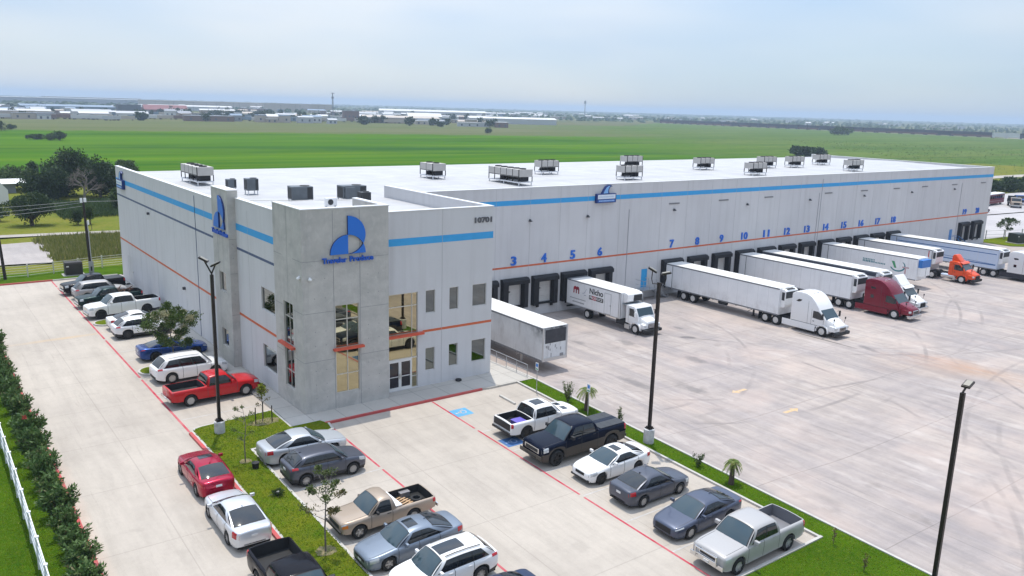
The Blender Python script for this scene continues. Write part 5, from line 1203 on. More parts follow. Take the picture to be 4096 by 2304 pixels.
        mb.box(L_+.012, L_+.07, .55, .85, 1.22, 1.45); mb.build('fitting', mat('grey_fitting', (.25, .25, .26), .6), t)
    return t
RR = 16.05
T1 = trailer(21.2, RR, 1.45, 'weathered grey dropped trailer with soot black nose beside the office', OLDW, 'old', front='parked', rearline=False, hw=1.28)
T7 = trailer(50.6, RR, 1.0, 'long white stained trailer behind the white sleeper tractor at dock 7', STW, 'white')
T10 = trailer(63.5, RR, 1.12, 'white trailer coupled to the dark red tractor at dock 10', TW, 'white')
T11 = trailer(67.8, RR, .7, 'white trailer with dark upper side edge at dock 11', TW, 'white')
mb = MB(); mb.box(.1, 15.2, -1.296, -1.276, 3.18, 3.58); mb.build('dark_edge', mat('dark_blue_edge', (.05, .055, .08), .5), T11)
T14 = trailer(80.75, RR, 2.9, 'white dropped trailer with green and blue swoosh emblem and blue nose unit', TW, 'blue', front='parked')
T16 = trailer(89.5, RR, 5.6, 'short pale grey trailer coupled to the orange tractor', mat('grey_trailer', (.70, .705, .73), .4, var=.06), 'steel')
T18 = trailer(98.0, RR, 1.0, 'pale blue trailer with dark blue side stripes at dock 18', mat('blue_white_trailer', (.56, .65, .80), .35, var=.05), 'dark')
DBL = mat('stripe_blue', (.035, .14, .36), .45)
for z0, z1 in ((3.0, 3.1), (1.55, 1.68)): mb = MB(); mb.box(1.2, 14.9, -1.279, -1.272, z0, z1); mb.build('side_stripe', DBL, T18)
mb = MB(); mb.poly([(3, -1.28, 2.15), (3, -1.28, 2.2), (14.9, -1.28, 1.72), (14.9, -1.28, 1.66)]); mb.build('side_stripe', DBL, T18)
for z in (1.2, 2.9): pass
mb = MB(); [mb.box(9.0+k*.35, 9.12+k*.35, -1.275, -1.268, 1.1, 3.5) for k in (3, )]; mb.build('side_stripe', REDC, T16)
# emblem of the dropped trailer
TEAL = mat('emblem_teal', (.03, .20, .24), .5); GRN = mat('emblem_green', (.06, .30, .14), .5); PNK = mat('emblem_pink', (.50, .32, .34), .5)
def side_poly(name, pts, m, par, y=-1.278):
    mb = MB(); mb.prism(pts, y, y+.006); return mb.build(name, m, par)
ex, ez = 10.0, 2.35
side_poly('emblem', [(ex-.1, ez+.62), (ex+.28, ez+.62), (ex+.62, ez-.2), (ex+.36, ez-.2)], GRN, T14)
arc_ = [(ex+.75+1.0*math.cos(R(a)), ez+.1+.72*math.sin(R(a))) for a in range(200, 415, 12)]; arc2 = [(ex+.72+.86*math.cos(R(a)), ez+.16+.62*math.sin(R(a))) for a in range(412, 199, -12)]
side_poly('emblem', arc_+arc2, TEAL, T14, -1.281)
side_poly('emblem', [(ex+1.35, ez+.12), (ex+2.2, ez+.12), (ex+2.2, ez-.03), (ex+1.85, ez-.03), (ex+1.85, ez-.75), (ex+1.68, ez-.75), (ex+1.68, ez-.03), (ex+1.35, ez-.03)], PNK, T14, -1.284)
mb = MB(); x = 6.1
random.seed(12)
while x < 9.1: w_ = random.choice((.10, .13, .16)); h_ = .26 if x < 7.6 else .16; mb.box(x, x+w_, -1.279, -1.272, 2.3, 2.3+h_); (x < 7.6 and mb.box(x, x+w_, -1.279, -1.272, 2.62, 2.76)); x += w_+.07
mb.build('lettering', TEAL, T14)

def tractor(x, yfront, label, body, sleeper=True, drive=(-5.05, -6.3), roof=3.85, bump=FRAMEB, skirt=None, deflector=False, hoodlen=1.42, grille=CHROME, hw=1.16):
    t = thing('truck_tractor', label, 'truck', (x, yfront, -1.2), -PI/2, 'truck tractors parked on the yard')
    xr = -3.5 if sleeper else -1.75
    # cab (and sleeper) shell
    if sleeper: prof = [(.32, .78), (.32, 1.62), (-.42, 2.45), (-.50, 2.62), (-.85, 3.08), (-1.35, roof-.28), (-1.9, roof-.04), (-2.5, roof), (-3.1, roof-.06), (xr, roof-.28), (xr, .82)]
    else: prof = [(.32, .78), (.32, 1.62), (-.36, 2.42), (-.46, 2.54), (-.8, 2.66), (-1.4, 2.68), (xr, 2.58), (xr, .82)]
    mb = MB(); n = 10
    def sec(k):   # cross sections inwards at the top for a rounded shoulder
        return prof
    mb.prism(prof, -hw, hw); cab = mb.build('cab', body, t, bevel=.13 if sleeper else .10, smooth=45)
    # windshield and side windows
    gx = .035; a, b = Vector((.32, 0, 1.62)), Vector((-.42, 0, 2.45)) if sleeper else Vector((-.36, 0, 2.42)); d = (b-a).normalized(); nn = Vector((-d.z, 0, d.x))*-1
    nn = Vector((d.z, 0, -d.x))
    p0 = a+d*.06+nn*.012; p1 = b-d*.02+nn*.012
    mb = MB(); mb.grid(lambda i, j: (p0.x+(p1.x-p0.x)*j/2+.02, -1.0+2.0*i/6, p0.z+(p1.z-p0.z)*j/2), 6, 2); mb.build('windshield', CGLASSB, t)
    for s in (-1, 1):
        mb = MB(); y = s*(hw+.006)
        pts = [(.14, 1.66), (-.28, 2.16), (-.5, 2.3), (-1.05, 2.3), (-1.08, 1.62), (-.25, 1.55)]
        mb.poly([(q[0], y, q[1]) for q in pts]); mb.build('side_window', CGLASS, t)
        if sleeper:
            mb = MB(); mb.poly([(q[0], y, q[1]) for q in ((-2.85, 2.95), (-2.35, 2.95), (-2.2, 2.78), (-2.75, 2.72))] if body.name != WHT.name else [(q[0], y, q[1]) for q in ((-3.0, 2.9), (-2.7, 3.12), (-2.35, 3.12), (-2.45, 2.95), (-2.7, 2.85))]); mb.build('sleeper_window', CGLASS, t)
            mb = MB(); mb.box(-2.75, -2.4, y-.006, y+.004, 1.75, 2.1)
            if body.name != WHT.name or skirt: mb.build('sleeper_window', CGLASS, t)
        mb = MB(); mb.box(-1.22, -1.2, y-.003, y+.003, .9, 2.4); mb.box(.1, .12, y-.003, y+.003, .9, 1.6)
        if sleeper: mb.box(-1.62, -1.6, y-.003, y+.003, .9, 3.1); mb.box(-3.4, .2, y-.003, y+.003, .94, .97)
        mb.build('seam', TRIM, t)
        mb = MB(); mb.cbox((-.95, s*(hw+.02), 1.32), (.16, .04, .05)); mb.build('door_handle', TRIM, t)
        # mirrors
        mb = MB(); mb.cbox((.12, s*(hw+.26), 1.95), (.12, .2, .55)); mb.cbox((.02, s*(hw+.12), 2.2), (.05, .3, .05)); mb.cbox((.02, s*(hw+.12), 1.72), (.05, .3, .05)); mb.build('mirror', TRIM, t, bevel=.03)
        mb = MB(); mb.tube([(1.0, s*.86, 1.3), (1.05, s*.92, 1.72)], .018, 5); mb.cbox((1.05, s*.93, 1.8), (.08, .12, .18)); mb.build('hood_mirror', TRIM, t)
    # hood
    hx = hoodlen; st = [(hx, .70, 1.12, .72), (hx-.06, .80, 1.22, .70), (hx-.25, .86, 1.33, .68), (hx-.6, .90, 1.46, .68), (.75, .95, 1.56, .68), (.31, 1.0, 1.70, .68)]
    mb = MB(); rings = []
    for q, w_, zt, zb in st:
        half = [(w_, zb), (w_*1.0, zb+.3*(zt-zb)), (w_*.97, zb+.72*(zt-zb)), (w_*.86, zt-.05), (w_*.6, zt), (w_*.3, zt+.03), (0, zt+.02)]
        full = [(-y, z) for y, z in half]+half[::-1][1:]; k0 = len(mb.v); mb.v += [(q, y, z) for y, z in full]; rings.append((k0, len(full)))
    for (a_, k_), (b_, _) in zip(rings, rings[1:]):
        for j in range(k_-1): mb.face(a_+j, a_+j+1, b_+j+1, b_+j)
    mb.face(*[rings[0][0]+j for j in range(rings[0][1])]); mb.build('hood', body, t, smooth=35)
    mb = MB(); mb.prism([(hx-.02, .62), (hx+.05, .64), (hx+.04, 1.06), (hx-.01, 1.12)], -.5, .5); gr = mb.build('grille', grille, t, bevel=.02)
    mb = MB(); [mb.box(hx+.045, hx+.058, -.44+.11*k, -.40+.11*k, .68, 1.04) for k in range(9)]; mb.build('grille_bar', TRIM, gr)
    for s in (-1, 1):
        # fender over the front wheel
        arc = [(.66*math.cos(R(a)), .5+.66*math.sin(R(a))) for a in range(-8, 189, 14)]; arc2 = [(.58*math.cos(R(a)), .5+.58*math.sin(R(a))) for a in range(188, -9, -14)]
        mb = MB(); mb.prism(arc+arc2, s*.66, s*1.2); mb.build('fender', body, t, smooth=40, bevel=.02)
        mb = MB(); mb.prism([(.64, .62), (hx-.08, .66), (hx-.12, 1.12), (.64, 1.2)], s*.55, s*1.08); mb.build('fender', body, t, smooth=40, bevel=.08)
        mb = MB(); mb.cbox((hx-.1, s*.93, .98), (.2, .3, .2)); mb.build('headlight', LAMP, t, bevel=.05)
        add_wheel(t, 0, s*1.03, .5, .32, 'truck', z=.5)
        for dx in drive: add_wheel(t, dx, s*.98, .5, .52, 'truck', z=.5)
        for dx in drive:
            pass
        mb = MB(); mb.box(drive[-1]-.75, drive[-1]-.72, s*.98-.3, s*.98+.3, .2, .95); mb.build('mud_flap', BLACKR, t)
        if sleeper:
            mb = MB(); mb.box(-4.35, -.72, s*1.16-.04, s*1.16+.0, .32, .93); mb.build('side_skirt', skirt or body, t, bevel=.015)
        else:
            mb = MB(); mb.tube([(-.95, s*.88, .66), (-2.6, s*.88, .66)], .3, 16); mb.build('fuel_tank', CHROME, t, smooth=40); mb = MB(); mb.box(-.95, -.7, s*1.16-.25, s*1.16, .3, .8); mb.build('step', ALU, t)
    mb = MB(); mb.box(hx-.25, hx+.14, -1.15, 1.15, .32, .66); mb.build('bumper', bump, t, bevel=.1, smooth=40)
    mb = MB()
    for s in (-1, 1): mb.box(drive[-1]-.7, .9, s*.42-.05, s*.42+.05, .72, .98)
    mb.box(xr-.1, .4, -.9, .9, .5, .85)
    mb.build('chassis', FRAMEB, t)
    fc = (drive[0]+drive[-1])/2 if len(drive) > 1 else drive[0]+.1
    mb = MB(); mb.box(fc-.45, fc+.45, -.5, .5, .97, 1.03); mb.build('fifth_wheel', FRAMEB, t)
    if deflector:
        mb = MB(); mb.prism([(-.55, 2.66), (-.9, 3.0), (-1.25, 3.45), (-1.45, roof-.1), (-1.6, roof-.12), (-1.72, 3.2), (-1.72, 2.6)], -.62 if deflector == 'narrow' else -.95, .62 if deflector == 'narrow' else .95); mb.build('air_deflector', body, t, bevel=.12, smooth=45)
        mb = MB(); mb.prism([(-.1, 2.42), (-.3, 2.6), (-.5, 2.66), (-.45, 2.52)], -1.0, 1.0); mb.build('sun_visor', body, t)
    mb = MB()
    for s in (-.3, .3): mb.tube([(-1.9, s, 2.55 if not sleeper else roof-.1), (-1.6, s, 2.6 if not sleeper else roof-.05)], .04, 6)
    if sleeper: mb.build('roof_horn', CHROME, t)
    return t
tractor(50.6, -3.86, 'white sleeper tractor nearest the camera on the yard', WHT)
tractor(63.5, -3.88, 'dark red sleeper tractor with chrome bumper', paint('maroon', (.18, .006, .022), .25, .25), bump=CHROME, hoodlen=1.62, roof=3.78)
tractor(67.8, -2.55, 'white day cab tractor with tall wind deflector behind the dark red one', WHT, sleeper=False, drive=(-2.9, -4.1), roof=3.75, bump=CHROME, deflector='wide', grille=TRIM, hoodlen=1.5)
tractor(89.5, 1.5, 'bright orange day cab tractor with pointed roof deflector', paint('orange', (.72, .075, .012), .0, .3), sleeper=False, drive=(-3.75,), roof=3.55, deflector='narrow', grille=TRIM)
tractor(98.0, -3.75, 'white sleeper tractor with dark lower skirts at the right edge', paint('white2', (.72, .72, .725), 0, .25), skirt=mat('dark_skirt', (.02, .022, .035), .4), roof=3.8)

# ---- box truck at dock 5
def box_truck():
    t = thing('box_truck', 'white refrigerated box truck lettered Nicho at dock 5', 'truck', (35.85, 0, -1.2), -PI/2)
    X = lambda y: -y      # local x from world y
    hw = 1.24; x0, x1 = X(15.75), X(7.95); zb, zt = 1.04, 3.56
    mb = MB(); mb.box(x0, x1, -hw, hw, zb, zt-.04); mb.build('box_body', TW, t, bevel=.02)
    mb = MB(); mb.box(x0+.05, x1-.03, -hw+.04, hw-.04, zt-.05, zt); mb.build('roof', TROOF, t)
    mb = MB(); [mb.box(x0, x1, s*(hw+.006)-.012, s*(hw+.006)+.012, zt-.13, zt-.04) for s in (-1, 1)]; mb.box(x0, x0+.5, -hw, hw, zt-.04, zt+.006); mb.build('top_rail', TRAIL, t)
    mb = MB(); [mb.box(x0, x1, s*(hw+.006)-.012, s*(hw+.006)+.012, zb-.03, zb+.06) for s in (-1, 1)]; [mb.box(x1-.28, x1-.2, s*(hw+.006)-.012, s*(hw+.006)+.012, zb, zt-.1) for s in (-1, 1)]; [mb.box(x1-.05, x1+.02, s*hw-.03, s*hw+.03, zb, zt-.05) for s in (-1, 1)]; mb.build('corner_rail', ALU, t)
    mb = MB()
    dx0, dx1 = X(10.15), X(9.3)
    for a in ((dx0-.04, dx0, zb+.12, 3.1), (dx1, dx1+.04, zb+.12, 3.1), (dx0-.04, dx1+.04, 3.1, 3.15), (dx0-.04, dx1+.04, zb+.07, zb+.12)): mb.box(a[0], a[1], -hw-.016, -hw, a[2], a[3])
    mb.cbox((dx1-.06, -hw-.02, 2.0), (.06, .04, .16)); mb.build('side_door', ALU, t)
    # lettering
    def let(txt, size, xa, z, wd, m, nm='lettering'):
        l = text_mb(txt, size, .006, .018, wd); o = MB(); o.add(l, Matrix.Translation((xa, -hw-.006, z))); return o.build(nm, m, t), l
    let('Nicho', .78, X(12.35), 2.62, 1.95, mat('black_letter', (.012, .012, .014), .5))
    mb = MB(); mb.box(X(12.4), X(10.35), -hw-.006, -hw, 2.06, 2.46); mb.build('letter_band', MATS['black_letter'], t)
    mb = MB(); mb.box(X(11.95), X(11.35), -hw-.008, -hw-.006, 2.06, 2.46); mb.build('letter_band', mat('band_red', (.42, .02, .05), .5), t)
    l = text_mb('PRODUCE', .34, .004, .012, 1.85); o = MB(); o.add(l, Matrix.Translation((X(12.3), -hw-.011, 2.14))); o.build('lettering', PLATE, t)
    # red and black emblem with a small plant beside it
    ex, ez = X(14.75), 2.45
    for dx, m in ((0, mat('emblem_red', (.42, .03, .05), .5)), (.36, mat('emblem_dark_red', (.26, .03, .05), .5))):
        arc = [(ex+dx+.26+.26*math.cos(R(a)), ez+.28+.26*math.sin(R(a))) for a in range(0, 181, 20)]
        mb = MB(); mb.prism(arc+[(ex+dx, ez-.18), (ex+dx+.15, ez-.18), (ex+dx+.17, ez+.2), (ex+dx+.35, ez+.2), (ex+dx+.37, ez-.18), (ex+dx+.52, ez-.18)], -hw-.006-dx*.004, -hw); mb.build('emblem', m, t)
    mb = MB(); mb.tube([(X(13.4), -hw-.004, 2.45), (X(13.1), -hw-.004, 2.52), (X(12.8), -hw-.004, 2.95)], .018, 4); mb.cbox((X(13.0), -hw-.004, 2.3), (.25, .006, .04)); mb.build('emblem', mat('emblem_blue', (.12, .16, .25), .5), t)
    mb = MB(); random.seed(5); x = X(15.2)
    while x < X(12.9): w_ = random.choice((.06, .08)); mb.box(x, x+w_, -hw-.006, -hw, 1.70, 1.78); x += w_+.035
    x = X(14.8)
    while x < X(13.1): w_ = random.choice((.08, .1)); mb.box(x, x+w_, -hw-.006, -hw, 1.34, 1.46); x += w_+.05
    mb.build('lettering', mat('grey_lettering', (.22, .22, .24), .6), t)
    # reefer
    mb = MB(); mb.prism([(x1+.02, 2.6), (x1+.35, 2.62), (x1+.62, 2.8), (x1+.66, 3.4), (x1+.5, 3.55), (x1+.02, 3.6)], -.98, .98); r_ = mb.build('reefer_unit', WHITE, t, bevel=.08, smooth=40)
    mb = MB(); mb.box(x1+.3, x1+.73, -.2, .85, 2.78, 3.38); mb.build('grille', FRAMEB, r_, bevel=.08)
    mb = MB(); mb.box(x1, x1+.9, -1.05, 1.05, 2.48, 2.53); mb.build('drip_tray', mat('tray_grey', (.30, .33, .35), .5), t)
    # chassis and wheels
    mb = MB(); [mb.box(x0+.3, -5.2, s*.42-.06, s*.42+.06, .72, 1.03) for s in (-1, 1)]; mb.box(X(8.6), X(7.4), -1.1, -.6, .5, .95); mb.build('chassis', FRAMEB, t)
    for s in (-1, 1): add_wheel(t, X(12.62), s*.95, .48, .5, 'truck', z=.48); add_wheel(t, X(6.0), s*1.02, .48, .3, 'truck', z=.48)
    mb = MB(); mb.box(x0-.02, x0+.1, -1.2, 1.2, .6, .75); mb.build('rear_bumper', FRAMEB, t)
    # cab
    cx = X(7.35); prof = [(cx, .85), (cx, 2.5), (cx+.1, 2.56), (cx+1.05, 2.54), (cx+1.2, 2.42), (cx+1.62, 1.62), (cx+1.62, .85)]
    mb = MB(); mb.prism(prof, -1.1, 1.1); mb.build('cab', WHT, t, bevel=.09, smooth=45)
    a, b = Vector((cx+1.62, 0, 1.62)), Vector((cx+1.2, 0, 2.42)); d = (b-a).normalized(); nn = Vector((d.z, 0, -d.x)); p0 = a+d*.06+nn*.014; p1 = b-d*.05+nn*.014
    mb = MB(); mb.grid(lambda i, j: (p0.x+(p1.x-p0.x)*j/2, -.97+1.94*i/4, p0.z+(p1.z-p0.z)*j/2), 4, 2); mb.build('windshield', CGLASSB, t)
    for s in (-1, 1):
        y = s*1.106
        mb = MB(); mb.poly([(q[0], y, q[1]) for q in ((cx+.45, 1.6), (cx+.45, 2.3), (cx+1.0, 2.3), (cx+1.35, 1.7), (cx+1.2, 1.55))]); mb.build('side_window', CGLASS, t)
        mb = MB(); mb.box(cx+.36, cx+.375, y-.003, y+.003, .95, 2.4); mb.build('seam', TRIM, t)
        mb = MB(); mb.cbox((cx+1.45, s*1.33, 1.9), (.1, .18, .45)); mb.cbox((cx+1.4, s*1.2, 2.1), (.04, .25, .04)); mb.build('mirror', WHITE if s < 0 else TRIM, t, bevel=.03)
        arc = [(X(6.0)+.68*math.cos(R(q)), .48+.66*math.sin(R(q))) for q in range(-5, 186, 14)]; arc2 = [(X(6.0)+.58*math.cos(R(q)), .48+.56*math.sin(R(q))) for q in range(185, -6, -14)]
        mb = MB(); mb.prism(arc+arc2, s*.68, s*1.18); mb.build('fender', WHT, t, smooth=40, bevel=.03)
        mb = MB(); mb.prism([(X(5.4), .6), (X(4.95), .66), (X(4.98), 1.05), (X(5.4), 1.15)], s*.5, s*1.1); mb.build('fender', WHT, t, smooth=40, bevel=.08)
        mb = MB(); mb.cbox((X(5.02), s*.86, .92), (.16, .3, .18)); mb.build('headlight', LAMP, t, bevel=.05)
        mb = MB(); mb.box(cx+.1, cx+.75, s*1.12-.18, s*1.12, .35, .75); mb.build('step', ALU, t)
    st = [(X(4.93), .62, 1.2, .7), (X(5.0), .7, 1.32, .7), (X(5.25), .76, 1.42, .7), (X(5.7), .85, 1.55, .7), (cx+1.6, .98, 1.7, .8)]
    mb = MB(); rings = []
    for q, w_, z1_, z0_ in st:
        half = [(w_, z0_), (w_, z0_+.3*(z1_-z0_)), (w_*.97, z0_+.72*(z1_-z0_)), (w_*.86, z1_-.05), (w_*.6, z1_), (w_*.3, z1_+.03), (0, z1_+.02)]
        full = [(-y, z) for y, z in half]+half[::-1][1:]; k0 = len(mb.v); mb.v += [(q, y, z) for y, z in full]; rings.append((k0, len(full)))
    for (a_, k_), (b_, _) in zip(rings, rings[1:]):
        for j in range(k_-1): mb.face(a_+j, a_+j+1, b_+j+1, b_+j)
    mb.face(*[rings[0][0]+j for j in range(rings[0][1])]); mb.build('hood', WHT, t, smooth=35)
    mb = MB(); mb.box(X(4.95), X(4.88), -.52, .52, .72, 1.15); gr = mb.build('grille', mat('grille_grey', (.16, .17, .2), .4, .6), t, bevel=.02); mb = MB(); [mb.box(X(4.89), X(4.87), -.5, .5, .76+.08*k, .80+.08*k) for k in range(5)]; mb.build('grille_bar', CHROME, gr)
    mb = MB(); mb.box(X(5.15), X(4.72), -1.15, 1.15, .35, .64); mb.build('bumper', FRAMEB, t, bevel=.08); mb = MB(); mb.box(X(4.72), X(4.70), .25, .6, .42, .56); mb.build('license_plate', PLATE, t)
box_truck()
# ---- vehicles beyond the far end of the building
t = thing('motor_coach', 'dark red bus with white roof parked beyond the far end of the warehouse', 'bus', (197.2, 45.5, -1.1), R(4))
MAR = mat('bus_maroon', (.16, .012, .03), .4); mb = MB(); mb.box(-5.6, 5.6, -1.25, 1.25, .4, 2.55); mb.build('body', MAR, t, bevel=.12); mb = MB(); mb.box(-5.5, 5.5, -1.2, 1.2, 2.56, 2.8); mb.cbox((-1.5, 0, 2.95), (1.2, 1, .3)); mb.cbox((-4.5, 0, 2.95), (1, 1, .3)); mb.build('roof', WHITE, t, bevel=.08)
mb = MB(); [mb.box(-5.0+1.3*k, -3.9+1.3*k, -1.262, -1.252, 1.6, 2.3) for k in range(8)]; mb.build('side_window', CGLASS, t); mb = MB(); mb.box(-5.5, 5.5, -1.26, -1.252, 1.0, 1.06); mb.build('side_stripe', mat('stripe_grey', (.45, .42, .42), .5), t)
for xx in (-3.6, 3.8):
    for s in (-1, 1): add_wheel(t, xx, s*1.08, .5, .32, 'truck', z=.5)
def bg_truck(x, y, rz, label, body, cat='truck'):
    t = thing('flatbed_truck', label, cat, (x, y, -1.1), rz)
    mb = MB(); mb.prism([(0, .6), (0, 2.3), (1.2, 2.3), (1.6, 1.5), (2.7, 1.35), (2.8, .6)], -1.1, 1.1); mb.build('cab', body, t, bevel=.08); mb = MB(); mb.poly([(1.24, -.95, 2.22), (1.62, -.95, 1.52), (1.62, .95, 1.52), (1.24, .95, 2.22)]); mb.build('windshield', CGLASS, t)
    for s in (-1, 1): mb = MB(); mb.poly([(.2, s*1.106, 1.5), (.2, s*1.106, 2.15), (1.1, s*1.106, 2.15), (1.4, s*1.106, 1.5)]); mb.build('side_window', CGLASS, t)
    mb = MB(); mb.box(2.8, 2.86, -.6, .6, .8, 1.25); mb.build('grille', TRIM, t); mb = MB(); mb.box(2.7, 2.95, -1.1, 1.1, .45, .7); mb.build('bumper', ALU, t)
    mb = MB(); mb.box(-4.5, -.1, -1.15, 1.15, .9, 1.05); mb.box(-4.5, -4.4, -1.15, 1.15, 1.05, 1.7); mb.box(-.2, -.1, -1.15, 1.15, 1.05, 2.2); mb.build('flat_bed', FRAMEB, t)
    for xx in (1.9, -3.0):
        for s in (-1, 1): add_wheel(t, xx, s*.98, .46, .4, 'truck', z=.46)
    return t
bg_truck(197.4, 39.9, R(-150), 'tan flatbed truck beside the dark red bus', TAN); bg_truck(206, 42.5, R(-140), 'blue flatbed truck behind the tan one', mat('truck_blue', (.03, .09, .30), .4))
Car('sedan', 'dark maroon car parked beyond the far corner of the warehouse', 'sedan', (176.6, 38.6, -1.1), R(-12), paint('maroon_car', (.10, .008, .03), .3), sedan())
# ================================================================ PLANTS
def leafmat(name, a, b, c=None, trans=.25):
    m = bpy.data.materials.new(name); m.use_nodes = True; t = m.node_tree; p = t.nodes['Principled BSDF']; out = t.nodes['Material Output']
    p.inputs['Roughness'].default_value = .55; p.inputs['Specular IOR Level'].default_value = .35
    g_ = t.nodes.new('ShaderNodeNewGeometry'); r = t.nodes.new('ShaderNodeValToRGB'); e = r.color_ramp.elements
    e[0].color = (*a, 1); e[1].color = (*b, 1)
    if c: k = e.new(.9); k.color = (*b, 1); e[-1].color = (*c, 1)
    t.links.new(g_.outputs['Random Per Island'], r.inputs[0]); t.links.new(r.outputs[0], p.inputs['Base Color'])
    tr = t.nodes.new('ShaderNodeBsdfTranslucent'); t.links.new(r.outputs[0], tr.inputs[0]); mx_ = t.nodes.new('ShaderNodeMixShader'); mx_.inputs[0].default_value = trans
    t.links.new(p.outputs[0], mx_.inputs[1]); t.links.new(tr.outputs[0], mx_.inputs[2]); t.links.new(mx_.outputs[0], out.inputs[0]); MATS[name] = m; return m
LF_OLE = leafmat('oleander_leaf', (.042, .10, .022), (.12, .19, .055), (.16, .13, .06)); LF_DARK = leafmat('dark_leaf', (.014, .034, .010), (.048, .082, .020)); LF_MID = leafmat('mid_leaf', (.030, .062, .016), (.085, .13, .03))
LF_OAK = leafmat('young_leaf', (.05, .085, .02), (.13, .17, .045), (.30, .30, .20)); LF_TREE = leafmat('tree_leaf', (.035, .075, .014), (.11, .165, .03), (.26, .27, .15)); LF_YEL = leafmat('yellow_leaf', (.16, .20, .02), (.30, .33, .03)); LF_DRY = leafmat('dry_leaf', (.10, .10, .035), (.20, .16, .06))
LF_GRASS = leafmat('reed_blade', (.12, .15, .03), (.26, .25, .07), (.36, .31, .16), .4); LF_PALM = leafmat('palm_leaf', (.07, .13, .02), (.20, .25, .05), (.34, .28, .10)); FLOWER = leafmat('red_blossom', (.35, .03, .03), (.45, .07, .06)); WBLOS = leafmat('pale_blossom', (.30, .30, .17), (.42, .40, .26))
BARK = mat('bark', (.10, .075, .055), .9, var=.4, vscale=6.); BARKG = mat('grey_bark', (.20, .175, .155), .9, var=.4, vscale=5.); DEADW = mat('dead_wood', (.24, .205, .18), .9, var=.3, vscale=4.)
def leaf(mb, p, d, n, ln, wd):
    d = d.normalized(); s_ = d.cross(n)
    if s_.length < 1e-4: s_ = d.orthogonal()
    s_ = s_.normalized()*wd
    mb.poly([p, p+d*ln*.5+s_, p+d*ln, p+d*ln*.5-s_])
def rdir(rg):
    z = rg.uniform(-1, 1); a = rg.uniform(0, 2*PI); r = math.sqrt(1-z*z); return Vector((r*math.cos(a), r*math.sin(a), z))
def cloud(mb, c, rx, ry, rz_, n, ln, wd, rg, up=.35, shell=.45):
    c = Vector(c)
    for _ in range(n):
        d = rdir(rg); r = (shell+(1-shell)*rg.random())
        p = c+Vector((d.x*rx*r, d.y*ry*r, d.z*rz_*r)); q = (d*.8+rdir(rg)*.8+Vector((0, 0, up)))
        leaf(mb, p, q, rdir(rg), ln*rg.uniform(.6, 1.3), wd*rg.uniform(.7, 1.3))
def shrub_meshes(seed, flower=None):
    """oleander: many leafy shoots from the base"""
    rg = random.Random(seed); f = MB(); st = MB()
    n = 34
    for k in range(n):
        a = rg.uniform(0, 2*PI); lean = rg.uniform(.05, .62); h = rg.uniform(.85, 1.5)*(1-.35*lean)
        tip = Vector((math.cos(a)*lean*1.05, math.sin(a)*lean*1.05, h)); b = Vector((math.cos(a)*.12, math.sin(a)*.12, 0)); mid = (b+tip)*.5+Vector((0, 0, .18))
        st.tube([b, mid, tip], [.016, .012, .006], 4, False)
        m = 46
        for j in range(m):
            t = rg.uniform(.22, 1.05); p = b*(1-t)**2+mid*2*t*(1-t)+tip*t*t if t <= 1 else tip
            d = Vector((math.cos(a)*.4, math.sin(a)*.4, .7))+rdir(rg)*1.0
            leaf(f, p+rdir(rg)*.09, d, rdir(rg), rg.uniform(.15, .26), rg.uniform(.028, .048))
    fm = f.mesh('foliage', [LF_OLE], None, fix=False); sm = st.mesh('stem', [BARK], 40, fix=False); fl = None
    if flower:
        q = MB()
        for k in range(flower):
            a = rg.uniform(0, 2*PI); r = rg.uniform(.2, .75); c = Vector((math.cos(a)*r, math.sin(a)*r, rg.uniform(.9, 1.35))); cloud(q, c, .10, .10, .07, 26, .07, .03, rg)
        fl = q.mesh('blossom', [FLOWER], None, fix=False)
    return fm, sm, fl
SHM = [shrub_meshes(s, fl) for s, fl in ((1, None), (2, 2), (3, None), (4, None), (5, None))]
rg = random.Random(77)
SH = [(-14.75, 33.5, 1.1), (-14.6, 30.6, 1.25), (-14.8, 27.6, 1.15), (-14.55, 24.9, 1.35), (-14.7, 22.3, 1.2), (-14.8, 19.8, 1.15), (-14.6, 17.3, 1.2), (-14.75, 15.0, 1.1), (-14.7, 12.6, 1.15), (-14.75, 10.3, 1.0), (-14.6, 8.2, 1.2), (-14.75, 6.1, 1.05), (-14.6, 4.1, 1.25), (-14.7, 1.5, 1.25), (-14.6, -.3, 1.15), (-14.65, -2.2, 1.2), (-14.7, -3.7, 1.0), (-14.55, -5.7, 1.25), (-14.65, -7.6, .95), (-14.6, -9.3, 1.1), (-14.55, -10.9, 1.15), (-14.7, -13.0, 1.2), (-14.6, -15.2, 1.1)]
ords = ('in the far upper end of the hedge row', 'near the left frame edge, well up the hedge row', 'in the middle of the hedge row', 'in the near part of the hedge row', 'at the bottom end of the hedge row')
for i, (x, y, s_) in enumerate(SH):
    fm, sm, fl = SHM[(0, 2, 3, 4)[i % 4] if i != 12 else 1]
    where = ords[min(4, int(i/len(SH)*5))]
    t = thing('oleander_shrub', ('red flowering' if fl else 'plain green')+' oleander shrub '+where, 'shrub', (x, y, gz(y)+.05), rg.uniform(0, 6.28), 'oleander shrubs along the left curb'); t.scale = (s_*rg.uniform(.92, 1.06), s_*rg.uniform(.85, 1.05), s_*rg.uniform(.82, 1.1)); t.location.x += .18
    inst('foliage', fm, t); inst('stem', sm, t)
    if fl: inst('blossom', fl, t)

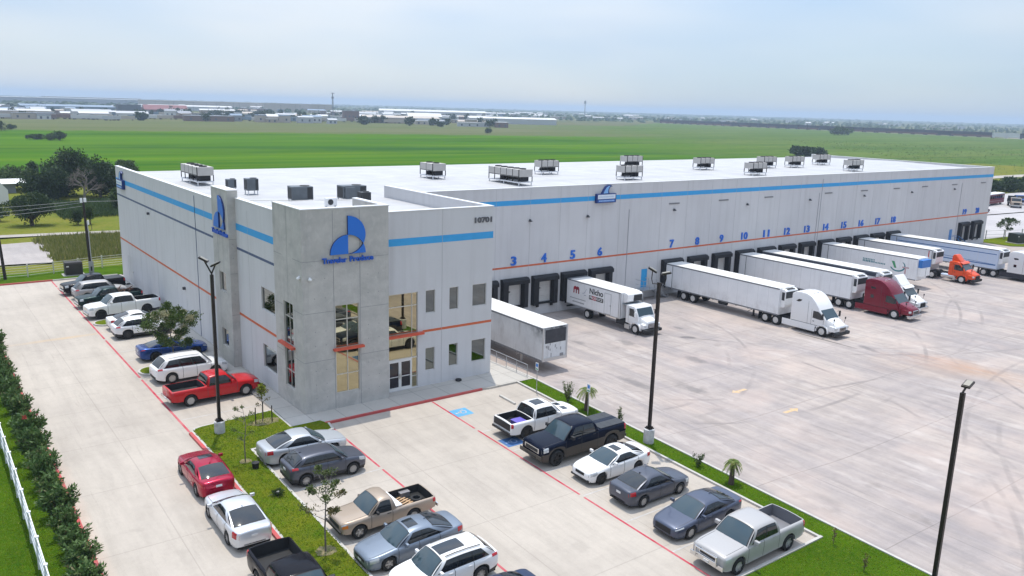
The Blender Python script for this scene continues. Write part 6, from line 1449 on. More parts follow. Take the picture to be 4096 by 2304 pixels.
def limb_tree(name, label, loc, h, spread, rg, leafm, nleaf=2600, trunk=.05, ln=.14, wd=.04, bark=BARKG, crown0=.4, nb=14, group=None, cat='tree', clr=.4, mix=None, dens=1.):
    t = thing(name, label, cat, loc, rg.uniform(0, 6), group); tr = MB(); f = MB(); f2 = MB()
    top = Vector((rg.uniform(-.05, .05)*h, rg.uniform(-.05, .05)*h, h*.93)); pts = [Vector((0, 0, -.05)), Vector((rg.uniform(-.02, .02)*h, rg.uniform(-.02, .02)*h, h*.33)), Vector((rg.uniform(-.03, .03)*h, rg.uniform(-.03, .03)*h, h*.62)), top]
    tr.tube(pts, [trunk, trunk*.8, trunk*.55, trunk*.2], 7)
    ends = []
    for k in range(nb):
        q = crown0+(1-crown0)*(k+rg.random())/nb; z = q*h*.93; i = min(2, int(q*3)); b = pts[1]+(pts[3]-pts[1])*max(0, (z-pts[1].z)/(pts[3].z-pts[1].z))
        a = k*2.4+rg.uniform(-.4, .4); ll = spread*(1.05-.55*abs(q-.62)/.5)*rg.uniform(.65, 1.15); e = b+Vector((math.cos(a)*ll, math.sin(a)*ll, ll*rg.uniform(.3, .75)))
        m = (b+e)*.5+Vector((0, 0, -.06*ll)); tr.tube([b, m, e], [trunk*.38, trunk*.26, trunk*.1], 5, False); ends += [(e, ll), ((m+e)*.5, ll*.8)]
        for j in range(2):
            a2 = a+rg.uniform(-1, 1); e2 = m+Vector((math.cos(a2)*ll*.5, math.sin(a2)*ll*.5, ll*.35)); tr.tube([m, e2], [trunk*.2, trunk*.07], 4, False); ends.append((e2, ll*.6))
    ends.append((top, spread*.6))
    per = max(6, int(nleaf/len(ends)))
    for e, ll in ends:
        if rg.random() > dens: continue
        r = max(.12, ll*clr)*rg.uniform(.7, 1.25); tgt = f2 if (mix and rg.random() < (.1 if mix is WBLOS else .25)) else f
        cloud(tgt, e, r, r, r*.75, per, ln, wd, rg, shell=.15)
    tr.build('trunk', bark, t, smooth=50, fix=False); f.build('crown', leafm, t, fix=False)
    if f2.f: f2.build('crown', mix, t, fix=False)
    return t
# ---- small trees on the site
rg = random.Random(5)
limb_tree('young_tree', 'leafy young tree with pale blossom on the stall island between blue coupe and white suv', (-4.0, 14.6, gz(14.6)+.1), 4.4, 1.55, rg, LF_TREE, 12500, .06, .125, .042, crown0=.30, nb=16, clr=.42, mix=WBLOS)
limb_tree('young_tree', 'thin nearly bare sapling on the grass beside the left light pole', (-5.35, -4.9+.35, gz(-4.6)+.1), 3.4, .55, rg, LF_OAK, 900, .035, .08, .026, crown0=.3, nb=10, clr=.35, dens=.6)
limb_tree('young_tree', 'sapling with a bright yellow green top tied to stakes near the tower', (-2.6, .35, .1), 2.3, .42, rg, LF_DRY, 260, .03, .09, .03, crown0=.45, nb=7, clr=.35)
_y = COL.objects[-1].parent; f = MB(); cloud(f, (0, 0, 2.0), .22, .22, .42, 420, .12, .045, rg, shell=.1); f.build('crown', LF_YEL, _y, fix=False)
limb_tree('young_tree', 'young tree with half bare brown and green crown beside the tan pickup', (-5.35, -14.9, gz(-14.9)+.1), 3.5, 1.05, rg, LF_OAK, 3000, .045, .095, .032, crown0=.42, nb=12, clr=.3, dens=.75, mix=LF_DRY)
# stakes and the ring of dry earth below the staked sapling
for i, (dx, dy) in enumerate(((-.5, -.2), (.45, -.35), (.2, .5))):
    mb = MB(); mb.box(-.025, .025, -.025, .025, 0, 1.05); tag(mb.build('wooden_stake', mat('stake_dark', (.03, .025, .02), .9), loc=(-2.6+dx, .35+dy, .1)), 'thin dark stake beside the yellow topped sapling', 'stake', 'stakes of the yellow topped sapling')
def patch(name, x, y, rx, ry, m, dz=.15):
    mb = MB(); rg_ = random.Random(int(x*10)); mb.poly([(x+rx*math.cos(k*PI/9)*rg_.uniform(.75, 1.15), y+ry*math.sin(k*PI/9)*rg_.uniform(.75, 1.15), gz(y+ry*math.sin(k*PI/9))+dz) for k in range(18)]); return tag(mb.build(name, m), kind='structure')
SOIL = mat('dry_soil', (.24, .18, .11), .95, var=.45, vscale=5., rgb2=(.12, .13, .04))
patch('bare_soil', -2.5, .2, .95, .6, SOIL, .142); patch('bare_soil', -5.35, -14.9, .5, .45, SOIL, .142); patch('bare_soil', -5.35, -4.55, .35, .3, SOIL, .142)
# dead tuft, tyre planter and lamp on the island
t = thing('black_bucket', 'black round bucket lying on the island grass', 'bucket', (-5.15, -5.55, gz(-5.5)+.13)); mb = MB(); mb.lathe([(.16, 0), (.19, .3), (.165, .3), (.14, .03), (.02, .03)], axis='z', seg=16); mb.build('tub', BLACKR, t, smooth=40); mb = MB(); mb.lathe([(.2, .28), (.205, .31), (.185, .31)], axis='z', seg=16); mb.build('rim', TRIM, t)
t = thing('ground_spotlight', 'small black ground light in a dark grass tuft on the island', 'ground light', (-5.25, -9.0, gz(-9)+.13)); mb = MB(); mb.lathe([(.13, 0), (.15, .16), (.12, .2), (.02, .2)], axis='z', seg=12); mb.build('housing', BLACKR, t); mb = MB(); mb.lathe([(.08, .205), (.02, .21)], axis='z', seg=12); mb.build('lens', PLATE, t); mb = MB(); cloud(mb, (0, 0, .1), .3, .28, .12, 260, .18, .02, rg, up=.9); mb.build('grass_tuft', LF_MID, t, fix=False)
LF_BLADE = leafmat('grass_blade', (.11, .20, .010), (.20, .28, .015), (.34, .33, .06), .4)
def blades(name, regions, n, seed):
    rg = random.Random(seed); mb = MB()
    tot = sum((x1-x0)*(y1-y0) for x0, x1, y0, y1, dz in regions)
    for x0, x1, y0, y1, dz in regions:
        for _ in range(int(n*(x1-x0)*(y1-y0)/tot)):
            x = rg.uniform(x0, x1); y = rg.uniform(y0, y1); p = Vector((x, y, gz(y)+dz)); a = rg.uniform(0, 6.28); h = rg.uniform(.035, .085); d = Vector((math.cos(a), math.sin(a), 0))*.035
            mb.poly([p-d, p+d, p+Vector((rg.uniform(-.05, .05), rg.uniform(-.05, .05), h))])
    return tag(mb.build(name, LF_BLADE, fix=False), kind='stuff')
blades('grass_blades', [(-6.5, -4.55, -30, 1.4, .12), (-4.6, -1.6, -3.1, 1.9, .12)], 9000, 4)
blades('grass_blades', [(15.1, 16.38, -26, -1.6, .06), (4, 16.3, -40, -26.4, .06)], 9000, 5)
blades('grass_blades', [(-20, -13.9, -24, 14, .05)], 10000, 6)
# ---- verge planting
def palm(label, x, y, h, seed, cs):
    rg = random.Random(seed); z = gz(y)+.07; t = thing('small_palm', label, 'palm', (x, y, z), 0, 'small palms on the green verge')
    mb = MB(); mb.tube([(0, 0, -.05), (.03, 0, h*.5), (.05, .02, h)], [.17, .13, .10], 9); mb.build('trunk', BARK, t, smooth=50)
    f = MB()
    for k in range(22):
        a = k*2.399; up = rg.uniform(-.15, .85); ln = rg.uniform(.75, 1.05)*cs; d = Vector((math.cos(a), math.sin(a), 0)); p = Vector((.05, .02, h)); pts = []
        for j in range(7): q = j/6; pts.append(p+d*ln*q*(1-.12*q)+Vector((0, 0, up*ln*q-1.0*ln*q*q)))
        for a0, a1 in zip(pts, pts[1:]):
            dd = (a1-a0); sd = dd.cross(Vector((0, 0, 1))).normalized()
            for s_ in (-1, 1):
                for fr in (.0, .33, .66): leaf(f, a0+dd*fr, dd*.9+sd*s_*.22+Vector((0, 0, -.03)), Vector((0, 0, 1)), .30*cs, .022)
    f.build('frond', LF_PALM, t, fix=False); return t
palm('taller small palm with pale drooping crown beside the blue disabled sign', 15.75, -8.45, 1.45, 3, .80); palm('shorter small palm near the silver pickup at the lower right', 15.7, -20.3, 1.3, 9, .60)
def stem_bush(label, x, y, h, w_, n, seed, m=LF_MID, dz=.07):
    rg = random.Random(seed); t = thing('verge_bush', label, 'bush', (x, y, gz(y)+dz), 0, 'small bushes on the green verge'); st = MB(); f = MB()
    for k in range(n):
        a = rg.uniform(0, 6.28); l_ = rg.uniform(.1, 1)*w_; hh = h*rg.uniform(.6, 1.05); e = Vector((math.cos(a)*l_, math.sin(a)*l_, hh)); st.tube([(0, 0, 0), e*.5+Vector((0, 0, .05)), e], [.014, .01, .004], 4, False)
        for j in range(int(30*h)): q = rg.uniform(.2, 1.0); leaf(f, e*q+rdir(rg)*.05, rdir(rg)+Vector((0, 0, .5)), rdir(rg), .13, .026)
    st.build('stem', BARK, t, fix=False); f.build('foliage', m, t, fix=False); return t
stem_bush('tall reddish green bush on the verge before the palm', 15.6, -6.75, 1.35, .45, 18, 2, LF_OAK); stem_bush('sparse thin bush behind the navy pickup bed', 16.0, -11.3, 1.25, .3, 7, 3, LF_OAK); stem_bush('low green bush on the verge between pole and small palm', 15.75, -17.9, .75, .42, 16, 4)
stem_bush('thin bare twig plant on the lower right verge', 15.0, -26.9, .9, .1, 2, 5, LF_DRY); stem_bush('small twig plant at the bottom right lawn', 14.1, -29.0, 1.0, .12, 2, 6, LF_DRY)
# ---- distant trees behind the left lot
def big_tree(label, x, y, z, h, rx, ry, seed, m=LF_DARK, n=5200, trunk=.3, z0=.12, ln=.42, wd=.16, lumps=22, group='trees in the scrub beyond the left lot', name='scrub_tree', cat='tree'):
    rg = random.Random(seed); t = thing(name, label, cat, (x, y, z), 0, group); f = MB(); tr = MB()
    tr.tube([(0, 0, -.2), (.1*rx*rg.uniform(-1, 1), .1, h*.3), (.15*rx*rg.uniform(-1, 1), .1, h*.6)], [trunk, trunk*.8, trunk*.4], 7)
    for k in range(lumps):
        d = rdir(rg); r = rg.uniform(.35, .82); c = Vector((d.x*rx*r, d.y*ry*r, h*(z0+(1-z0)*(.5+.5*d.z*r)))); q = rg.uniform(.26, .46)
        cloud(f, c, rx*q, ry*q, h*.5*q*1.1, n//lumps, ln, wd, rg, shell=.35)
        if k % 2 == 0: tr.tube([(0, 0, h*.15), c*.6+Vector((0, 0, h*.1)), c], [trunk*.45, trunk*.28, trunk*.08], 5, False)
    tr.build('trunk', BARK, t, fix=False, smooth=50); f.build('crown', m, t, fix=False); return t
big_tree('tall dark spreading tree, highest of the clump left of the warehouse', 8.0, 139.5, -.85, 9.7, 5.6, 4.6, 1, n=9500, lumps=44, z0=.02); big_tree('dark rounded tree against the corner of the warehouse', 13.2, 134.5, -.85, 8.4, 5.0, 4.0, 2, n=8000, lumps=38, z0=.02)
big_tree('dark low spreading tree in front of the tallest one', 3.8, 133.0, -.85, 6.2, 4.4, 3.2, 3, LF_DARK, 7000, lumps=34, z0=.02); big_tree('yellow green feathery tree top above the warehouse corner', 27.3, 178.5, -1.2, 4.6, 3.6, 3, 4, LF_MID, 3000, .2); big_tree('dull green spreading tree at the left frame edge above the white roof', .4, 158, -1, 5.2, 4.2, 3, 5, LF_MID, 5200, lumps=28, z0=.03)
big_tree('small round dark tree by itself left of the tallest tree', 7.5, 187, -1.3, 4.0, 1.6, 1.6, 6, LF_DARK, 1600, .15); big_tree('wide dark green tree before the dirt road, left', -2.9, 99.3, -.8, 4.9, 3.6, 2.9, 7, LF_DARK, 6500, lumps=30, ln=.3, wd=.10); big_tree('dark bushy shrub behind the utility pole', 3.2, 97.6, -.8, 2.7, 1.2, 1.1, 8, LF_DARK, 2000, .1, .02, .22, .07, 12); big_tree('upright green bush right of the utility pole', 4.9, 97.4, -.8, 2.9, 1.0, .9, 9, LF_MID, 1700, .1, .02, .22, .07, 10)
big_tree('light scrubby tree left of the wide dark tree', -6.6, 106, -.8, 2.8, 1.8, 1.6, 10, LF_MID, 1800, .1, .04, .26, .08, 12); big_tree('green brush mass at the corner of the far left wall', 12.5, 112, -.8, 4.2, 2.2, 2.0, 11, LF_MID, 2600, .1, .02)
for i, (x, y, h, r, l) in enumerate(((42, 381, 4.0, 3.6, 'round dark bush alone at the left edge of the green field'), (38.5, 384, 3.2, 2.6, 'rough bush left of the round one on the field edge'), (36, 509, 3.2, 3.4, 'low bush at the far left field edge'), (29, 487, 5.8, 3.4, 'dark tree cut by the left frame edge beyond the field'), (34, 392, 2.2, 4.5, 'low scrub along the field edge at the left'), (352, 204, 5.0, 9, 'dark round tree pair just over the far warehouse roof'), (362, 203, 4.4, 6.5, 'dark lower tree at the right of the pair over the roof'), (841, 487, 9, 15, 'pale lone tree in front of the freight train'), (358, 492, 4.2, 4.2, 'lone round bush in the middle of the far field'))):
    big_tree(l, x, y, -1.5, h, r, r*.8, 30+i, LF_DARK if i in (0, 3, 5, 6) else LF_MID, 1500, .2, .03, max(.4, r*.13), max(.15, r*.05), 16, 'lone trees in the far fields')
# bare dead tree
rg = random.Random(21); t = thing('dead_tree', 'bare grey dead tree with forking branches before the dark trees', 'tree', (9.8, 131.0, -.85)); tr = MB(); nb_ = []
def fork(p, d, l, r, dep):
    e = p+d*l; m_ = (p+e)*.5+rdir(rg)*l*.06; tr.tube([p, m_, e], [r, r*.85, r*.68], 5, False)
    if dep == 0: return
    for k in range(3 if dep > 1 else 2): fork(m_ if k == 2 else e, (d+rdir(rg)*.85+Vector((0, 0, .10))).normalized(), l*rg.uniform(.62, .85), r*.62, dep-1)
fork(Vector((0, 0, 0)), Vector((.05, 0, 1)), 2.1, .26, 6)
tr.build('trunk', DEADW, t, fix=False)
# tall grass in the ditch
rg = random.Random(31); mb = MB()
for _ in range(9000):
    x = rg.uniform(-5, 12); y = rg.uniform(65, 83)
    if x < -4.6+.6*math.sin(y): continue
    leaf(mb, Vector((x, y, rough_z(x, y))), Vector((rg.uniform(-.35, .35), rg.uniform(-.35, .35), 1)), rdir(rg), rg.uniform(.5, 1.25), .06)
tag(mb.build('tall_grass', LF_GRASS, fix=False), kind='stuff')
mb = MB()
for _ in range(7000):
    x = rg.uniform(2, 14); y = rg.uniform(104, 128); leaf(mb, Vector((x, y, rough_z(x, y))), Vector((rg.uniform(-.4, .4), rg.uniform(-.4, .4), 1)), rdir(rg), rg.uniform(.4, 1.0), .09)
tag(mb.build('weeds', LF_MID, fix=False), kind='stuff')
# low crop tufts of the fields (rows of weeds too many to count)
rg = random.Random(91); mb = MB()
for _ in range(7000):
    d = rg.uniform(330, 760); a = R(rg.uniform(38, 69)); x = CAM.x+d*math.sin(a); y = CAM.y+d*math.cos(a)
    if y < 70 or x < 300+(y-200)*.9+120 or y > .62*x+60: continue
    s_ = rg.uniform(.2, .5); cloud(mb, (x, y, -1.4), s_, s_, s_*.5, 3, s_*1.1, s_*.4, rg)
tag(mb.build('field_weeds', LF_MID, fix=False), kind='stuff')
# dark brush behind the neighbour's lot, right
for i, (x, y, h, r) in enumerate(((236, 62, 4, 6), (246, 60, 4.5, 7), (257, 60, 4, 6), (268, 58, 4.4, 7), (232, 73, 3, 5), (250, 71, 3.2, 6))):
    big_tree('dark brush clump behind the parked bus, number %s along the bank' % ('one', 'two', 'three', 'four', 'five', 'six')[i] if False else ('dark brush clump on the bank behind the red bus' if i in (0, 4) else 'dark brush clump on the bank right of the red bus'), x, y, -1.3, h, r, r*.6, 60+i, LF_MID if i > 3 else LF_DARK, 1500, .1, .02, .8, .3, 14, 'brush clumps behind the neighbouring lot')
limb_tree('young_tree', 'thin round young tree on the grass past the far corner', (136.9, 16.6, -1.15), 3.6, 1.35, random.Random(2), LF_MID, 1800, .06, .2, .07, crown0=.35, nb=14, clr=.36)
# ================================================================ POLES, FENCES, BACKGROUND
POLEB = mat('bronze_pole', (.022, .016, .014), .45, .3); PBASE = mat('pole_concrete', (.60, .60, .60), .85, var=.35, vscale=2.5, rgb2=(.36, .36, .37)); LENS = mat('lamp_lens', (.55, .50, .38), .3)
def lamp_head(t, p, ang, tilt=.35):
    h = MB(); h.box(-.28, .28, -.17, .17, -.045, .045); k_ = MB(); k_.box(-.22, .22, -.12, .12, .047, .07); o = h.build('lamp_head', POLEB, t, bevel=.015); o.location = p; o.rotation_euler = (0, -tilt, ang)
    k_.build('heat_sink', mat('heat_sink', (.30, .28, .24), .5, .3), o); l = MB(); l.box(-.23, .23, -.13, .13, -.057, -.045); l.build('lens', LENS, o); return o
def light_pole(label, x, y, z, h, hb, rb, heads, arms=None):
    t = thing('light_pole', label, 'light pole', (x, y, z), 0, 'dark light poles of the lots')
    mb = MB(); mb.lathe([(rb, -.4), (rb, hb-.04), (rb-.04, hb), (.02, hb)], axis='z', seg=24); mb.build('concrete_base', PBASE, t, smooth=40)
    mb = MB(); mb.box(-.2, .2, -.2, .2, hb, hb+.06); mb.box(-.15, .15, -.15, .15, hb+.06, hb+.14); mb.build('base_plate', POLEB, t)
    mb = MB(); mb.prism([(-.085, -.085), (.085, -.085), (.085, .085), (-.085, .085)], hb+.1, h, axis='z'); mb.build('pole', POLEB, t, bevel=.012)
    for dx, dy, dz, ang, tilt in heads:
        mb = MB()
        if arms == 'curved': mb.tube([(0, 0, h-.1), (dx*.9, dy*.9, h-.08), (dx*1.05, dy*1.05, h+.2), (dx, dy, h+dz)], .028, 7)
        else: mb.tube([(0, 0, h-.3), (0, 0, h+.05), (dx, dy, h+dz)], .045, 7)
        mb.build('arm', POLEB, t, smooth=50); lamp_head(t, (dx, dy, h+dz), ang, tilt)
light_pole('dark light pole with two heads on white base by the grass island corner', -5.25, .1, .05, 9.45, .75, .3, [(-.34, .2, .86, 2.6, .5), (.2, -.12, .6, -.5, .45)])
light_pole('dark light pole with two curved arms on white base on the verge', 15.72, -14.1, gz(-14.1), 9.9-.0, .95, .32, [(-.38, .22, .72, 2.3, .5), (.42, -.1, .5, -.6, .2)], 'curved')
# right pole stands on the yard, its base below the frame
def axis_pole(): pass
light_pole('dark single headed light pole on the grass end at the lower right', 15.05, -31.6, -.9, 9.2, .72, .32, [(.34, .0, .3, .1, .25)])
# utility poles
WOOD = mat('pole_wood', (.035, .026, .022), .9, var=.4, vscale=4.)
t = thing('utility_pole', 'dark wooden utility pole with white top boxes behind the black pickup', 'utility pole', (-2.15, 56.6, -.8)); mb = MB(); mb.tube([(0, 0, -.3), (-.12, 0, 4), (-.25, 0, 8.6)], [.17, .15, .12], 10); mb.build('pole', WOOD, t, smooth=50)
mb = MB(); mb.box(-.55, -.3, -.1, .1, 8.1, 8.6); mb.box(-.22, .08, -.12, .12, 8.15, 8.6); mb.build('top_box', WHITE, t); mb = MB(); mb.box(-.02, .14, -.3, -.15, 5.6, 6.1); mb.build('insulator', WHITE, t); mb = MB(); mb.tube([(.1, -.16, -.2), (.02, -.18, 4.8), (-.06, -.18, 6)], .05, 6); mb.build('conduit', mat('conduit_grey', (.42, .42, .43), .5), t); mb = MB(); mb.box(-.26, .26, -.26, -.17, -.3, 1.4); mb.build('meter_panel', mat('panel_grey', (.35, .35, .36), .5), t)
mb = MB(); mb.box(-.08, .08, -.3, -.26, .3, .8); mb.build('meter', TRIM, t)
mb = MB(); mb.tube([(-.1, .0, 6.0), (.35, -.1, 5.7), (.42, -.1, 5.0), (.2, -.1, 4.9)], .03, 5); mb.build('loop_cable', TRIM, t)
t = thing('utility_pole', 'dark wooden pole at the left frame edge by the white fence', 'utility pole', (-10.6, 56.7, -.8)); mb = MB(); mb.tube([(0, 0, -.3), (-.2, 0, 4), (-.5, 0, 8.4)], [.17, .15, .12], 10); mb.build('pole', WOOD, t, smooth=50); mb = MB(); mb.box(-.9, -.1, -.06, .06, 7.9, 8.05); mb.build('cross_arm', WOOD, t)
CABLE = mat('cable', (.30, .31, .32), .6)
for i, (a, b, sag) in enumerate((((-2.5, 56.6, 7.5), (-40, 64, 8.6), 1.2), ((-2.5, 56.6, 7.3), (-40, 62, 7.8), 1.4), ((-2.5, 56.6, 6.9), (-40, 60, 7.0), 1.2), ((-2.4, 56.6, 7.4), (60, 75, 8.0), 1.0))):
    mb = MB(); pts = []
    for k in range(17): q = k/16; pts.append((a[0]+(b[0]-a[0])*q, a[1]+(b[1]-a[1])*q, a[2]+(b[2]-a[2])*q-sag*4*q*(1-q)))
    mb.tube(pts, .017, 4, False); tag(mb.build('power_line', CABLE, fix=False), ('upper left', 'middle left', 'lower left', 'right hand')[i]+' overhead wire from the top of the utility pole', 'power line', 'overhead wires of the utility pole')
# fences
VIN = mat('white_vinyl', (.72, .73, .74), .5)
def rail_fence(label, pts, zs, rails, post_gap, m, rad=.05, h=1.45, group=None):
    t = thing('rail_fence', label, 'fence', (0, 0, 0), 0, group)
    posts = []; acc = []
    for (a, b) in zip(pts, pts[1:]):
        a = Vector(a); b = Vector(b); n = max(1, round((b-a).length/post_gap)); acc += [a+(b-a)*k/n for k in range(n)]
    acc.append(Vector(pts[-1]))
    for p_ in acc: z = zs(p_.x, p_.y); mb = MB(); mb.box(p_.x-.06, p_.x+.06, p_.y-.06, p_.y+.06, z-.1, z+h+.06); mb.box(p_.x-.075, p_.x+.075, p_.y-.075, p_.y+.075, z+h+.06, z+h+.1); mb.build('post', m, t)
    for r_ in rails:
        mb = MB()
        for a, b in zip(acc, acc[1:]):
            za, zb_ = zs(a.x, a.y)+r_, zs(b.x, b.y)+r_; d = (b-a).normalized(); s_ = Vector((-d.y, d.x))*.022; n = len(mb.v)
            for p_, z in ((a, za), (b, zb_)): mb.v += [(p_.x-s_.x, p_.y-s_.y, z-rad), (p_.x+s_.x, p_.y+s_.y, z-rad), (p_.x+s_.x, p_.y+s_.y, z+rad), (p_.x-s_.x, p_.y-s_.y, z+rad)]
            for q in ((0,1,5,4),(1,2,6,5),(2,3,7,6),(3,0,4,7)): mb.face(*[n+i for i in q])
        mb.build('rail', m, t)
    return t
rail_fence('white four rail fence running along the left grass at the bottom left', [(-15.75, 14), (-15.75, -24)], lambda x, y: gz(y)+.05, (.3, .66, 1.02, 1.4), 2.4, VIN, .07, 1.4)
rail_fence('pale five rail pipe fence across the grass behind the left lot', [(-46, 56.2), (-8.4, 57.3), (-.5, 59.3), (30, 62.5), (60, 65)], lambda x, y: -.82, (.25, .53, .81, 1.09, 1.36), 2.75, mat('pale_pipe', (.60, .58, .50), .5), .022, 1.38)
t = rail_fence('thin wire fence past the far corner of the warehouse', [(128.8, 19.4), (141, 15.6), (165, 9)], lambda x, y: -1.15, (.3, .8, 1.45), 4.2, STEEL, .02, 1.5)
# green transformer boxes
def cabinet(label, x, y, z, w_, d_, h, m, rz=0.):
    t = thing('transformer_cabinet', label, 'transformer', (x, y, z), rz, 'ground transformer cabinets')
    mb = MB(); mb.box(-w_/2-.25, w_/2+.2, -d_/2-.2, d_/2+.2, -.1, .12); mb.build('concrete_pad', CURB, t)
    mb = MB(); mb.prism([(-d_/2, .12), (-d_/2, h-.18), (-d_/2+.08, h), (d_/2, h), (d_/2, .12)], -w_/2, w_/2, axis='x'); b = mb.build('housing', m, t, bevel=.025)
    mb = MB(); mb.box(-.012, .012, -d_/2-.006, -d_/2+.002, .18, h-.25); mb.build('door_seam', TRIM, b); mb = MB(); mb.box(-w_/2+.1, -w_/2+.36, -d_/2-.008, -d_/2+.002, h-.5, h-.36); mb.build('warning_plate', PLATE, b)
XD = mat('dark_green_steel', (.016, .024, .018), .55, var=.2, vscale=2.)
cabinet('dark square transformer cabinet on the grass behind the black pickup', -4.05, 56.0, -.76, 1.75, 1.2, 1.55, mat('dark_brown_steel', (.028, .024, .022), .6, var=.2)); cabinet('dark green transformer cabinet past the far corner of the warehouse', 133.4, 13.2, -1.15, 2.4, 1.9, 1.7, XD, -.3)
# signs and small things on the verge
def bay_sign(label, x, y, z):
    t = thing('disabled_parking_sign', label, 'sign', (x, y, z), 0, 'disabled parking signs on the verge'); mb = MB(); mb.tube([(0, 0, -.1), (0, 0, 2.15)], .028, 6); mb.build('post', STEEL, t)
    mb = MB(); mb.box(-.035, -.028, -.16, .16, 1.65, 2.2); p_ = mb.build('sign_plate', WHITE, t); mb = MB(); mb.box(-.04, -.035, -.11, .11, 1.9, 2.12); mb.build('symbol_panel', mat('sign_panel_blue', (.05, .22, .6), .5), p_)
    mb = MB(); mb.box(-.04, -.035, -.12, .12, 1.7, 1.78); mb.build('symbol_panel', mat('sign_panel_green', (.05, .3, .14), .5), p_); return t
bay_sign('thin signpost with small white plate at the top end of the verge', 14.95, -4.2, gz(-4.2)); bay_sign('white and blue disabled parking sign in front of the palm', 15.3, -9.1, gz(-9.1))
# building and vehicles at the left frame edge (white roofed shed, parked trailer)
t = thing('white_roof_shed', 'low shed with white metal roof cut by the left frame edge', 'shed', (-3.2, 152, -.9)); mb = MB(); mb.box(-9, 3.4, -3, 3, 0, 2.0); mb.build('wall', mat('shed_grey', (.20, .22, .25), .7), t); mb = MB(); mb.prism([(-3.6, 1.95), (0, 2.6), (3.6, 1.95), (3.6, 2.05), (0, 2.72), (-3.6, 2.05)], -9.6, 5.8, axis='x'); mb.build('roof', WHITE, t)
mb = MB(); mb.prism([(-1.5, 0), (-1.5, 5.3), (-.9, 5.8), (1.5, 2.8), (1.5, 0)], 0, 4); tag(mb.build('white_container', mat('container_white', (.66, .66, .66), .6), loc=(-4.6, 128, -.9)), 'white sloped panel of a parked rig at the far left edge', 'container')

# ---------------------------------------------------------------- distant town
def at(az, d, z=-1.6): a = R(az); return (CAM.x+d*math.sin(a), CAM.y+d*math.cos(a), z)
TCOL = {'white': (.58, .58, .58), 'pale grey': (.46, .47, .49), 'grey': (.28, .29, .32), 'beige': (.46, .40, .34), 'tan': (.38, .32, .26), 'blue grey': (.20, .26, .34), 'brown': (.20, .13, .11), 'dark grey': (.10, .11, .13), 'red brown': (.20, .07, .075)}
def tmat(c): return mat('town_'+c.replace(' ', '_'), TCOL[c], .75)
_w = MB(); _w.box(-.8, .8, -.05, .02, -1, 1); WINM = _w.mesh('window', [tmat('dark grey')])
def house(label, az, d, w_, dp, h, wc, rc, rise=.8, rot=None, group='buildings of the distant town', flat=False, cat='building', name='town_building'):
    x, y, z = at(az, d); t = thing(name, label, cat, (x, y, z), R(rot if rot is not None else -az+8), group)
    mb = MB(); mb.box(-w_/2, w_/2, -dp/2, dp/2, 0, h); mb.build('wall', tmat(wc), t)
    mb = MB()
    if flat: mb.box(-w_/2-.3, w_/2+.3, -dp/2-.3, dp/2+.3, h, h+.45)
    else: mb.prism([(-dp/2-.4, h-.05), (0, h+rise), (dp/2+.4, h-.05)], -w_/2-.5, w_/2+.5, axis='x')
    mb.build('roof', tmat(rc), t)
    n = 0 if w_ > 70 else (2 if w_ < 16 else 4)
    for k in range(n): inst('window', WINM, t, (-w_/2+w_*(k+.5)/n, -dp/2, h*.45))
    return t
# landmark buildings
house('long red brown roofed building in the distant town', 12.9+1.2, 1180, 52, 24, 5, 'brown', 'red brown', 6); house('huge pale grey warehouse with white roof on the left horizon', 8.2, 2300, 520, 160, 12, 'grey', 'white', flat=True, rise=2)
house('pale warehouse with bright white roof beyond the left town', 10.0, 2900, 260, 120, 14, 'pale grey', 'white', flat=True); house('very long beige mall wall behind the town', 17.6, 1900, 330, 60, 14, 'beige', 'beige', flat=True); house('tall beige box store right of the mall wall', 22.2, 1750, 130, 60, 15, 'beige', 'pale grey', flat=True)
house('dark square office block among the left trees', 12.0, 1060, 24, 18, 11, 'dark grey', 'dark grey', flat=True); house('brown square tower block near the radio mast', 25.7, 1000, 18, 14, 11, 'brown', 'grey', flat=True)
house('bright white arched roof hall right of the mast', 30.6, 1010, 40, 26, 7, 'pale grey', 'white', 4); house('long white roofed hall behind the arched roof', 31.2, 1500, 190, 40, 9, 'pale grey', 'white', 3); house('long pale warehouse at the field edge right of the mast', 29.0, 940, 84, 30, 6, 'pale grey', 'beige', 2)
house('long white warehouse right of the arched roof hall', 36.6, 1060, 110, 36, 6.5, 'pale grey', 'white', 2); house('long pale blue roofed warehouse in the left town', 8.6, 1150, 100, 40, 7, 'blue grey', 'blue grey', 2); house('long white shed near the left horizon', 15.6, 1500, 130, 30, 7, 'pale grey', 'white', 2)
rg = random.Random(404); cols = ['white', 'pale grey', 'grey', 'beige', 'tan', 'blue grey', 'brown']; side = ['in the left part', 'left of the red roof', 'right of the red roof', 'near the radio mast', 'right of the radio mast', 'toward the right end']
for k in range(250):
    az = rg.uniform(4.2, 40) if k < 215 else rg.uniform(38, 66); d = rg.uniform(830, 1900) if az < 36 else rg.uniform(1650, 2700)
    if 3 < az < 11: d = rg.uniform(800, 1250)
    wc = rg.choice(cols); rc = rg.choice(['white', 'white', 'pale grey', 'pale grey', 'grey', 'blue grey', 'beige']); w_ = rg.choice([8, 10, 12, 14, 18, 24, 32, 44]); fl = rg.random() < .5
    sz = 'small' if w_ < 16 else ('medium' if w_ < 30 else 'long'); si = side[0 if az < 11 else 1 if az < 14 else 2 if az < 21 else 3 if az < 26.5 else 4 if az < 36 else 5]
    if az > 36: wc = rg.choice(['white', 'pale grey', 'beige']); rc = 'white'
    house('%s %s building, %s %s roof, %s of the town' % (sz, wc, rc, 'flat' if fl else 'pitched', si), az, d, w_, rg.uniform(8, 18), rg.uniform(3.0, 6.5), wc, rc, rg.uniform(.8, 2.2), flat=fl)
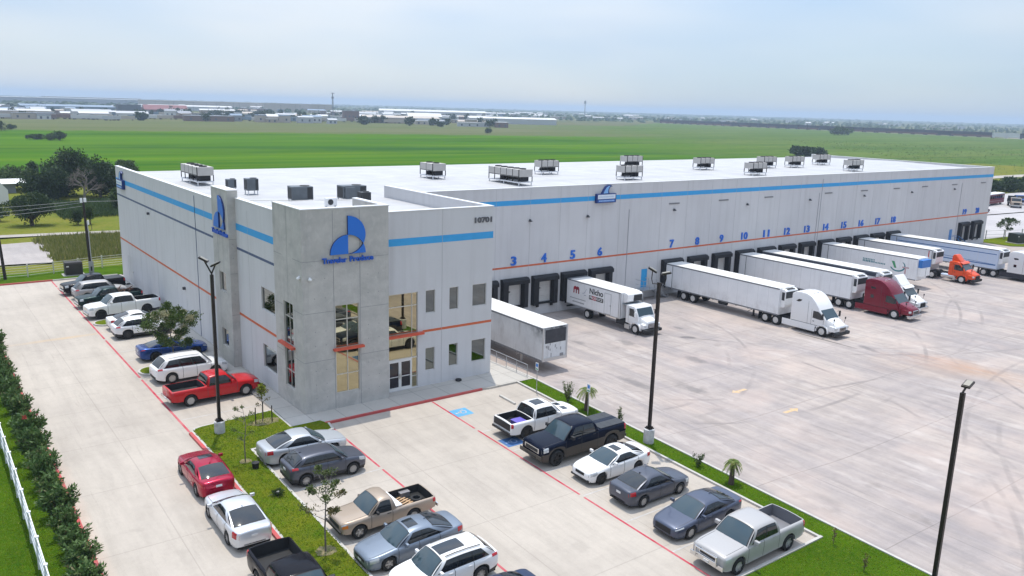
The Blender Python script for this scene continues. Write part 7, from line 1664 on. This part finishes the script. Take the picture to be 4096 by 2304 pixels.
# parked trailers on the near edge of the town
def far_trailer(label, az, d, L_, wc):
    x, y, z = at(az, d); t = thing('parked_trailer', label, 'trailer', (x, y, z), R(-az+rg.uniform(-12, 12)), 'trailers parked on the near edge of the town')
    mb = MB(); mb.box(-L_/2, L_/2, -1.3, 1.3, 1.1, 4.0); mb.build('box_body', tmat(wc), t); mb = MB(); [mb.lathe([(.5, -1.2), (.5, 1.2)], (xx, 0, .5), 'y', 10) for xx in (-L_/2+2, -L_/2+3.3, L_/2-2)]; mb.build('wheel', TYRE, t)
for k in range(110):
    az = 4.6+k*.95 if k < 26 else rg.uniform(4.4, 30); wc = rg.choice(['white', 'white', 'pale grey', 'beige', 'brown', 'blue grey']); si = side[0 if az < 11 else 1 if az < 14 else 2 if az < 21 else 3 if az < 26.5 else 4]
    far_trailer('%s semi trailer at the field edge, %s of town' % (wc, si), az, rg.uniform(785, 830+(k > 26)*260) if az < 12 else (850 if az < 20 else 920)+rg.uniform(-5, 25+(k > 26)*300), rg.choice([14, 16, 8]), wc)
# town trees and hedgerows
def far_tree(label, az, d, h, r, seed, group='trees of the distant town', n=260):
    rg_ = random.Random(seed); x, y, z = at(az, d); t = thing('town_tree', label, 'tree', (x, y, z), 0, group); f = MB()
    for k in range(7): q = rdir(rg_); cloud(f, (q.x*r*.55, q.y*r*.4, h*(.55+.28*q.z)), r*.5, r*.5, h*.3, n//7, r*.35, r*.13, rg_, shell=.3)
    mb = MB(); mb.tube([(0, 0, 0), (0, 0, h*.55)], [.35, .2], 6); mb.build('trunk', BARK, t, fix=False); f.build('crown', LF_DARK, t, fix=False)
for k in range(130):
    az = rg.uniform(4.3, 37); d = rg.uniform(800, 1350); h = rg.uniform(4, 10); si = side[0 if az < 11 else 1 if az < 14 else 2 if az < 21 else 3 if az < 26.5 else 4 if az < 36 else 5]
    far_tree('%s dark tree %s of the distant town' % ('tall' if h > 7 else 'low', si), az, d if az < 36 else d+250, h, rg.uniform(2.5, 6.5), 700+k)
# far woods as one mass
rg = random.Random(9); mb = MB()
for _ in range(2600):
    az = R(rg.uniform(2, 72)); d = rg.choice([rg.uniform(1500, 2600), rg.uniform(2600, 7000)]); x = CAM.x+d*math.sin(az); y = CAM.y+d*math.cos(az)
    s_ = d*.0045*rg.uniform(.5, 1.3); hh = rg.uniform(2.5, 6)
    mb.poly([(x-s_, y, -1.6), (x+s_*.2, y-s_*.5, -1.6), (x+s_, y, -1.6), (x+s_*.6, y+s_*.2, hh*.7), (x, y, hh), (x-s_*.7, y+s_*.1, hh*.6)])
tag(mb.build('far_woods', LF_MID, fix=False), kind='stuff')
# masts
t = thing('radio_mast', 'tall thin lattice mast with dish standing over the distant town', 'mast', (418.5, 912, -1.6)); mb = MB()
for a in range(3): c = (math.cos(a*2.1)*1.6, math.sin(a*2.1)*1.6); mb.tube([(c[0], c[1], 0), (c[0]*.25, c[1]*.25, 32)], .22, 5)
for k in range(16):
    z = k*2; s_ = 1.6-1.2*k/16; s2 = 1.6-1.2*(k+1)/16
    for a in range(3): b = (a+1) % 3; mb.tube([(math.cos(a*2.1)*s_, math.sin(a*2.1)*s_, z), (math.cos(b*2.1)*s2, math.sin(b*2.1)*s2, z+2)], .1, 4, False)
mb.build('tower', mat('mast_grey', (.22, .24, .27), .6), t); mb = MB(); mb.box(-2.6, 2.6, -.3, .3, 31, 31.6); mb.lathe([(1.5, -.6), (1.5, .6)], (0, 0, 26), 'y', 12); mb.build('antenna', MATS['mast_grey'], t)
x, y, z = at(41.6, 1900); t = thing('radio_mast', 'thin small mast on the horizon right of the town', 'mast', (x, y, z)); mb = MB(); mb.tube([(0, 0, 0), (0, 0, 40)], .8, 6); mb.build('tower', MATS['mast_grey'], t); mb = MB(); mb.cbox((0, 0, 36), (3, 3, 6)); mb.build('antenna', MATS['mast_grey'], t)
# street lamps of the town
for k in range(22):
    x, y, z = at(11+k*.78+rg.uniform(-.3, .3), rg.uniform(1100, 1500)); mb = MB(); mb.tube([(0, 0, 0), (0, 0, 15)], .16, 5); mb.box(-1.2, 1.2, -.2, .2, 14.8, 15.1); tag(mb.build('street_lamp', MATS['mast_grey'], loc=(x, y, z)), 'thin tall lamp post in the distant town', 'lamp post', 'lamp posts of the distant town')
# freight train along the far edge of the field
FT = [mat('freight_brown', (.10, .045, .04), .75), mat('freight_dark', (.035, .03, .035), .8), mat('freight_rust', (.13, .06, .05), .75)]
body = []
for m in FT:
    mb = MB(); mb.box(-8.6, 8.6, -1.5, 1.5, 1.1, 3.4); mb.box(-8.6, 8.6, -1.52, 1.52, 3.4, 6.6); mb.mi = [0]*6+[1]*6; mb.box(-7.8, -6, -1.2, 1.2, .2, 1.1); mb.box(6, 7.8, -1.2, 1.2, .2, 1.1); mb.mi[-12:] = [1]*12; body.append(mb.mesh('freight_car', [m, FT[1]]))
pth = [Vector((1089, 990)), Vector((1084, 740)), Vector((1082, 560)), Vector((1084, 425)), Vector((1086, 395)), Vector((1090, 330))]
rg = random.Random(6); dist = 0; k = 0
for a, b in zip(pth, pth[1:]):
    l_ = (b-a).length; n = max(1, round(l_/17.9)); d = (b-a).normalized()
    for q in range(n):
        p_ = a+d*(l_/n)*(q+.5); wht = p_.y < 420 and p_.y > 396
        o = inst('freight_car', rg.choice(body), None, (p_.x-8, p_.y, -1.45), (0, 0, math.atan2(d.y, d.x)))
        part = 'at the left end' if p_.y > 800 else ('left of the lone pale tree' if p_.y > 500 else 'right of the lone pale tree')
        tag(o, 'dark brown rail freight car in the long train %s' % part, 'freight car', 'freight cars of the long train')
        if wht: o.data = o.data.copy(); o.data.materials[0] = MATS['town_white']; o.data.materials[1] = MATS['town_white']; o['label'] = 'white box freight car near the right end of the train'
# ---------------------------------------------------------------- haze
mb = MB(); mb.box(-9500, 9500, -9500, 9500, -3, 52); hz_ = mb.build('haze', []); m = bpy.data.materials.new('haze'); m.use_nodes = True; t = m.node_tree; t.nodes.clear(); o_ = t.nodes.new('ShaderNodeOutputMaterial'); v = t.nodes.new('ShaderNodeVolumePrincipled')
v.inputs['Color'].default_value = (.64, .80, 1, 1); v.inputs['Density'].default_value = .00024; v.inputs['Anisotropy'].default_value = .1; t.links.new(v.outputs[0], o_.inputs['Volume']); hz_.data.materials.clear(); hz_.data.materials.append(m); tag(hz_, kind='stuff')
